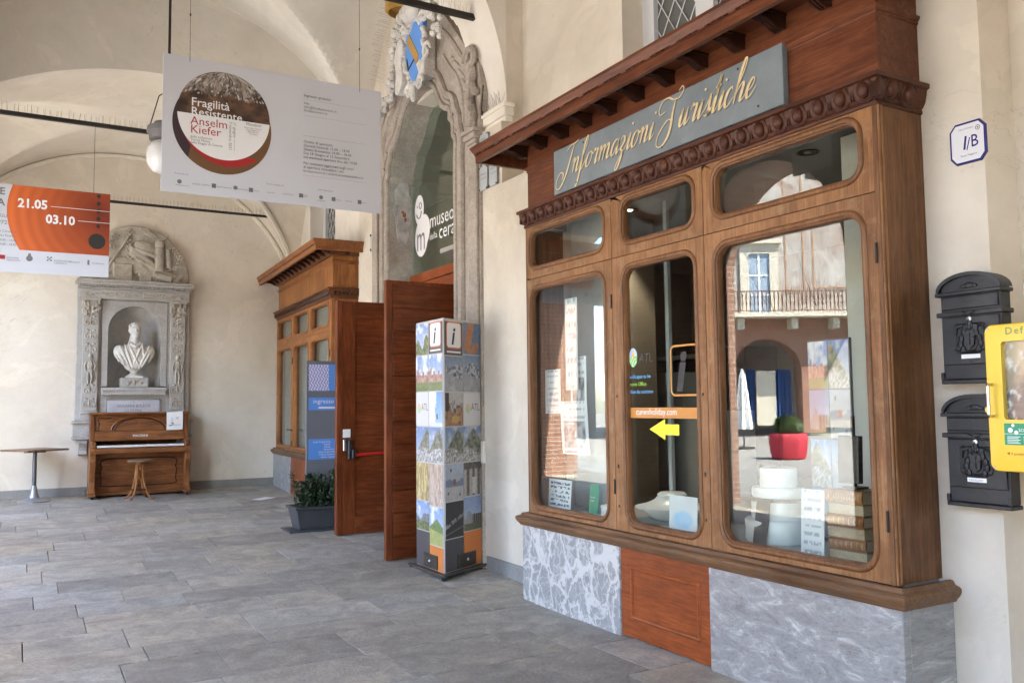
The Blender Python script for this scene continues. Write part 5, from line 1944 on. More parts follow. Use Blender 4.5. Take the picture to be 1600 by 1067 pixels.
for i, (uu, w) in enumerate(((0.11, 0.10), (0.24, 0.10), (0.39, 0.10), (0.55, 0.10), (0.69, 0.09), (0.84, 0.11), (0.975, 0.12), (1.115, 0.11), (1.28, 0.10), (1.405, 0.10), (1.53, 0.10), (1.645, 0.09))):
    vv = -1.065
    if i in (2, 4, 7, 9, 11):
        mb.quad(BN, uu, uu+0.035, vv, vv+0.036, 0.002)
    elif i in (0, 3, 8):
        mb.flat(BN, circle(uu+0.03, vv+0.022, 0.018, 12), 0.002)
    put_text(mb, BN, ('fondazione crc', 'REGGIA CASERTA', 'regione piemonte', 'città mondovì', 'museo', 'acqua eva', 'ALSTOM spa', 'BUZZI', 'prefettura', 'diocesi', 'provincia', 'cuneo')[i], uu+(0.04 if i in (2, 3, 4, 9, 11) else 0), vv-(0.012 if i in (0, 8) else -0.01), 0.017 if i != 7 else 0.026, 0.002)
mb.build('logo_print', INKG, bd)

BO = f_back(0.82, 10.5, 3.985)
b2 = thing('hanging_banner', 'smaller orange and white exhibition banner with the dates 21.05 and 03.10', 'banner', (0.05, 10.5, 3.04))
m = MB()
m.fbox(BO, -1.58, 0, -0.945, 0, -0.008, 0)
bd2 = m.build('panel', WHTB, b2, bevel=0.0015)
for uu in (-0.17, -1.4):
    m = MB()
    m.tube([BO.p(uu, -0.02, 0.002), BO.p(uu, 0.76, 0.0)], 0.002, 4)
    m.build('wire', IRON, b2)
# ringed orange clay picture, its left edge an arc
nu, nv = 60, 44
vs = []
for j in range(nv+1):
    t = j/nv
    v = -0.70+0.70*t
    ul = -0.998+0.13*(((t-0.62)/0.62)**2)
    for i in range(nu+1):
        vs.append(BO.p(ul+(0-ul)*i/nu, v, 0.002))
X = np.array([[(q-BO.O).dot(BO.U), (q-BO.O).dot(BO.V)] for q in vs])
rr = np.hypot((X[:, 0]+0.02)*0.95, X[:, 1]+0.28)
ring = 0.5+0.5*np.sin(rr*62)
bc = mixn(srgb('#7a2c12'), srgb('#d9692c'), np.clip(rr*1.25-0.12, 0, 1))
bc = mixn(bc, srgb('#93360f'), 0.30*ring)
ang = np.arctan2(X[:, 1]+0.28, X[:, 0]+0.02)
bc = mixn(bc, srgb('#5a1c10'), np.clip(0.42*np.cos((ang-2.35)*2)-0.12, 0, 1)*np.clip(1.1-rr, 0, 1))
me = bpy.data.meshes.new('clay_print')
k = nu+1
me.from_pydata(vs, [], [(j*k+i, j*k+i+1, (j+1)*k+i+1, (j+1)*k+i) for j in range(nv) for i in range(nu)])
ca = me.color_attributes.new('print', 'FLOAT_COLOR', 'POINT')
ca.data.foreach_set('color', np.concatenate([np.clip(bc, 0, 1), np.ones((len(vs), 1))], 1).ravel())
me.materials.append(PRINTM)
link('clay_print', me, bd2)
m = MB()
m.flat(BO, circle(-0.125, -0.545, 0.086, 28), 0.003)
for i in range(5):
    cc = -0.115
    vv = -0.035-0.085*i
    m.flat(BO, [(cc-0.026, vv), (cc, vv-0.03), (cc+0.022, vv), (cc, vv+0.03)], 0.003)
m.build('stain_print', plain('charcoal_glaze', (0.022, 0.02, 0.018), 0.6), bd2)
m = MB()
put_text(m, BO, '21.05', -0.90, -0.235, 0.135, 0.004, offset=0.03, wide=0.95)
put_text(m, BO, '03.10', -0.632, -0.385, 0.135, 0.004, offset=0.03, wide=0.95)
m.quad(BO, -0.59, 0, -0.202, -0.197, 0.0035)
m.quad(BO, -0.32, 0, -0.335, -0.330, 0.0035)
m.build('lettering', WHITE, bd2)
m = MB()
for tx, vv, sz, of in (('MATERIALE', -0.115, 0.105, 0.02), ('TERRA', -0.235, 0.105, 0.02)):
    put_text(m, BO, tx, -1.018, vv, sz, 0.003, align='RIGHT', offset=of)
for tx, vv, sz in (('CERAMICHE DEGLI', -0.36, 0.05), ('ANNI 1972', -0.435, 0.06), ('Museo Ceramica', -0.52, 0.035), ('Palazzo Fauzone', -0.565, 0.032), ('10.00 - 14.00', -0.615, 0.032), ('15.00 - 18.00', -0.66, 0.032)):
    put_text(m, BO, tx, -0.99 if vv > -0.5 else -0.90, vv, sz, 0.003, align='RIGHT')
m.build('lettering', INKG, bd2)
m = MB()
for tx, uu in (('REGIONE\nPIEMONTE', -0.985), ('FONDAZIONE\nCERAMICA', -0.54), ('compagnia', -0.40), ('fondazione', -0.165)):
    put_text(m, BO, tx, uu, -0.80, 0.026, 0.002)
m.build('lettering', INKG, bd2)
m = MB()
for i in range(3):
    for j in range(3):
        if (i+j) % 2 == 0:
            m.quad(BO, -0.61+0.016*i, -0.594+0.016*i, -0.80+0.016*j, -0.784+0.016*j, 0.002)
m.build('logo_print', INKG, bd2)
m = MB()
m.flat(BO, circle(-0.775, -0.785, 0.032, 14), 0.002)
m.flat(BO, [(-0.80, -0.80), (-0.75, -0.80), (-0.765, -0.73), (-0.785, -0.73)], 0.0022)
m.build('logo_print', INKG, bd2)
m = MB()
m.quad(BO, -0.215, -0.195, -0.815, -0.76, 0.002)
m.build('logo_print', INKG, bd2)
m = MB()
m.quad(BO, -1.05, -1.0, -0.81, -0.765, 0.002)
m.build('logo_print', RED, bd2)

lx, ly = 1.195, 9.1
lamp = thing('hanging_lamp', 'white glass globe lamp with a grey metal cap hanging on a black rod', 'lamp', (lx, ly, 3.93))
m = MB()
m.tube([(lx+0.03, ly, 4.40), (lx+0.03, ly, 6.8)], 0.014, 6)
m.build('rod', IRON, lamp, smooth=True)
m = MB()
m.lathe((lx, ly, 0), [(0.02, 4.46), (0.10, 4.45), (0.115, 4.42), (0.165, 4.40), (0.17, 4.345), (0.15, 4.335), (0.145, 4.27), (0.10, 4.26), (0.02, 4.26)], 24)
m.build('cap', plain('grey_cap', (0.16, 0.155, 0.155), 0.6, 0.3, 0.2, 12), lamp, smooth=True, ang=40)
m = MB()
m.lathe((lx, ly, 0), [(0.09, 4.26), (0.13, 4.24), (0.165, 4.17), (0.172, 4.09), (0.155, 4.01), (0.11, 3.95), (0.05, 3.93), (0.001, 3.93)], 28)
m.build('globe', OPAL, lamp, smooth=True, ang=80)
m = MB()
m.tube([(lx-0.15, ly, 4.36), (lx-0.06, ly, 4.72)], 0.006, 5)
m.tube([(lx-0.06, ly, 4.72), (lx+0.03, ly, 4.80)], 0.006, 5)
m.build('stay', IRON, lamp)

# ================================================================== BUST MONUMENT ON THE END WALL
MX = 1.54
MF = f_back(MX, 14.70, 0)
mon = thing('wall_monument', 'carved grey stone wall monument with pilasters, niche and half-round trophy relief', 'monument', (MX, 14.6, 0.9))
def fb(name, mat, boxes, bevel=0.006, parent=None):
    m = MB()
    for bx in boxes:
        m.fbox(MF, *bx)
    return m.build(name, mat, parent or mon, bevel=bevel)

# backing slab with niche opening cut by an arch
k = 16
m = MB()
arc = [(0.385*cos(PI*i/k), 2.80+0.385*sin(PI*i/k)) for i in range(k+1)]
inn_ = [(0.385, 1.93)]+arc+[(-0.385, 1.93)]
L3 = lambda pts, n: [MF.p(a, b, n) for a, b in pts]
out_ = [(0.47, 1.93)]+[(0.47 if i < k*0.28 else (-0.47 if i > k*0.72 else 0.47-0.94*(i-k*0.28)/(k*0.44)), 3.26 if k*0.15 < i < k*0.85 else 2.9) for i in range(k+1)]+[(-0.47, 1.93)]
m.loft([L3(inn_, 0.0), L3(inn_, 0.075), L3(out_, 0.075)], closed=False)
m.build('niche_front', MONS, mon)
m = MB()
for i in range(13):
    pass
loops = []
for j in range(9):
    a = PI*j/8
    loops.append([MF.p(0.385*cos(a), zq, 0.02-0.30*sin(a)) for zq in (1.90, 2.2, 2.5, 2.80)])
m.loft(loops, closed=False)
for i in range(9):
    el = PI/2*i/8
loops = []
for i in range(7):
    el = PI/2*i/6
    loops.append([MF.p(0.385*cos(el)*cos(PI*j/12), 2.80+0.385*sin(el), 0.02-0.30*cos(el)*sin(PI*j/12)) for j in range(13)])
m.loft(loops, closed=False)
m.flat(MF, [(-0.4, 1.90), (0.4, 1.90), (0.4, 1.901), (-0.4, 1.901)], 0.03)
m.build('niche', MONS, mon, smooth=True, ang=50)
# the end wall is thick enough to take the niche only as a recess in the slab, so the slab stands well proud of it
slabm = fb('slab', MONS, [(-0.82, -0.47, 1.40, 3.56, 0.003, 0.06), (0.47, 0.82, 1.40, 3.56, 0.003, 0.06), (-0.47, 0.47, 1.40, 1.89, 0.003, 0.062), (-0.47, 0.47, 3.26, 3.56, 0.003, 0.062)])
fb('sill_shelf', MONS, [(-0.46, 0.46, 1.79, 1.90, 0.064, 0.17), (-0.47, 0.47, 1.86, 1.905, 0.1705, 0.19)])
fb('base_block', MONS, [(-0.84, -0.50, 1.16, 1.36, 0.003, 0.16), (0.50, 0.84, 1.16, 1.36, 0.003, 0.16), (-0.50, 0.50, 1.2, 1.36, 0.003, 0.12), (-0.87, 0.87, 1.36, 1.40, 0.003, 0.19), (-0.86, 0.86, 1.12, 1.16, 0.003, 0.18)])
for s_ in (-1, 1):
    m = MB()
    u0, u1 = sorted((s_*0.52, s_*0.74))
    m.fbox(MF, u0, u1, 1.55, 3.03, 0.0625, 0.115)
    m.fbox(MF, u0-0.02, u1+0.02, 1.40, 1.50, 0.0625, 0.135)
    m.fbox(MF, u0-0.012, u1+0.012, 1.5005, 1.5495, 0.0625, 0.125)
    p = m.build('pilaster', MONS, mon, bevel=0.006)
    # carved candelabra foliage and a small standing figure
    m = MB()
    uc = s_*0.63
    for i in range(7):
        zc = 1.64+0.21*i
        if 2.02 < zc < 2.36:
            continue
        for q in (-1, 1):
            sp = []
            for j in range(14):
                a = j/13*2.1*PI
                r = 0.048*(1-j/17)
                sp.append(MF.p(uc+q*(0.046-r*cos(a)), zc+r*sin(a)*1.2, 0.118))
            m.tube(sp, 0.0115, 5)
            m.ell(MF.p(uc+q*0.045, zc+0.095, 0.118), (0.028, 0.014, 0.018), 6, 4)
        m.ell(MF.p(uc, zc+0.03, 0.12), (0.014, 0.014, 0.06), 6, 4)
    for a, b, r in ((0, 2.385, (0.032, 0.03, 0.042)), (0, 2.26, (0.046, 0.028, 0.075)), (0.0, 2.17, (0.04, 0.026, 0.05))):
        m.ell(MF.p(uc+a, b, 0.13), r, 8, 6)
    for q in (-1, 1):
        m.tube([MF.p(uc+q*0.02, 2.15, 0.13), MF.p(uc+q*0.03, 2.06, 0.14), MF.p(uc+q*0.02, 1.97, 0.13)], [0.024, 0.02, 0.013], 6)
        m.tube([MF.p(uc+q*0.045, 2.31, 0.13), MF.p(uc+q*0.075, 2.24, 0.14), MF.p(uc+q*0.06, 2.16, 0.13)], [0.018, 0.015, 0.011], 6)
    stuff(m.build('carving', MONR, p, smooth=True))
    m = MB()
    m.fbox(MF, u0-0.02, u1+0.02, 3.245, 3.275, 0.0625, 0.16)
    for i in range(22):
        m.ell(MF.p(random.uniform(u0-0.005, u1+0.005), random.uniform(3.05, 3.24), 0.12+random.uniform(-0.01, 0.025)), (random.uniform(0.018, 0.036), 0.022, random.uniform(0.02, 0.045)), 6, 5)
    m.fbox(MF, u0+0.01, u1-0.01, 3.032, 3.245, 0.0625, 0.115)
    m.build('capital', MONR, mon, smooth=True)
    # scroll bracket under the base
    m = MB()
    uc = s_*0.70
    br = [(0.15, 1.118), (0.15, 1.06), (0.10, 1.0), (0.085, 0.95), (0.10, 0.90), (0.06, 0.87), (0.003, 0.88), (0.003, 1.118)]
    fr = Fr(MF.p(uc-0.06, 0, 0), (0, -1, 0), (0, 0, 1), (1, 0, 0))
    m.poly(fr, br, 0.0, 0.12)
    m.build('bracket', MONS, mon, bevel=0.008)
ent = fb('entablature', MONS, [(-0.80, 0.80, 3.276, 3.43, 0.063, 0.13), (-0.82, 0.82, 3.4305, 3.455, 0.063, 0.165), (-0.86, 0.86, 3.49, 3.535, 0.063, 0.21), (-0.84, 0.84, 3.5355, 3.57, 0.003, 0.225)])
m = MB()
for i in range(44):
    u = -0.82+1.64*(i+0.5)/44
    m.fbox(MF, u-0.012, u+0.012, 3.456, 3.4895, 0.063, 0.185)
stuff(m.build('dentils', MONS, ent))
m = MB()
for i in range(11):
    uc = -0.68+0.136*i
    q = 1 if i % 2 else -1
    sp = []
    for j in range(12):
        a = j/11*1.9*PI
        r = 0.045*(1-j/15)
        sp.append(MF.p(uc+r*cos(a), 3.355+q*r*sin(a), 0.133))
    m.tube(sp, 0.011, 5)
    m.ell(MF.p(uc+0.06, 3.355+q*0.02, 0.133), (0.03, 0.012, 0.014), 6, 4)
stuff(m.build('frieze_carving', MONR, ent, smooth=True))
# lunette
m = MB()
k = 30
pts = [(0.80*cos(PI*i/k), 3.571+0.90*sin(PI*i/k)) for i in range(k+1)]
m.poly(MF, pts, 0.003, 0.06)
lun = m.build('lunette', MONR, mon, bevel=0.01)
m = MB()
Zc = 3.57
def flag(pts, w, n0=0.07):
    P = smooth_path([(a, b, 0) for a, b in pts], 5)
    lo = []
    for i, p in enumerate(P):
        lo.append([MF.p(p.x+w*0.5*cos(2*PI*j/8)*0.35, Zc+p.y+w*0.5*sin(2*PI*j/8), n0+0.03*cos(2*PI*j/8)) for j in range(8)])
    m.loft(lo, capped=True)
flag([(-0.62, 0.10), (-0.40, 0.22), (-0.2, 0.28), (0.0, 0.24)], 0.24)
flag([(0.60, 0.06), (0.38, 0.14), (0.12, 0.36), (-0.1, 0.5)], 0.17, 0.09)
flag([(0.35, 0.02), (0.18, 0.12), (0.02, 0.28)], 0.2, 0.08)
flag([(-0.15, 0.0), (-0.3, 0.12), (-0.36, 0.3)], 0.2, 0.08)
M0 = Matrix.Rotation(rad(20), 3, 'Y')
m.ell(MF.p(0.12, Zc+0.56, 0.09), (0.17, 0.06, 0.10), 12, 7, M0)       # cap with plume
m.ell(MF.p(0.14, Zc+0.47, 0.10), (0.19, 0.055, 0.035), 12, 6, M0)
m.tube([MF.p(0.34, Zc+0.2, 0.09), MF.p(0.33, Zc+0.56, 0.09)], [0.075, 0.065], 10)          # drum and barrel
m.ell(MF.p(0.34, Zc+0.62, 0.09), (0.085, 0.06, 0.08), 9, 6)
m.tube([MF.p(0.48, Zc+0.25, 0.08), MF.p(0.46, Zc+0.55, 0.08)], [0.05, 0.045], 8)
m.tube([MF.p(-0.02, Zc+0.38, 0.11), MF.p(0.55, Zc+0.09, 0.11)], [0.022, 0.018], 7)
m.tube([MF.p(0.25, Zc+0.13, 0.12), MF.p(0.52, Zc+0.055, 0.12)], [0.055, 0.065], 9)         # cannon muzzle
m.ell(MF.p(0.62, Zc+0.04, 0.11), (0.045, 0.045, 0.045), 9, 6)
m.ell(MF.p(0.66, Zc+0.11, 0.10), (0.04, 0.04, 0.04), 9, 6)
m.tube([MF.p(-0.5, Zc+0.05, 0.10), MF.p(-0.12, Zc+0.72, 0.10)], [0.02, 0.016], 6)
m.tube([MF.p(0.72, Zc+0.30, 0.08), MF.p(0.15, Zc+0.10, 0.1)], [0.014, 0.016], 6)
m.tube([MF.p(0.48, Zc+0.78, 0.08), MF.p(0.30, Zc+0.60, 0.1)], [0.012, 0.016], 6)
m.fbox(MF, -0.33, -0.06, Zc+0.0, Zc+0.27, 0.061, 0.12)
m.fbox(MF, 0.05, 0.22, Zc-0.06, Zc+0.12, 0.061, 0.13)
rs = random.Random(8)
for st, en, n_ in (((-0.1, 0.25), (-0.12, 0.82), 15), ((0.02, 0.35), (0.07, 0.12), 10), ((0.5, 0.62), (0.68, 0.4), 11), ((0.3, 0.72), (0.15, 0.8), 8), ((-0.3, 0.5), (-0.5, 0.56), 8), ((-0.42, 0.6), (-0.3, 0.72), 7), ((0.55, 0.2), (0.62, 0.42), 8), ((-0.6, 0.3), (-0.62, 0.46), 6)):
    a, b = Vector(st), Vector(en)
    m.tube([MF.p(a.x, Zc+a.y, 0.085), MF.p(b.x, Zc+b.y, 0.085)], 0.008, 5)
    d = (b-a).normalized()
    for i in range(n_):
        p = a.lerp(b, (i+0.5)/n_)
        q = 1 if i % 2 else -1
        an = math.atan2(d.y, d.x)+q*0.8
        m.ell(MF.p(p.x+0.035*cos(an), Zc+p.y+0.035*sin(an), 0.088), (0.038, 0.014, 0.014), 6, 4, Matrix.Rotation(-an, 3, 'Y'))
o = m.build('trophy_relief', MONR, lun)
remesh(o, 0.0095, 2)
# inscription
m = MB()
m.fbox(MF, -0.375, 0.375, 1.41, 1.715, 0.0625, 0.085)
pq = m.build('plaque', PLAQ, mon, bevel=0.004)
m = MB()
m.tube([MF.p(*q, 0.08) for q in ((-0.39, 1.41), (-0.39, 1.73), (0.39, 1.73), (0.39, 1.41))], 0.01, 6)
m.build('plaque_frame', MONS, mon)
m = MB()
put_text(m, MF, 'A', 0, 1.675, 0.035, 0.0865, align='CENTER')
put_text(m, MF, 'GIOVANNI BOLEDRI', 0, 1.60, 0.066, 0.0865, align='CENTER', wide=0.82)
put_text(m, MF, 'LA PATRIA', 0, 1.535, 0.05, 0.0865, align='CENTER')
m.build('lettering', INKG, pq)

# ------------------------------------------------------------------ marble bust
bu = thing('marble_bust', 'white marble bust of a bearded man in a draped cloak inside the wall niche', 'bust', (MX, 14.62, 1.906))
BY = 14.665
m = MB()
m.box(MX-0.195, MX+0.195, BY-0.135, BY+0.12, 1.907, 2.055)
pd = m.build('pedestal', MONS, bu, bevel=0.006)
m = MB()
for q in (-1, 0, 1):
    m.ell((MX+0.09*q, BY-0.137, 1.98), (0.03 if q else 0.022, 0.012, 0.03 if q else 0.045), 8, 5)
    m.ell((MX+0.09*q+0.03, BY-0.137, 2.0), (0.02, 0.01, 0.012), 6, 4)
stuff(m.build('carving', MONR, pd, smooth=True))
m = MB()
m.box(MX-0.12, MX+0.12, BY-0.11, BY+0.10, 2.056, 2.085)
m.lathe((MX, BY, 0), [(0.095, 2.0855), (0.10, 2.10), (0.07, 2.115), (0.05, 2.14), (0.055, 2.165), (0.085, 2.18), (0.085, 2.195)], 20)
m.build('socle', BUSTM, bu, smooth=True, ang=40)
m = MB()
hx, hy = MX, BY-0.02
# torso cut in a rounded line below
m.ell((hx, BY, 2.40), (0.235, 0.125, 0.19), 16, 10)
m.ell((hx, BY-0.02, 2.27), (0.15, 0.105, 0.12), 14, 8)
m.ell((hx-0.20, BY, 2.45), (0.10, 0.105, 0.125), 12, 8, Matrix.Rotation(rad(-18), 3, 'Y'))
m.ell((hx+0.20, BY, 2.45), (0.10, 0.105, 0.125), 12, 8, Matrix.Rotation(rad(18), 3, 'Y'))
m.tube([(hx, BY+0.01, 2.5), (hx, BY, 2.64), (hx+0.005, BY-0.02, 2.72)], [0.13, 0.082, 0.075], 12)
m.tube([(hx, BY, 2.19), (hx, BY, 2.26)], [0.085, 0.11], 12)
# head
m.ell((hx+0.005, hy, 2.815), (0.083, 0.103, 0.125), 16, 12)
m.ell((hx+0.008, hy-0.045, 2.765), (0.066, 0.068, 0.085), 12, 8)
m.ell((hx+0.010, hy-0.112, 2.800), (0.013, 0.02, 0.03), 8, 6)          # nose
m.ell((hx+0.010, hy-0.118, 2.784), (0.019, 0.014, 0.012), 8, 6)
for q in (-1, 1):
    m.ell((hx+0.008+q*0.034, hy-0.090, 2.838), (0.026, 0.014, 0.010), 8, 5)   # brow
    m.ell((hx+0.008+q*0.034, hy-0.086, 2.812), (0.014, 0.010, 0.009), 8, 5)   # eye
    m.ell((hx+0.005+q*0.086, hy+0.012, 2.80), (0.012, 0.022, 0.033), 8, 6)    # ear
    m.ell((hx+0.010+q*0.024, hy-0.108, 2.757), (0.028, 0.014, 0.010), 8, 5, Matrix.Rotation(q*rad(18), 3, 'Y'))  # moustache
    m.ell((hx+q*0.07, hy+0.0, 2.86), (0.022, 0.06, 0.05), 8, 6)
    m.ell((hx+0.008+q*0.045, hy-0.062, 2.75), (0.026, 0.035, 0.05), 8, 6)
m.ell((hx+0.010, hy-0.085, 2.715), (0.044, 0.042, 0.058), 10, 7)        # beard
m.ell((hx+0.010, hy-0.098, 2.742), (0.020, 0.012, 0.006), 8, 5)
m.ell((hx+0.005, hy+0.03, 2.855), (0.085, 0.085, 0.085), 12, 8)
rs = random.Random(4)
for i in range(26):
    a = rs.uniform(0, 2*PI)
    e = rs.uniform(0.25, 1.2)
    m.ell((hx+0.005+0.082*cos(a)*cos(e), hy+0.02+0.092*sin(a)*cos(e), 2.845+0.088*sin(e)), (0.02, 0.02, 0.014), 6, 5)
# cloak folds
for u0, u1, v0, v1, r in ((-0.27, -0.14, 2.52, 2.24, 0.03), (-0.22, -0.07, 2.56, 2.20, 0.026), (-0.15, -0.02, 2.58, 2.19, 0.024), (-0.10, 0.08, 2.60, 2.20, 0.022), (0.26, 0.10, 2.52, 2.22, 0.03), (0.21, 0.06, 2.56, 2.20, 0.024), (0.10, -0.03, 2.58, 2.24, 0.022), (-0.29, -0.22, 2.47, 2.30, 0.024), (0.285, 0.20, 2.46, 2.30, 0.024), (0.1, 0.14, 2.6, 2.35, 0.02)):
    P = []
    for i in range(8):
        t = i/7
        x = hx+u0+(u1-u0)*t
        z = v0+(v1-v0)*t
        y = BY-0.006-0.116*math.sqrt(max(0.05, 1-((x-hx)/0.31)**2))+0.03*abs(t-0.45)
        P.append((x, y, z))
    m.tube(P, [r*0.72*(0.5+0.5*sin(PI*(0.1+0.8*i/7))) for i in range(8)], 7)
m.tube([(hx-0.085, BY-0.06, 2.615), (hx-0.05, BY-0.10, 2.585), (hx+0.01, BY-0.125, 2.545), (hx+0.07, BY-0.10, 2.585), (hx+0.095, BY-0.05, 2.62)], 0.021, 7)
o = m.build('figure', BUSTM, bu)
remesh(o, 0.0065, 3)

# ================================================================== PIANO, STOOL, TABLE
pz = fz(14.2)
pi_ = thing('upright_piano', 'old brown upright piano with moulded panels standing under the bust monument', 'piano', (1.60, 14.35, pz))
PX0, PX1 = 0.915, 2.285
PFm = f_back(PX0, 14.23, pz)
Wd = PX1-PX0
H_ = 1.265
for x0, x1 in ((PX0, PX0+0.055), (PX1-0.055, PX1)):
    m = MB()
    m.box(x0, x1, 14.22, 14.66, pz+0.07, pz+H_-0.03)
    m.build('side_panel', PIAV, pi_, bevel=0.006)
    m = MB()
    xc = (x0+x1)/2
    prf = [(-0.22, 0.745), (-0.24, 0.70), (-0.20, 0.64), (-0.235, 0.55), (-0.20, 0.42), (-0.15, 0.25), (-0.17, 0.15), (-0.21, 0.10), (-0.02, 0.10), (-0.02, 0.745)]
    fr = Fr((xc-0.04, 14.22, pz), (0, 1, 0), (0, 0, 1), (1, 0, 0))
    m.poly(fr, prf, 0, 0.08)
    m.build('console_leg', PIAV, pi_, bevel=0.008)
    m = MB()
    m.box(xc-0.055, xc+0.055, 13.99, 14.66, pz+0.035, pz+0.10)
    t_ = m.build('toe_block', PIAN, pi_, bevel=0.012)
    m = MB()
    for yy in (14.05, 14.6):
        m.lathe((0, 0, 0), [(0.03, -0.012), (0.03, 0.012)], 12, Fr((xc, yy, pz+0.03), (0, 1, 0), (0, 0, 1), (1, 0, 0)))
    m.build('castor', BLACK, t_)
m = MB()
m.box(PX0-0.02, PX1+0.02, 14.17, 14.68, pz+H_-0.03, pz+H_)
m.box(PX0-0.008, PX1+0.008, 14.19, 14.67, pz+H_-0.045, pz+H_-0.0305)
m.build('lid', PIAN, pi_, bevel=0.008)
m = MB()
m.fbox(PFm, 0.057, Wd-0.057, 0.985, H_-0.047, -0.05, -0.02)
up = m.build('upper_panel', PIAN, pi_)
def mould(pts, r, nm, par, n=-0.018, closed=False, mat=PIAD):
    m = MB()
    m.tube([PFm.p(a, b, n) for a, b in pts], r, 6, closed=closed)
    return m.build(nm, mat, par, smooth=True)
uc = Wd/2
mould([(uc+0.40*cos(PI*i/24), 0.992+0.215*sin(PI*i/24)) for i in range(25)], 0.016, 'arch_moulding', up, mat=PIAN)
mould([(uc+0.355*cos(PI*i/24), 0.992+0.185*sin(PI*i/24)) for i in range(25)], 0.010, 'arch_moulding', up)
for q in (-1, 1):
    mould([(uc+q*(p.x), p.y) for p in smooth_path([(0.40, 1.185, 0), (0.47, 1.175, 0), (0.56, 1.185, 0), (0.59, 1.15, 0), (0.565, 1.09, 0), (0.585, 1.04, 0), (0.575, 0.99, 0)], 5)], 0.010, 'panel_moulding', up)
m = MB()
put_text(m, PFm, 'LORENZO', uc-0.25, 1.075, 0.05, -0.018, wide=0.95)
put_text(m, PFm, 'MENGOTTONI', uc+0.0, 1.075, 0.05, -0.018, wide=0.80)
m.build('lettering', INK, up)
# fallboard, keys, key bed
m = MB()
FBm = Fr(PFm.p(0, 0.845, 0.05), (1, 0, 0), Vector((0, 0.35, 1)).normalized(), Vector((0, -1, 0.35)).normalized())
m.fbox(FBm, 0.057, Wd-0.057, 0.0, 0.145, -0.03, 0.0)
fbd = m.build('fallboard', PIAN, pi_, bevel=0.003)
m = MB()
put_text(m, FBm, 'MAGRINI', uc, 0.05, 0.055, 0.0015, align='CENTER', wide=0.95)
m.build('lettering', WHITE, fbd)
m = MB()
m.fbox(PFm, -0.005, Wd+0.005, 0.66, 0.735, -0.05, 0.235)
m.fbox(PFm, 0.057, Wd-0.057, 0.7355, 0.76, -0.05, 0.085)
m.build('key_bed', PIAN, pi_, bevel=0.006)
for x0, x1 in ((0.0, 0.075), (Wd-0.075, Wd)):
    m = MB()
    m.fbox(PFm, x0, x1, 0.736, 0.84, 0.0, 0.225)
    m.build('cheek', PIAV, pi_, bevel=0.02, seg=2)
m = MB()
nk = 52
kw = (Wd-0.16)/nk
for i in range(nk):
    m.fbox(PFm, 0.08+kw*i+0.0006, 0.08+kw*(i+1)-0.0006, 0.748, 0.778, 0.087, 0.215)
stuff(m.build('white_keys', plain('ivory_keys', (0.78, 0.77, 0.74), 0.35), pi_))
m = MB()
for i in range(nk):
    if i % 7 in (0, 2, 3, 5, 6):
        m.fbox(PFm, 0.08+kw*(i+1)-0.006, 0.08+kw*(i+1)+0.006, 0.7785, 0.79, 0.087, 0.165)
stuff(m.build('black_keys', BLACK, pi_))
m = MB()
m.fbox(PFm, 0.057, Wd-0.057, 0.085, 0.658, -0.06, -0.03)
lp = m.build('lower_panel', PIAN, pi_)
lw = [(-0.50, 0.555), (-0.38, 0.57), (0.0, 0.575), (0.38, 0.57), (0.50, 0.555), (0.535, 0.50), (0.515, 0.44), (0.535, 0.38), (0.52, 0.26), (0.53, 0.20), (0.48, 0.165), (0.0, 0.16), (-0.48, 0.165), (-0.53, 0.20), (-0.52, 0.26), (-0.535, 0.38), (-0.515, 0.44), (-0.535, 0.50)]
mould([(uc+p.x, p.y) for p in smooth_path([(a, b, 0) for a, b in lw], 4, True)], 0.011, 'panel_moulding', lp, -0.029, True)
m = MB()
m.fbox(PFm, 0.0, Wd, 0.03, 0.084, -0.06, -0.005)
m.build('plinth_rail', PIAN, pi_, bevel=0.006)
m = MB()
m.fbox(PFm, 0.05, Wd-0.05, 0.1, H_-0.06, -0.42, -0.40)
m.build('back_board', PIAV, pi_)
nt = thing('notice_sheet', 'white notice sheet taped to the upper panel of the piano', 'notice', (2.08, 14.2, pz+1.0))
NF = Fr((1.965, 14.165, pz+0.985), Vector((1, 0.0, 0.0)), (0, 0.02, 1), (0, -1, 0))
m = MB()
nn = 6
lo = []
for j in range(nn+1):
    v = 0.275*j/nn
    lo.append([NF.p(0.0, v, 0.012*sin(3.1*j/nn)), NF.p(0.12, v, 0.012*sin(3.1*j/nn)+0.003), NF.p(0.235, v+0.005, 0.012*sin(3.1*j/nn))])
lo.append([NF.p(0.0, 0.283, -0.05), NF.p(0.12, 0.283, -0.05), NF.p(0.235, 0.288, -0.05)])
m.loft(lo, closed=False)
sheet = m.build('sheet', PAPER, nt, smooth=True)
m = MB()
m.tube([NF.p(0.04, 0.06, 0.018), NF.p(0.09, 0.085, 0.018), NF.p(0.10, 0.105, 0.018), NF.p(0.06, 0.11, 0.018)], 0.006, 4)
m.tube([NF.p(0.08, 0.12, 0.018), NF.p(0.075, 0.19, 0.018)], 0.003, 4)
m.quad(NF, 0.03, 0.2, 0.075, 0.08, 0.018)
m.build('drawing', INKG, sheet)
m = MB()
put_text(m, NF, '12', 0.125, 0.165, 0.05, 0.018)
m.build('lettering', RED, sheet)

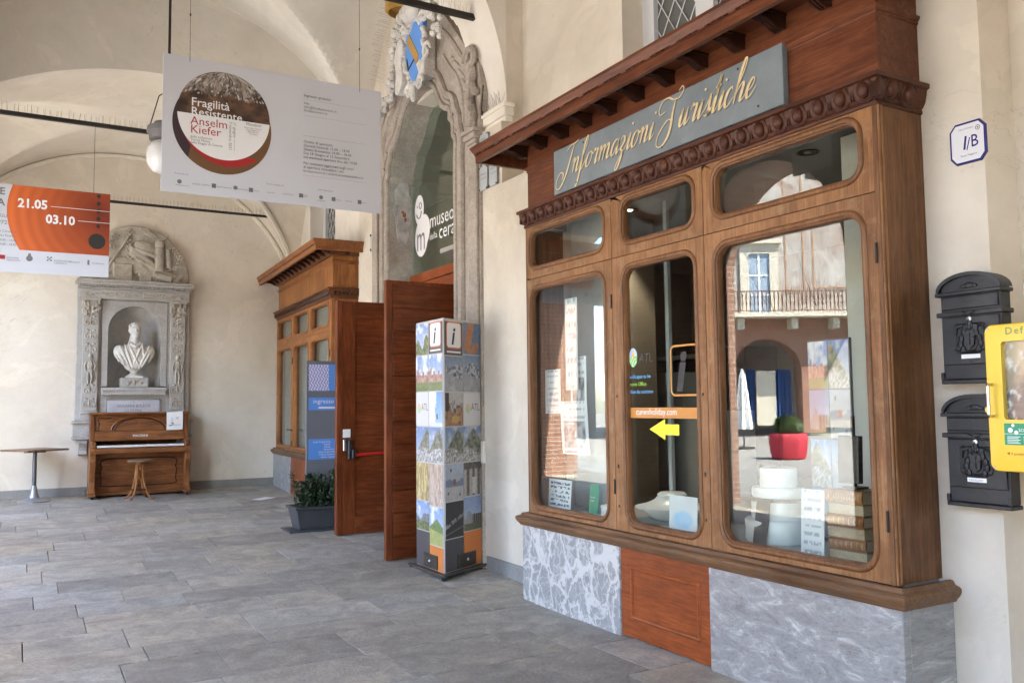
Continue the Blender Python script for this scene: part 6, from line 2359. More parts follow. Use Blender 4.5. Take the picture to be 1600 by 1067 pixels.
st = thing('piano_stool', 'round bentwood stool with four splayed legs in front of the piano', 'stool', (1.56, 13.85, fz(13.85)))
sx, sy, sz = 1.56, 13.86, fz(13.86)
m = MB()
m.lathe((sx, sy, sz), [(0.04, 0.535), (0.155, 0.54), (0.172, 0.553), (0.172, 0.568), (0.155, 0.578), (0.03, 0.574), (0.001, 0.573)], 28)
m.build('seat', TOPW, st, smooth=True, ang=40)
m = MB()
m.lathe((sx, sy, sz), [(0.05, 0.535), (0.05, 0.43), (0.035, 0.42), (0.02, 0.30), (0.001, 0.29)], 14)
m.build('column', K2W, st, smooth=True, ang=40)
for i in range(4):
    a = PI/4+0.15+i*PI/2
    P = smooth_path([(sx+r*cos(a), sy+r*sin(a), sz+z) for r, z in ((0.045, 0.50), (0.052, 0.40), (0.07, 0.27), (0.115, 0.12), (0.185, 0.025), (0.225, 0.012))], 4)
    m = MB()
    m.tube(P, [0.019-0.006*j/len(P) for j in range(len(P))], 7)
    m.build('leg', K2W, st, smooth=True)
m = MB()
m.tube([(sx+0.105*cos(2*PI*i/20), sy+0.105*sin(2*PI*i/20), sz+0.14) for i in range(20)], 0.009, 5, closed=True)
m.build('ring', IRON, st, smooth=True)

tb = thing('pedestal_table', 'small square wooden table on a steel trumpet foot beside the piano', 'table', (0.21, 14.3, fz(14.3)))
tx, ty, tz = 0.205, 14.25, fz(14.25)
m = MB()
an = rad(33)
hw = 0.315
cr = [(tx+hw*(a*cos(an)-b*sin(an)), ty+hw*(a*sin(an)+b*cos(an))) for a, b in ((-1, -1), (1, -1), (1, 1), (-1, 1))]
m.poly(f_up(0, 0, 0), cr, tz+0.725, tz+0.752)
m.build('table_top', TOPW, tb, bevel=0.004)
m = MB()
m.box(tx-0.14, tx+0.14, ty-0.03, ty+0.03, tz+0.70, tz+0.724)
m.box(tx-0.03, tx+0.03, ty-0.14, ty-0.031, tz+0.70, tz+0.724)
m.build('top_bracket', IRON, tb)
m = MB()
m.tube([(tx, ty, tz+0.2), (tx, ty, tz+0.70)], 0.029, 14)
m.build('column', plain('dark_steel', (0.12, 0.125, 0.135), 0.4, 0.6), tb, smooth=True)
m = MB()
m.lathe((tx, ty, tz), [(0.21, 0.0), (0.21, 0.008), (0.18, 0.016), (0.12, 0.03), (0.075, 0.06), (0.05, 0.12), (0.038, 0.20), (0.032, 0.23)], 28)
m.build('foot', plain('grey_steel', (0.33, 0.335, 0.35), 0.42, 0.6), tb, smooth=True)

m = MB()
pp = [(3.09, 12.86), (3.36, 12.98), (3.23, 13.16), (2.98, 13.0)]
m.add([(a, b, fz(b)+0.006+c) for (a, b), c in zip(pp, (0, 0.01, 0.004, 0.0))]+[(sum(p[0] for p in pp)/4, sum(p[1] for p in pp)/4, fz(13)+0.016)], [(0, 1, 4), (1, 2, 4), (2, 3, 4), (3, 0, 4)])
tag(m.build('paper_sheet', PAPER), 'loose white sheet of paper lying on the stone floor', 'paper')

# ================================================================== SMALL THINGS ON THE NEAR WALL
def mailbox(z0, h, label, emblem_seed, paper_txt):
    y0, y1 = 2.278, 2.60
    w = y1-y0
    fr = f_wall(3.985, y1, z0)
    r = thing('mailbox', label, 'mailbox', (3.94, (y0+y1)/2, z0), 0, 'black cast iron mailboxes beside the shopfront')
    top = h-0.085
    arcp = [(w/2+ (w/2)*cos(PI*i/16), top+0.085*sin(PI*i/16)) for i in range(17)]
    m = MB()
    m.poly(fr, [(0.012, 0.02), (w-0.012, 0.02), (w-0.012, top)]+[((a-w/2)*0.93+w/2, b) for a, b in arcp[1:-1]]+[(0.012, top)], 0.0, 0.078)
    body = m.build('body', CAST, r, bevel=0.004)
    m = MB()
    a1 = [fr.p(a, b, 0.0) for a, b in arcp]
    lo = []
    for n_, k_ in ((0.0, 1.0), (0.098, 1.0), (0.098, 0.86), (0.084, 0.86)):
        lo.append([fr.p((a-w/2)*(1.0 if k_ == 1 else 0.92)+w/2, (b-top)*k_+top-(0.0 if k_ == 1 else 0.006), n_) for a, b in arcp])
    m.loft(lo, closed=False)
    m.build('hood', CAST, r, smooth=True, ang=30)
    m = MB()
    m.fbox(fr, -0.004, w+0.004, top-0.022, top-0.004, 0.0, 0.102)
    m.fbox(fr, 0.022, w-0.022, top-0.088, top-0.028, 0.079, 0.09)
    m.build('slot_flap', CAST, r, bevel=0.003)
    m = MB()
    m.fbox(fr, -0.002, w+0.002, top-0.122, top-0.100, 0.0, 0.098)
    m.tube([fr.p(w/2-0.03, top-0.105, 0.1), fr.p(w/2, top-0.118, 0.104), fr.p(w/2+0.03, top-0.105, 0.1)], 0.007, 5)
    m.build('slot_ledge', CAST, r, bevel=0.003)
    d0, d1 = 0.09, top-0.128
    m = MB()
    m.fbox(fr, 0.022, w-0.022, d0, d1, 0.079, 0.088)
    dr = m.build('door', CAST, r, bevel=0.003)
    m = MB()
    m.tube([fr.p(a, b, 0.09) for a, b in rrect(0.085, w-0.085, d0+0.065, d1-0.035, 0.012, 2)], 0.004, 5, closed=True)
    m.build('door_moulding', CAST, dr)
    m = MB()
    cx, cz = w/2, (d0+d1)/2+0.012
    hh = (d1-d0)*0.30
    sh_ = [(0, -1.0), (0.5, -0.7), (0.62, 0.1), (0.55, 0.55), (0.0, 0.62), (-0.55, 0.55), (-0.62, 0.1), (-0.5, -0.7)]
    m.poly(fr, [(cx+a*hh*0.62, cz+b*hh*0.75) for a, b in sh_], 0.0885, 0.098)
    m.fbox(fr, cx-0.004, cx+0.004, cz-hh*0.5, cz+hh*0.35, 0.0985, 0.103)
    m.fbox(fr, cx-0.02, cx+0.02, cz-0.004, cz+0.004, 0.0985, 0.1025)
    for q in (-1, 1):
        for i in range(5):
            m.ell(fr.p(cx+q*(0.038+0.012*sin(i*1.3)), cz-hh*0.8+hh*0.38*i, 0.092), (0.008, 0.016, 0.019), 6, 4)
        m.tube([fr.p(cx+q*0.03, cz+hh*0.9, 0.092), fr.p(cx+q*0.062, cz+hh*0.75, 0.095), fr.p(cx+q*0.07, cz+hh*0.2, 0.092)], 0.006, 5)
    for i in range(5):
        m.ell(fr.p(cx-0.024+0.012*i, cz+hh*0.72+0.008*(i % 2), 0.094), (0.008, 0.008, 0.014), 6, 4)
    m.ell(fr.p(cx, cz+hh*1.05, 0.092), (0.008, 0.013, 0.026), 6, 4)
    m.tube([fr.p(cx-0.05, cz-hh*0.95, 0.092), fr.p(cx, cz-hh*1.05, 0.094), fr.p(cx+0.05, cz-hh*0.95, 0.092)], 0.006, 5)
    m.build('emblem', CAST, dr)
    m = MB()
    m.ell(fr.p(w/2, top+0.022, 0.084), (0.006, 0.03, 0.014), 8, 5)
    for q in (-1, 1):
        m.ell(fr.p(w/2+q*0.028, top+0.018, 0.084), (0.006, 0.016, 0.009), 6, 4)
    m.build('crest', CAST, body, smooth=True)
    m = MB()
    fl_ = Fr(fr.p(w/2, d1-0.012, 0.0885), fr.U, fr.V, fr.N)
    m.lathe((0, 0, 0), [(0.013, 0), (0.013, 0.006), (0.009, 0.008)], 14, fl_)
    lk = m.build('lock', STEEL, dr, smooth=True, ang=30)
    m = MB()
    m.quad(fl_, -0.0015, 0.0015, -0.006, 0.004, 0.0086)
    m.build('keyhole', BLACK, lk)
    m = MB()
    m.fbox(fr, w/2-0.048, w/2+0.045, d0+0.028, d0+0.048, 0.0885, 0.090)
    nl = m.build('name_label', PAPER, dr)
    if paper_txt:
        lettering(nl, fr, [(paper_txt, w/2-0.04, d0+0.033, 0.012)], INKG, 0.0905)
    m = MB()
    m.fbox(fr, w/2-0.05, w/2-0.005, d0+0.008, d0+0.016, 0.0885, 0.091)
    m.fbox(fr, w/2+0.012, w/2+0.048, d0+0.008, d0+0.016, 0.0885, 0.091)
    m.build('label_slot', BLACK, dr)
    m = MB()
    m.fbox(fr, 0.004, w-0.004, 0.0, 0.019, 0.0, 0.09)
    m.fbox(fr, 0.004, 0.02, 0.0195, 0.055, 0.079, 0.092)
    m.fbox(fr, w-0.02, w-0.004, 0.0195, 0.055, 0.079, 0.092)
    m.build('base_rim', CAST, r, bevel=0.003)
    return r

mailbox(1.655, 0.53, 'upper black mailbox with arched hood and coat of arms below the house number plate', 1, '')
mailbox(1.075, 0.53, 'lower black mailbox with name label hanging under the other one', 2, 'CASTELLINO')

ae = thing('defibrillator_case', 'yellow defibrillator wall cabinet with clear window and steel handle', 'defibrillator', (3.95, 2.09, 1.26))
AF = f_wall(3.75, 2.286, 1.262)
aw, ah = 0.42, 0.648
m = MB()
for n0, n1 in ((-0.42, -0.03),):
    m.poly(AF, rrect(0.008, aw-0.008, 0.008, ah-0.008, 0.03, 5), n0, n1)
m.build('case', AEDY, ae, bevel=0.004)
m = MB()
wi = rrect(0.075, aw-0.045, 0.228, ah-0.078, 0.014, 5)
wo = outrect(0.075, aw-0.045, 0.228, ah-0.078, 0.012, aw-0.012, 0.012, ah-0.012, 0.014, 5)
ro = rrect(0.0, aw, 0.0, ah, 0.035, 5)
L4 = lambda pts, n: [AF.p(a, b, n) for a, b in pts]
m.loft([L4(wi, -0.02), L4(wi, 0.0), L4(rrect(0.012, aw-0.012, 0.012, ah-0.012, 0.026, 5), 0.0), L4(rrect(0.004, aw-0.004, 0.004, ah-0.004, 0.032, 5), -0.003), L4(ro, -0.012), L4(ro, -0.028), L4(wi, -0.028), L4(wi, -0.02)])
dr = m.build('door', AEDY, ae, smooth=True, ang=30)
m = MB()
m.fbox(AF, 0.078, aw-0.048, 0.231, ah-0.081, -0.016, -0.012)
m.build('window', glassmat('case_window', 0.03, (0.95, 0.97, 0.96)), dr)
m = MB()
m.tube([AF.p(0.026, 0.242, 0.0), AF.p(0.026, 0.242, 0.03), AF.p(0.03, 0.25, 0.036), AF.p(0.03, 0.375, 0.036), AF.p(0.026, 0.383, 0.03), AF.p(0.026, 0.383, 0.0)], 0.0065, 8)
m.build('handle', plain('handle_steel', (0.6, 0.58, 0.55), 0.25, 1.0), dr, smooth=True)
m = MB()
m.lathe((0, 0, 0), [(0.016, -0.02), (0.016, -0.01)], 14, Fr(AF.p(0.0, 0.27, 0), AF.U, AF.V, AF.N))
m.build('lock_tab', AEDY, dr)
lettering(dr, AF, [('Defibrillatore', 0.098, ah-0.048, 0.045)], TEXTG, 0.001, spacing=1.25, offset=0.012)
m = MB()
m.fbox(AF, 0.073, aw-0.04, 0.118, 0.212, 0.0004, 0.001)
gl = m.build('instruction_label', GREEN, dr)
m = MB()
m.quad(AF, 0.073, aw-0.04, 0.1655, 0.167, 0.0015)
for c_, r_ in (((0.112, 0.203), 0.007), ((0.10, 0.182), 0.011), ((0.125, 0.172), 0.009)):
    m.flat(AF, circle(c_[0], c_[1], r_, 14), 0.0016)
put_text(m, AF, 'SOS DAE', 0.135, 0.176, 0.02, 0.0016)
for i in range(5):
    m.quad(AF, 0.085, 0.142-0.008*(i % 2), 0.125+0.007*i, 0.1275+0.007*i, 0.0015)
    m.quad(AF, 0.155, 0.21, 0.125+0.007*i, 0.1275+0.007*i, 0.0015)
m.build('lettering', WHITE, gl)
m = MB()
put_text(m, AF, 'Il presente defibrillatore', 0.098, 0.075, 0.0165, 0.001)
m.flat(AF, [(0.08, 0.081), (0.092, 0.074), (0.092, 0.088)], 0.001)
m.build('lettering', RED, dr)
m = MB()
for a_, b_ in ((0.02, 0.02), (0.02, ah-0.02), (aw-0.02, 0.02), (aw-0.02, ah-0.02)):
    m = MB()
    m.lathe((0, 0, 0), [(0.005, 0.0003), (0.005, 0.002), (0.003, 0.003)], 8, Fr(AF.p(a_, b_, 0), AF.U, AF.V, AF.N))
    m.build('screw', STEEL, dr)
m = MB()
IN = Fr(AF.p(0.072, 0.225, -0.0275), AF.U, AF.V, AF.N)
def bag(s, t):
    c = mixn((0.06, 0.065, 0.075), (0.45, 0.36, 0.24), (t-0.35)*4+(vn(s, t, 61, 6)-0.5)*2)
    c = mixn(c, (0.36, 0.42, 0.16), 4*(0.22-abs(t-0.72)-0.5*abs(s-0.6)))
    return mixn(c, (0.75, 0.75, 0.74), (vn(s*1.5, t, 62, 11)-0.63)*6)
grid_print('device_bag', IN, 0, 0.31, 0, 0.35, 0.0, 40, 44, bag, ae)

hn = thing('house_number_plate', 'white enamel house number plate reading 1/B with blue rim', 'number plate', (3.98, 2.44, 2.73))
HF = f_wall(3.988, 2.545, 2.725)
hw_, hh_ = 0.185, 0.205
oct_ = lambda d: [(0.03+d*0.4, d), (hw_-0.03-d*0.4, d), (hw_-d, 0.035+d*0.4), (hw_-d, hh_-0.035-d*0.4), (hw_-0.03-d*0.4, hh_-d), (0.03+d*0.4, hh_-d), (d, hh_-0.035-d*0.4), (d, 0.035+d*0.4)]
m = MB()
m.poly(HF, oct_(0), 0.0, 0.012)
pt_ = m.build('plate', plain('enamel_blue', srgb('#2c2c6c'), 0.25), hn, bevel=0.002)
m = MB()
m.poly(HF, oct_(0.011), 0.0122, 0.014)
fl_ = m.build('field', plain('enamel_white', (0.72, 0.71, 0.74), 0.2), pt_)
m = MB()
put_text(m, HF, '1', 0.052, 0.07, 0.095, 0.0148, shear=0.15, offset=0.008)
put_text(m, HF, '/', 0.085, 0.066, 0.085, 0.0148)
put_text(m, HF, 'B', 0.108, 0.075, 0.085, 0.0148, wide=0.85, offset=0.006)
put_text(m, HF, 'Piazza Maggiore', 0.055, 0.036, 0.013, 0.0148)
put_text(m, HF, 'Città di Mondovì', 0.05, 0.168, 0.011, 0.0148)
m.build('lettering', bpy.data.materials['enamel_blue'], fl_)
m = MB()
m.tube([HF.p(0.147+0.011*cos(2*PI*i/12), 0.163+0.011*sin(2*PI*i/12), 0.0148) for i in range(12)], 0.0018, 4, closed=True)
m.flat(HF, circle(0.147, 0.163, 0.005, 8), 0.015)
m.build('emblem', INKG, fl_)

# glass name plates near the portal and the door bell panel
for (y0, z0, w, h, lab, nm) in ((7.36, 3.66, 0.165, 0.24, 'clear glass name plate on the pier, farther of the lower pair', 'name_plate'), (7.16, 3.66, 0.16, 0.26, 'clear glass name plate on the pier, nearer of the lower pair', 'name_plate'), (7.36, 4.05, 0.19, 0.17, 'clear glass name plate under the stone impost', 'name_plate')):
    fr = f_wall(3.87, y0, z0)
    t_ = thing(nm, lab, 'plate', (3.88, y0, z0), 0, 'glass name plates on the pier')
    m = MB()
    m.fbox(fr, 0, w, 0, h, 0.0, 0.008)
    p = m.build('plate', plain('frosted_plate', (0.42, 0.44, 0.46), 0.3) if 'frosted_plate' not in bpy.data.materials else bpy.data.materials['frosted_plate'], t_, bevel=0.002)
    m = MB()
    for a in (0.012, w-0.012):
        for b in (0.014, h-0.014):
            m.lathe((0, 0, 0), [(0.009, -0.018), (0.009, 0.004), (0.006, 0.006)], 8, Fr(fr.p(a, b, 0.008), fr.U, fr.V, fr.N))
    m.build('stud', IRON, t_)
    lettering(p, fr, [('UFFICIO', 0.03, h*0.62, 0.03), ('TURISTICO', 0.03, h*0.45, 0.024)], INKG, 0.009)
t_ = thing('name_plate', 'white door plate with dark studs left of the stone portal', 'plate', (3.97, 10.5, 3.55), 0)
fr = f_wall(3.935, 10.56, 3.58)
m = MB()
m.fbox(fr, 0, 0.26, 0, 0.25, 0.0, 0.008)
m.build('plate', bpy.data.materials['frosted_plate'], t_, bevel=0.002)
m = MB()
for a in (0.02, 0.24):
    for b in (0.03, 0.22):
        m.lathe((0, 0, 0), [(0.014, -0.015), (0.014, 0.012)], 8, Fr(fr.p(a, b, 0.008), fr.U, fr.V, fr.N))
m.build('stud', BLACK, t_)
sb = thing('socket_box', 'small cream electrical box low on the pier behind the totem', 'electrical box', (3.88, 7.42, 1.05))
fr = f_wall(3.888, 7.47, 1.02)
m = MB()
m.fbox(fr, 0, 0.16, 0, 0.21, 0, 0.035)
m.build('box', RIB, sb, bevel=0.008)
m = MB()
m.fbox(fr, 0.09, 0.10, 0.07, 0.14, 0.036, 0.04)
m.fbox(fr, 0.085, 0.115, 0.066, 0.072, 0.036, 0.04)
m.build('slot', INKG, sb)
m = MB()
m.tube([(3.885, 7.30, 4.72), (3.87, 7.31, 4.5), (3.865, 7.30, 4.42), (3.85, 7.26, 4.40), (3.84, 7.23, 4.43)], 0.006, 5)
tag(m.build('wall_hook', IRON, smooth=True), 'thin iron hook on the pier above the glass name plates', 'hook')

# windows above the shopfronts
def lattice_window(fr, w, h, label):
    t_ = thing('lattice_window', label, 'window', tuple(fr.p(w/2, 0, 0)), 0, 'white framed lattice windows above the shopfronts')
    m = MB()
    n = 0
    g = 0.14
    out = outrect(g, w/2-0.05, g, h-g, 0.0, w/2, 0.0, h, 0.07, 5)
    inn = rrect(g, w/2-0.05, g, h-g, 0.07, 5)
    L = lambda pts, n, o: [fr.p(a+o, b, n) for a, b in pts]
    for o in (0, w/2):
        m.loft([L(inn, -0.04, o), L(inn, 0.02, o), L(out, 0.02, o), L(out, -0.04, o)])
    m.build('frame', plain('window_white', (0.55, 0.56, 0.57), 0.5) if 'window_white' not in bpy.data.materials else bpy.data.materials['window_white'], t_)
    m = MB()
    m.fbox(fr, 0.05, w-0.05, 0.05, h-0.05, -0.032, -0.026)
    m.build('glass_pane', plain('dusty_glass', (0.10, 0.105, 0.10), 0.2), t_)
    m = MB()
    st_ = 0.16
    k = int((w+h)/st_)+2
    for i in range(-k, k):
        for d in (1, -1):
            P = []
            for q in (0.0, 1.0):
                a = i*st_+q*h*0.62
                P.append((a if d > 0 else w-a, q*h))
            (a0, b0), (a1, b1) = P
            tt = [t for t in [j/40 for j in range(41)] if 0.06 < a0+(a1-a0)*t < w-0.06]
            if len(tt) > 1:
                m.tube([fr.p(a0+(a1-a0)*t, b0+(b1-b0)*t, -0.012-0.003*d) for t in (tt[0], tt[-1])], 0.005, 4)
    stuff(m.build('lattice', bpy.data.materials['window_white'], t_))

lattice_window(f_wall(4.36, 5.37, 3.9), 1.36, 2.0, 'white framed window with wire lattice above the near shopfront cornice')
lattice_window(Fr((4.35, 13.9, 3.75), (0, -1, 0), (0, 0, 1), (-1, 0, 0)), 1.5, 1.85, 'white framed window above the far shopfront beside the banner')

# ================================================================== IN THE SHOP WINDOW
rs = random.Random(21)
zb = 0.7205
bl_ = ['bottom old book of the stack, pale page edges to the glass', 'second old book from the bottom of the stack, banded brown spine', 'third old book from the bottom of the stack, pale page edges to the glass',
       'fourth old book from the bottom of the stack, banded brown spine', 'second old book from the top of the stack, pale page edges to the glass', 'top old book of the stack under the black stand, gold tooled spine']
for i in range(6):
    h = (0.052, 0.062, 0.062, 0.060, 0.062, 0.072)[i]
    spine = i % 2 == 1
    y0 = 3.075+rs.uniform(-0.008, 0.008)
    y1 = 3.322+rs.uniform(-0.01, 0.008)
    x0, x1 = 3.895+rs.uniform(-0.006, 0.012), 4.085
    t_ = thing('old_book', bl_[i], 'book', ((x0+x1)/2, (y0+y1)/2, zb), 0, 'stack of old leather books in the shop window')
    m = MB()
    m.box(x0+0.006, x1, y0, y1, zb, zb+0.0045)
    m.box(x0+0.006, x1, y0, y1, zb+h-0.0045, zb+h)
    m.build('cover', LEATH, t_, bevel=0.001)
    m = MB()
    m.box(x0+0.010, x1-0.006, y0+0.006, y1-0.006, zb+0.0046, zb+h-0.0046)
    m.build('pages', PAGES, t_)
    if spine:
        m = MB()
        pts = [(x0+0.008-0.012*sin(PI*j/6), zb+0.001+(h-0.002)*j/6) for j in range(7)]
        m.loft([[(a, yy, b) for a, b in pts]+[(x0+0.0095, yy, zb+h-0.001), (x0+0.0095, yy, zb+0.001)] for yy in (y0, y1)], capped=True)
        sp = m.build('spine', LEATH, t_, smooth=True, ang=60)
        m = MB()
        for k in range(7):
            yy = y0+(y1-y0)*(0.08+0.14*k)
            w = rs.choice((0.003, 0.004, 0.006))
            pp = [(x0+0.0075-0.0125*sin(PI*j/6), zb+0.003+(h-0.006)*j/6) for j in range(7)]
            m.loft([[(a, q, b) for a, b in pp] for q in (yy, yy+w)], closed=False)
            if i == 5:
                m.ell((x0-0.004, yy+0.018, zb+h/2), (0.002, 0.006, 0.01), 6, 4)
        m.build('gilt_band', GILT, sp)
    zb += h+0.0008
ts = thing('display_stand', 'black upright display stand on top of the old book stack', 'stand', (4.02, 3.22, zb))
m = MB()
m.box(3.97, 4.07, 3.17, 3.27, zb, zb+0.012)
m.box(4.0, 4.02, 3.205, 3.222, zb+0.012, zb+0.40)
m.build('post', BLACK, ts, bevel=0.002)
m = MB()
m.add([(3.99, 3.175, zb+0.03), (3.99, 3.31, zb+0.03), (4.0, 3.31, zb+0.29), (4.0, 3.175, zb+0.29), (4.02, 3.165, zb+0.03), (4.02, 3.30, zb+0.03), (4.03, 3.30, zb+0.29), (4.03, 3.165, zb+0.29)], [(0, 1, 2, 3), (4, 7, 6, 5), (0, 4, 5, 1), (1, 5, 6, 2), (2, 6, 7, 3), (3, 7, 4, 0)])
m.build('black_panel', BLACK, ts, bevel=0.003)

bx = thing('ceramic_stack', 'stack of white ceramic drums and hat boxes tied with a brown strap', 'ceramic stack', (4.05, 3.86, 0.72))
cx, cy = 4.12, 3.87
for r, z0_, z1_ in ((0.21, 0.7205, 0.86), (0.17, 0.8605, 0.99), (0.165, 0.9905, 1.05), (0.115, 1.0505, 1.17)):
    m = MB()
    m.lathe((cx, cy, 0), [(r*0.96, z0_), (r, z0_+0.012), (r*0.985, z0_+(z1_-z0_)*0.5), (r, z1_-0.012), (r*0.95, z1_), (0.01, z1_)], 32)
    m.build('drum', CERAM, bx, smooth=True, ang=50)
m = MB()
m.lathe((cx, cy, 0), [(0.1715, 0.968), (0.1725, 0.970), (0.1725, 0.988), (0.1715, 0.99)], 32)
m.add([(cx-0.225, cy-0.10, 0.722), (cx-0.225, cy+0.01, 0.722), (cx-0.18, cy+0.01, 0.985), (cx-0.18, cy-0.10, 0.985), (cx-0.221, cy-0.10, 0.722), (cx-0.221, cy+0.01, 0.722), (cx-0.176, cy+0.01, 0.985), (cx-0.176, cy-0.10, 0.985)], [(0, 1, 2, 3), (4, 7, 6, 5), (0, 4, 5, 1), (1, 5, 6, 2), (2, 6, 7, 3), (3, 7, 4, 0)])
m.build('strap', plain('brown_strap', (0.055, 0.034, 0.02), 0.6, 0, 0.3, 8), bx)


def sheet_thing(name, label, cat, x, y0, y1, z0, z1, fn, lean=0.0, mat=None, group=None, ramp_=18, twist=0.0):
    t_ = thing(name, label, cat, (x, (y0+y1)/2, z0), 0, group)
    fr = Fr((x, y1, z0), Vector((twist, -1, 0)).normalized(), Vector((lean, 0, 1)).normalized(), (-1, 0, 0))
    m = MB()
    m.fbox(fr, 0, y1-y0, 0, z1-z0, -0.003, 0.0)
    p = m.build('card', mat or PAPER, t_)
    if fn:
        grid_print('print', fr, 0.004, y1-y0-0.004, 0.004, z1-z0-0.004, 0.0008, ramp_, int(ramp_*1.4), fn, p, PRINTM)
    return t_, p, fr


def blueflower(s, t):
    c = np.full(s.shape+(3,), 0.74)
    d = np.hypot((s-0.5)/0.42, (t-0.36)/0.28)
    return mixn(c, (0.30, 0.55, 0.82), np.clip((1-d)*2.5, 0, 0.75)*(0.5+vn(s, t, 71, 9)))

def textpage(seed):
    def fn(s, t):
        c = np.full(s.shape+(3,), 0.72)
        ln = (np.sin(t*46) > 0.35) & (vn(s, t, seed, 13, 2) > 0.42) & (s > 0.1) & (s < 0.9)
        return np.where(ln[..., None], (0.34, 0.36, 0.42), c)
    return fn

def grey_photo(seed):
    def fn(s, t):
        c = np.full(s.shape+(3,), 0.70)
        im = mixn((0.10, 0.10, 0.11), (0.55, 0.55, 0.56), (vn(s, t, seed, 7)-0.3)*2.2)
        return np.where(((t > 0.12) & (t < 0.62) & (s > 0.1) & (s < 0.9))[..., None], im, textpage(seed)(s, t))
    return fn

def rows_of_marks(s, t):
    c = np.full(s.shape+(3,), 0.70)
    k = (np.sin(t*44) > -0.2) & (vn(s, t, 77, 16, 2) > 0.45) & (s > 0.06) & (s < 0.94) & (t < 0.94) & (t > 0.05)
    return np.where(k[..., None], (0.07, 0.09, 0.16), c)

sheet_thing('notice_card', 'white notice card with blue crest leaning on the old book stack', 'notice', 3.86, 3.315, 3.475, 0.722, 1.085, textpage(66), 0.06, None, None, 26)
sheet_thing('leaflet', 'pale blue leaflet standing in the glazed door window', 'leaflet', 3.80, 4.27, 4.545, 0.722, 0.965, blueflower, 0.05, None, None, 26)
sheet_thing('printed_card', 'white card with rows of dark marks low in the far window', 'card', 3.80, 5.74, 6.07, 0.722, 0.97, rows_of_marks, 0.08, None, None, 44)
t_, p, fr = sheet_thing('green_brochure', 'dark green brochure low in the far window', 'brochure', 3.85, 5.44, 5.56, 0.722, 0.955, None, 0.10, GREEN)
lettering(p, fr, [('Festival', 0.012, 0.13, 0.022), ('estate', 0.012, 0.105, 0.022)], WHITE, 0.0015)
sheet_thing('hanging_poster', 'small pale notice hanging highest in the far window', 'poster', 3.80, 5.60, 5.77, 1.69, 2.42, textpage(41), 0, None, None, 24)
sheet_thing('hanging_poster', 'pale blue sheet hanging left in the far window', 'poster', 3.79, 5.84, 6.07, 1.50, 1.86, textpage(42), 0, None, None, 20)
sheet_thing('hanging_poster', 'grey poster with a round picture in the far window', 'poster', 3.83, 5.53, 5.75, 1.52, 1.95, grey_photo(43), 0, None, None, 24)
sheet_thing('hanging_poster', 'curling white poster with a grey photo in the far window', 'poster', 3.81, 5.50, 5.85, 1.18, 1.60, grey_photo(44), -0.05, None, None, 28, 0.06)
sheet_thing('hanging_poster', 'white sheet hanging beside the far window frame', 'poster', 3.84, 5.22, 5.33, 1.60, 1.80, textpage(45), 0, None, None, 16)
cb = thing('ceramic_box', 'round white ceramic box low at the edge of the far window', 'ceramic box', (3.95, 5.38, 0.72))
m = MB()
m.lathe((3.98, 5.36, 0.7205), [(0.11, 0), (0.125, 0.012), (0.125, 0.06), (0.115, 0.065)], 28)
m.build('box', CERAM, cb, smooth=True, ang=50)
m = MB()
m.lathe((3.98, 5.36, 0.7857), [(0.128, 0), (0.128, 0.016), (0.09, 0.024), (0.001, 0.026)], 28)
m.build('cover', CERAM, cb, smooth=True, ang=50)
dm = thing('covered_dish', 'white ceramic dish with domed cover behind the glazed door', 'dish', (4.15, 5.0, 0.72))
m = MB()
m.lathe((4.2, 4.98, 0.7205), [(0.12, 0), (0.16, 0.02), (0.22, 0.075), (0.225, 0.085), (0.20, 0.085)], 32)
m.build('bowl', CERAM, dm, smooth=True, ang=50)
m = MB()
m.lathe((4.2, 4.98, 0.807), [(0.27, 0), (0.275, 0.012), (0.20, 0.03), (0.13, 0.06), (0.105, 0.09), (0.11, 0.10), (0.09, 0.115), (0.001, 0.12)], 32)
m.build('cover', CERAM, dm, smooth=True, ang=50)
pt2 = thing('photo_display', 'tall dark display panel with landscape photos inside the shop', 'display', (4.35, 3.62, 0.72))
fr = f_wall(4.34, 3.80, 0.722)
m = MB()
m.fbox(fr, 0, 0.32, 0, 1.24, -0.02, 0.0)
p = m.build('panel', GREYP, pt2)
for i in range(2):
    for j in range(4):
        grid_print('photo_print', fr, 0.005+0.157*i, 0.155+0.157*i, 0.02+0.305*j, 0.315+0.305*j, 0.002, 14, 20, scene_print(('snow', 'trail', 'house', 'castle', 'mountain', 'snow', 'balloon', 'trail')[i*4+j], 50+i*4+j), p)

# stickers on the door glass
DF = f_wall(3.60+0.03+0.0375, 0, 0)
stk = thing('door_stickers', 'coloured stickers on the door glass with yellow arrow and web address band', 'sticker', (3.667, 4.4, 1.3))
m = MB()
m.flat(DF, rrect(-4.80, -4.05, 1.478, 1.548, 0.012, 3), 0.0015)
bnd = m.build('web_band', ORAN, stk)
m = MB()
put_text(m, DF, 'cuneoholiday.com', -4.70, 1.50, 0.062, 0.0022, wide=0.93)
m.build('lettering', WHITE, bnd)
m = MB()
m.flat(DF, [(-4.562, 1.405), (-4.40, 1.337), (-4.40, 1.37), (-4.262, 1.37), (-4.262, 1.440), (-4.40, 1.440), (-4.40, 1.473)], 0.0015)
m.build('arrow', YELL, stk)
m = MB()
L5 = lambda pts: [DF.p(a, b, 0.0015) for a, b in pts]
m.loft([L5(rrect(-4.335, -4.06, 1.62, 1.95, 0.04, 5)), L5(rrect(-4.322, -4.073, 1.633, 1.937, 0.03, 5))])
m.build('info_border', ORAN, stk)
m = MB()
put_text(m, DF, 'i', -4.285, 1.662, 0.36, 0.0015, shear=0.2, offset=0.035)
m.build('info_letter', INK, stk)
m = MB()
put_text(m, DF, 'ATL', -4.66, 1.855, 0.085, 0.0015)
m.build('lettering', INK, stk)


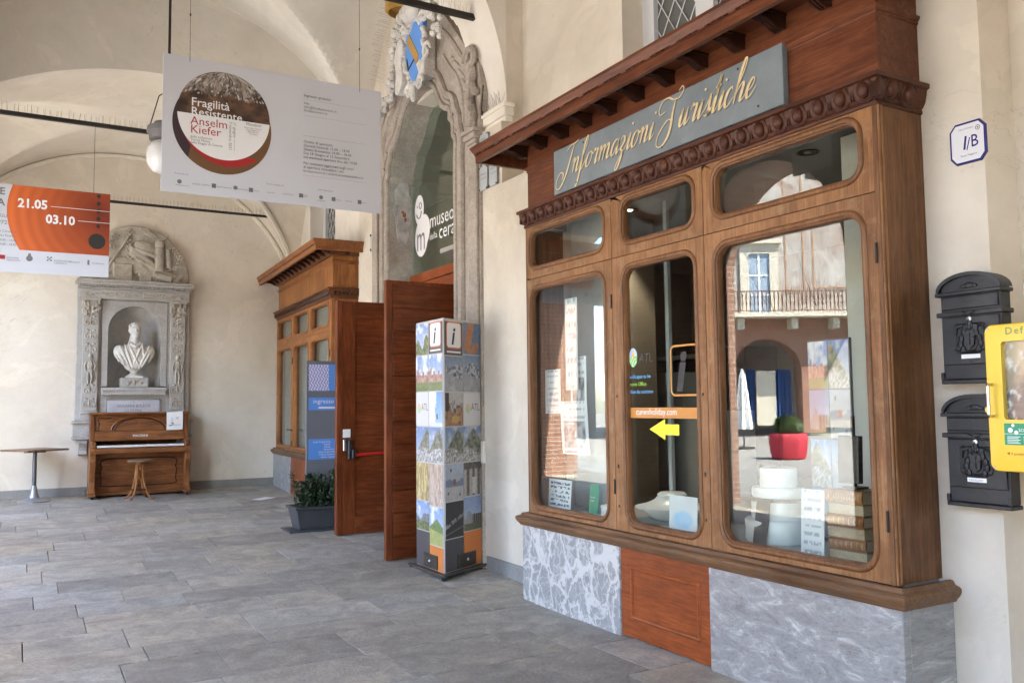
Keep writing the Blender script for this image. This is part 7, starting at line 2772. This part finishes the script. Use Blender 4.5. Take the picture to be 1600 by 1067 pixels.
def logo_print(s, t):
    d = np.hypot((s-0.5)/0.5, (t-0.5)/0.5)
    c = np.where((t > 0.5)[..., None], mixn((0.35, 0.52, 0.82), (0.80, 0.45, 0.10), (0.34-abs(s-0.5)-(t-0.45)*0.6)*14), mixn((0.12, 0.42, 0.14), (0.55, 0.72, 0.40), (np.sin(np.hypot(s-0.9, t+0.2)*32) > 0)*1.0))
    return c
m = MB()
nq = 20
vs, fs_ = [], []
cc, rr_ = (-4.722, 1.892), (0.045, 0.066)
ss, tt = [], []
for j in range(9):
    for i in range(nq):
        a = 2*PI*i/nq
        q = j/8
        ss.append(0.5+0.5*q*cos(a))
        tt.append(0.5+0.5*q*sin(a))
        vs.append(DF.p(cc[0]+rr_[0]*q*cos(a), cc[1]+rr_[1]*q*sin(a), 0.0015))
me = bpy.data.meshes.new('emblem')
me.from_pydata(vs, [], [(j*nq+i, j*nq+(i+1) % nq, (j+1)*nq+(i+1) % nq, (j+1)*nq+i) for j in range(8) for i in range(nq)])
ca = me.color_attributes.new('print', 'FLOAT_COLOR', 'POINT')
col = np.clip(logo_print(np.array(ss), np.array(tt)), 0, 1)
ca.data.foreach_set('color', np.concatenate([col, np.ones((len(col), 1))], 1).ravel())
me.materials.append(PRINT)
link('emblem', me, stk)
for tx, vv, hx_ in (('LandScapes to be', 1.748, '#5aa9dc'), ('Tourist Office', 1.697, '#8cc63f'), ('Office du tourisme', 1.645, '#5aa9dc')):
    lettering(stk, DF, [(tx, -4.79, vv, 0.036)], plain('sticker_'+hx_[1:], srgb(hx_), 0.5), 0.0015, offset=0.004)

# ================================================================== PIAZZA BUILDINGS (seen in the glass)
FO = Vector((7.32-27.4, 24.7, 0))
FF = Fr(FO, Vector((0.868, 0.497, 0)), (0, 0, 1), Vector((0.497, -0.868, 0)))
def pu(px): return -(px-1240)*0.0261
def pz_(py): return 1.58+(626.5-py)*0.0261
FRES = stone('frescoed_plaster', (0.30, 0.20, 0.155), (0.43, 0.375, 0.33), (0.50, 0.485, 0.455), 0.9, 0.9, 0.1, 0, 3.5)
PALE = plain('pale_stone_trim', (0.60, 0.56, 0.46), 0.8, 0, 0.06, 2)
SHUT = plain('blue_grey_window', (0.30, 0.38, 0.48), 0.4)
bld = thing('frescoed_house', 'sunlit house across the piazza with brick arcade, balcony and faded frescoes', 'building', tuple(FO))
m = MB()
# brick ground floor with arches, opening faces the arcade
fb2 = Fr(FF.O, FF.U, FF.V, FF.N)
def facade_arches(m, u0, u1, z0, z1, arches, n0, n1, seg=16):
    cur = u0
    for a, b, zs in arches:
        m.fbox(FF, cur, a, z0, z1, n0, n1)
        r, c = (b-a)/2, (a+b)/2
        P = [(c-r*cos(PI*i/seg), zs+r*sin(PI*i/seg)) for i in range(seg+1)]
        for (p0, q0), (p1, q1) in zip(P, P[1:]):
            m.add([FF.p(p0, q0, n0), FF.p(p1, q1, n0), FF.p(p1, z1, n0), FF.p(p0, z1, n0), FF.p(p0, q0, n1), FF.p(p1, q1, n1), FF.p(p1, z1, n1), FF.p(p0, z1, n1)],
                  [(0, 1, 2, 3), (4, 7, 6, 5), (0, 4, 5, 1), (3, 2, 6, 7)])
        cur = b
    m.fbox(FF, cur, u1, z0, z1, n0, n1)
facade_arches(m, -9, 5.0, 0.3, 4.95, [(-8.2, -5.2, 2.5), (-4.3, -1.2, 2.6), (-0.3, 2.5, 2.75)], -0.8, 0.0)
m.build('brick_wall', BRKF, bld)
m = MB()
m.fbox(FF, -9, 5.0, 5.13, 12.5, -0.8, 0.0)
m.fbox(FF, -9, 5.0, 0.0, 12.5, -8.0, -7.0)
m.fbox(FF, 4.99, 5.0, 0.0, 12.5, -7.0, -0.8)
m.build('fresco_wall', FRES, bld)
m = MB()
m.fbox(FF, -9, 5, 12.5, 12.8, -8.2, 0.6)
m.build('roof', BRKF, bld)
m = MB()
m.fbox(FF, -9, 4.2, 4.96, 5.12, -0.02, 1.0)
bal = m.build('balcony_slab', PALE, bld)
m = MB()
for u in (-7.5, -5.6, -3.6, -1.57, 0.1, 2.27):
    m.fbox(FF, u-0.14, u+0.14, 4.5, 4.955, 0.0, 0.6)
m.build('balcony_bracket', PALE, bld)
RAIL = plain('rusty_railing', (0.16, 0.085, 0.06), 0.6, 0.3)
m = MB()
m.fbox(FF, -9, 4.2, 5.95, 6.0, 0.93, 0.98)
m.fbox(FF, -9, 4.2, 5.18, 5.21, 0.93, 0.97)
i = 0
u = -8.9
while u < 4.2:
    m.tube([FF.p(u, 5.2, 0.95), FF.p(u, 5.4, 0.95), FF.p(u, 5.5, 0.95), FF.p(u, 5.6, 0.95), FF.p(u, 5.75, 0.95), FF.p(u, 5.96, 0.95)], [0.014, 0.016, 0.04, 0.018, 0.035, 0.014], 5)
    u += 0.16
stuff(m.build('railing', RAIL, bal))
wu0, wu1, wz0, wz1 = pu(1205), pu(1172), 5.13, pz_(398)
m = MB()
m.fbox(FF, wu0-0.35, wu0, wz0, wz1+0.1, 0.001, 0.12)
m.fbox(FF, wu1, wu1+0.35, wz0, wz1+0.1, 0.001, 0.12)
m.fbox(FF, wu0-0.35, wu1+0.35, wz1+0.1, wz1+0.5, 0.001, 0.12)
m.fbox(FF, wu0-0.5, wu1+0.5, wz1+0.5, wz1+0.65, 0.001, 0.3)
wf = m.build('window_frame', PALE, bld)
m = MB()
m.fbox(FF, wu0, wu1, wz0, wz1+0.1, 0.002, 0.03)
m.build('pane', SHUT, wf)
m = MB()
for k in range(1, 2):
    m.fbox(FF, (wu0+wu1)/2-0.04, (wu0+wu1)/2+0.04, wz0, wz1+0.1, 0.031, 0.06)
for k in range(1, 3):
    z = wz0+(wz1-wz0)*k/3
    m.fbox(FF, wu0, (wu0+wu1)/2-0.041, z-0.03, z+0.03, 0.031, 0.06)
    m.fbox(FF, (wu0+wu1)/2+0.041, wu1, z-0.03, z+0.03, 0.031, 0.06)
m.build('glazing_bar', WHITE, wf)
m = MB()
for (u0, u1, z0, z1) in ((-2.6, -0.9, 6.2, 10.5), (-5.4, -3.4, 6.3, 10.2), (-0.55, 0.25, 6.0, 11.0)):
    m.fbox(FF, u0, u1, z0, z0+0.06, 0.001, 0.02)
    m.fbox(FF, u0, u0+0.06, z0+0.061, z1, 0.001, 0.02)
    m.fbox(FF, u1-0.06, u1, z0+0.061, z1, 0.001, 0.02)
m.build('fresco_border', plain('fresco_ochre', (0.42, 0.26, 0.17), 0.9, 0, 0.2, 2), bld)
m = MB()
for ua, ub_ in ((pu(1185), pu(1165)), (pu(1243), pu(1218))):
    m.loft([[FF.p(ua+(ub_-ua)*i/24, z, -0.72+0.06*sin(i*1.1)+0.03*sin(i*2.3)) for i in range(25)] for z in (0.75+0.0, 1.8, 2.9)], closed=False)
m.build('blue_awning', plain('blue_cloth', (0.03, 0.08, 0.24), 0.8), bld)
m = MB()
m.fbox(FF, pu(1217), pu(1186), 0.6, 2.85, -0.68, -0.6)
m.build('beige_board', PALE, bld)
m = MB()
m.tube([FF.p(pu(1290), 3.5, 0.95), FF.p(0, 7.2, 0.97), FF.p(pu(1190), 9.6, 0.9)], 0.012, 4)
m.build('cable', IRON, bld)

def house(name, label, verts, z0, z1, mat, wins, cat='building', rmat=None):
    """a block on a footprint (first edge is the front)"""
    a, b = Vector((*verts[0], 0)), Vector((*verts[1], 0))
    t_ = thing(name, label, cat, (a.x, a.y, z0))
    m = MB()
    m.poly(f_up(0, 0, 0), verts, z0, z1)
    m.build('wall', mat, t_)
    d = (b-a).normalized()
    nrm = Vector((d.y, -d.x, 0))
    cen_ = Vector((sum(v[0] for v in verts)/len(verts), sum(v[1] for v in verts)/len(verts), 0))
    if nrm.dot(a-cen_) < 0:
        nrm = -nrm
    fr = Fr((a.x, a.y, 0), d, (0, 0, 1), nrm)
    for (u0, u1, v0, v1) in wins:
        m = MB()
        m.fbox(fr, u0-0.1, u1+0.1, v0-0.1, v1+0.1, 0.0, 0.05)
        w = m.build('window', PALE, t_)
        m = MB()
        m.fbox(fr, u0, u1, v0, v1, 0.051, 0.06)
        m.build('pane', SHUT, w)
    m = MB()
    cxy = [(cen_.x+(v[0]-cen_.x)*1.06, cen_.y+(v[1]-cen_.y)*1.06) for v in verts]
    m.poly(f_up(0, 0, 0), cxy, z1, z1+0.3)
    m.build('roof', rmat or BRKF, t_)
    return t_

YEL = plain('yellow_plaster', (0.40, 0.245, 0.08), 0.9, 0, 0.12, 1)
CRM = plain('cream_facade', (0.45, 0.40, 0.31), 0.9, 0, 0.1, 1)
house('brick_house', 'old worn brick house across the piazza with pale cornice', [(-12.5, 30.5), (-8.5, 34.5), (-13.5, 42.5), (-18.5, 36.5)], 0.0, 7.4, BRKW, [(1.0, 2.0, 1.0, 3.2)], rmat=PALE)
house('yellow_house', 'yellow plastered house with grey windows at the far corner of the piazza', [(-8.0, 37.0), (-1.5, 40.5), (-6.0, 50.0), (-13.0, 46.5)], 0.0, 9.5, YEL, [(1.2, 2.2, 2.2, 4.6), (3.6, 4.6, 2.2, 4.6), (1.2, 2.2, 6.0, 8.0), (3.6, 4.6, 6.0, 8.0)])
house('cream_house', 'long cream house closing the west side of the piazza', [(-31, -22), (-31, 16), (-42, 16), (-42, -22)], 0.2, 11.0, CRM, [(3+3.5*i, 4.2+3.5*i, z, z+2.2) for i in range(9) for z in (2.0, 6.2)])

plr = thing('planter_pot', 'round clipped box bush in a red wrapped pot out in the piazza', 'planter', (-11.2, 17.4, 0))
d_ = 24.6
uu_ = Vector((sin(YAW), cos(YAW), 0))*d_ + Vector((cos(YAW), -sin(YAW), 0))*((1227-800)/FPX*d_)
ppx, ppy = 7.32-uu_.x, uu_.y
pzz = max(-0.12, -0.12+(-(ppx)-9)/51*1.32)
plr.location = (ppx, ppy, pzz)
WM[plr.name] = Matrix.Translation((ppx, ppy, pzz))
m = MB()
k = 40
lo = []
for r, z in ((0.42, 0.0), (0.47, 0.04), (0.51, 0.25), (0.53, 0.5), (0.525, 0.66), (0.49, 0.72), (0.44, 0.70)):
    lo.append([(ppx+r*(1+0.025*sin(9*2*PI*i/k)+0.012*sin(23*2*PI*i/k))*cos(2*PI*i/k), ppy+r*(1+0.025*sin(9*2*PI*i/k)+0.012*sin(23*2*PI*i/k))*sin(2*PI*i/k), pzz+z) for i in range(k)])
m.loft(lo, capped=True)
m.build('pot', plain('red_cloth', (0.50, 0.03, 0.05), 0.7), plr, smooth=True)
rs = random.Random(2)
m = MB()
for i in range(2200):
    d = Vector((rs.gauss(0, 1), rs.gauss(0, 1), rs.gauss(0, 1))).normalized()
    p = Vector((ppx, ppy, pzz+0.92))+Vector((d.x*0.38, d.y*0.38, d.z*0.30))*rs.uniform(0.66, 1.08)
    a_ = d.cross(Vector((rs.random(), rs.random(), rs.random()))).normalized()*rs.uniform(0.025, 0.05)
    b_ = d.cross(a_).normalized()*0.03+d*0.03
    m.add([p-a_, p+b_, p+a_, p-b_], [(0, 1, 2, 3)])
m.ell((ppx, ppy, pzz+0.92), (0.27, 0.27, 0.21), 12, 8)
stuff(m.build('foliage', BOXL, plr))

um = thing('closed_umbrella', 'closed white market umbrella standing in the piazza', 'umbrella', (0, 0, 0))
d_ = 29
uu_ = Vector((sin(YAW), cos(YAW), 0))*d_ + Vector((cos(YAW), -sin(YAW), 0))*((1158-800)/FPX*d_)
ux, uy = 7.32-uu_.x, uu_.y
uz = -0.12+(-ux-9)/51*1.32
um.location = (ux, uy, uz)
WM[um.name] = Matrix.Translation((ux, uy, uz))
m = MB()
k = 28
lo = []
for r, z in ((0.24, 0.65), (0.26, 0.72), (0.20, 1.3), (0.15, 1.9), (0.09, 2.45), (0.02, 2.7)):
    lo.append([(ux+r*(1+0.22*sin(7*2*PI*i/k))*cos(2*PI*i/k), uy+r*(1+0.22*sin(7*2*PI*i/k))*sin(2*PI*i/k), uz+z) for i in range(k)])
m.loft(lo, capped=True)
m.build('canopy', plain('white_canvas', (0.72, 0.72, 0.70), 0.8), um, smooth=True)
m = MB()
m.tube([(ux, uy, uz), (ux, uy, uz+2.8)], 0.025, 8)
m.lathe((ux, uy, uz), [(0.35, 0), (0.33, 0.06), (0.05, 0.09)], 16)
m.build('pole', IRON, um)
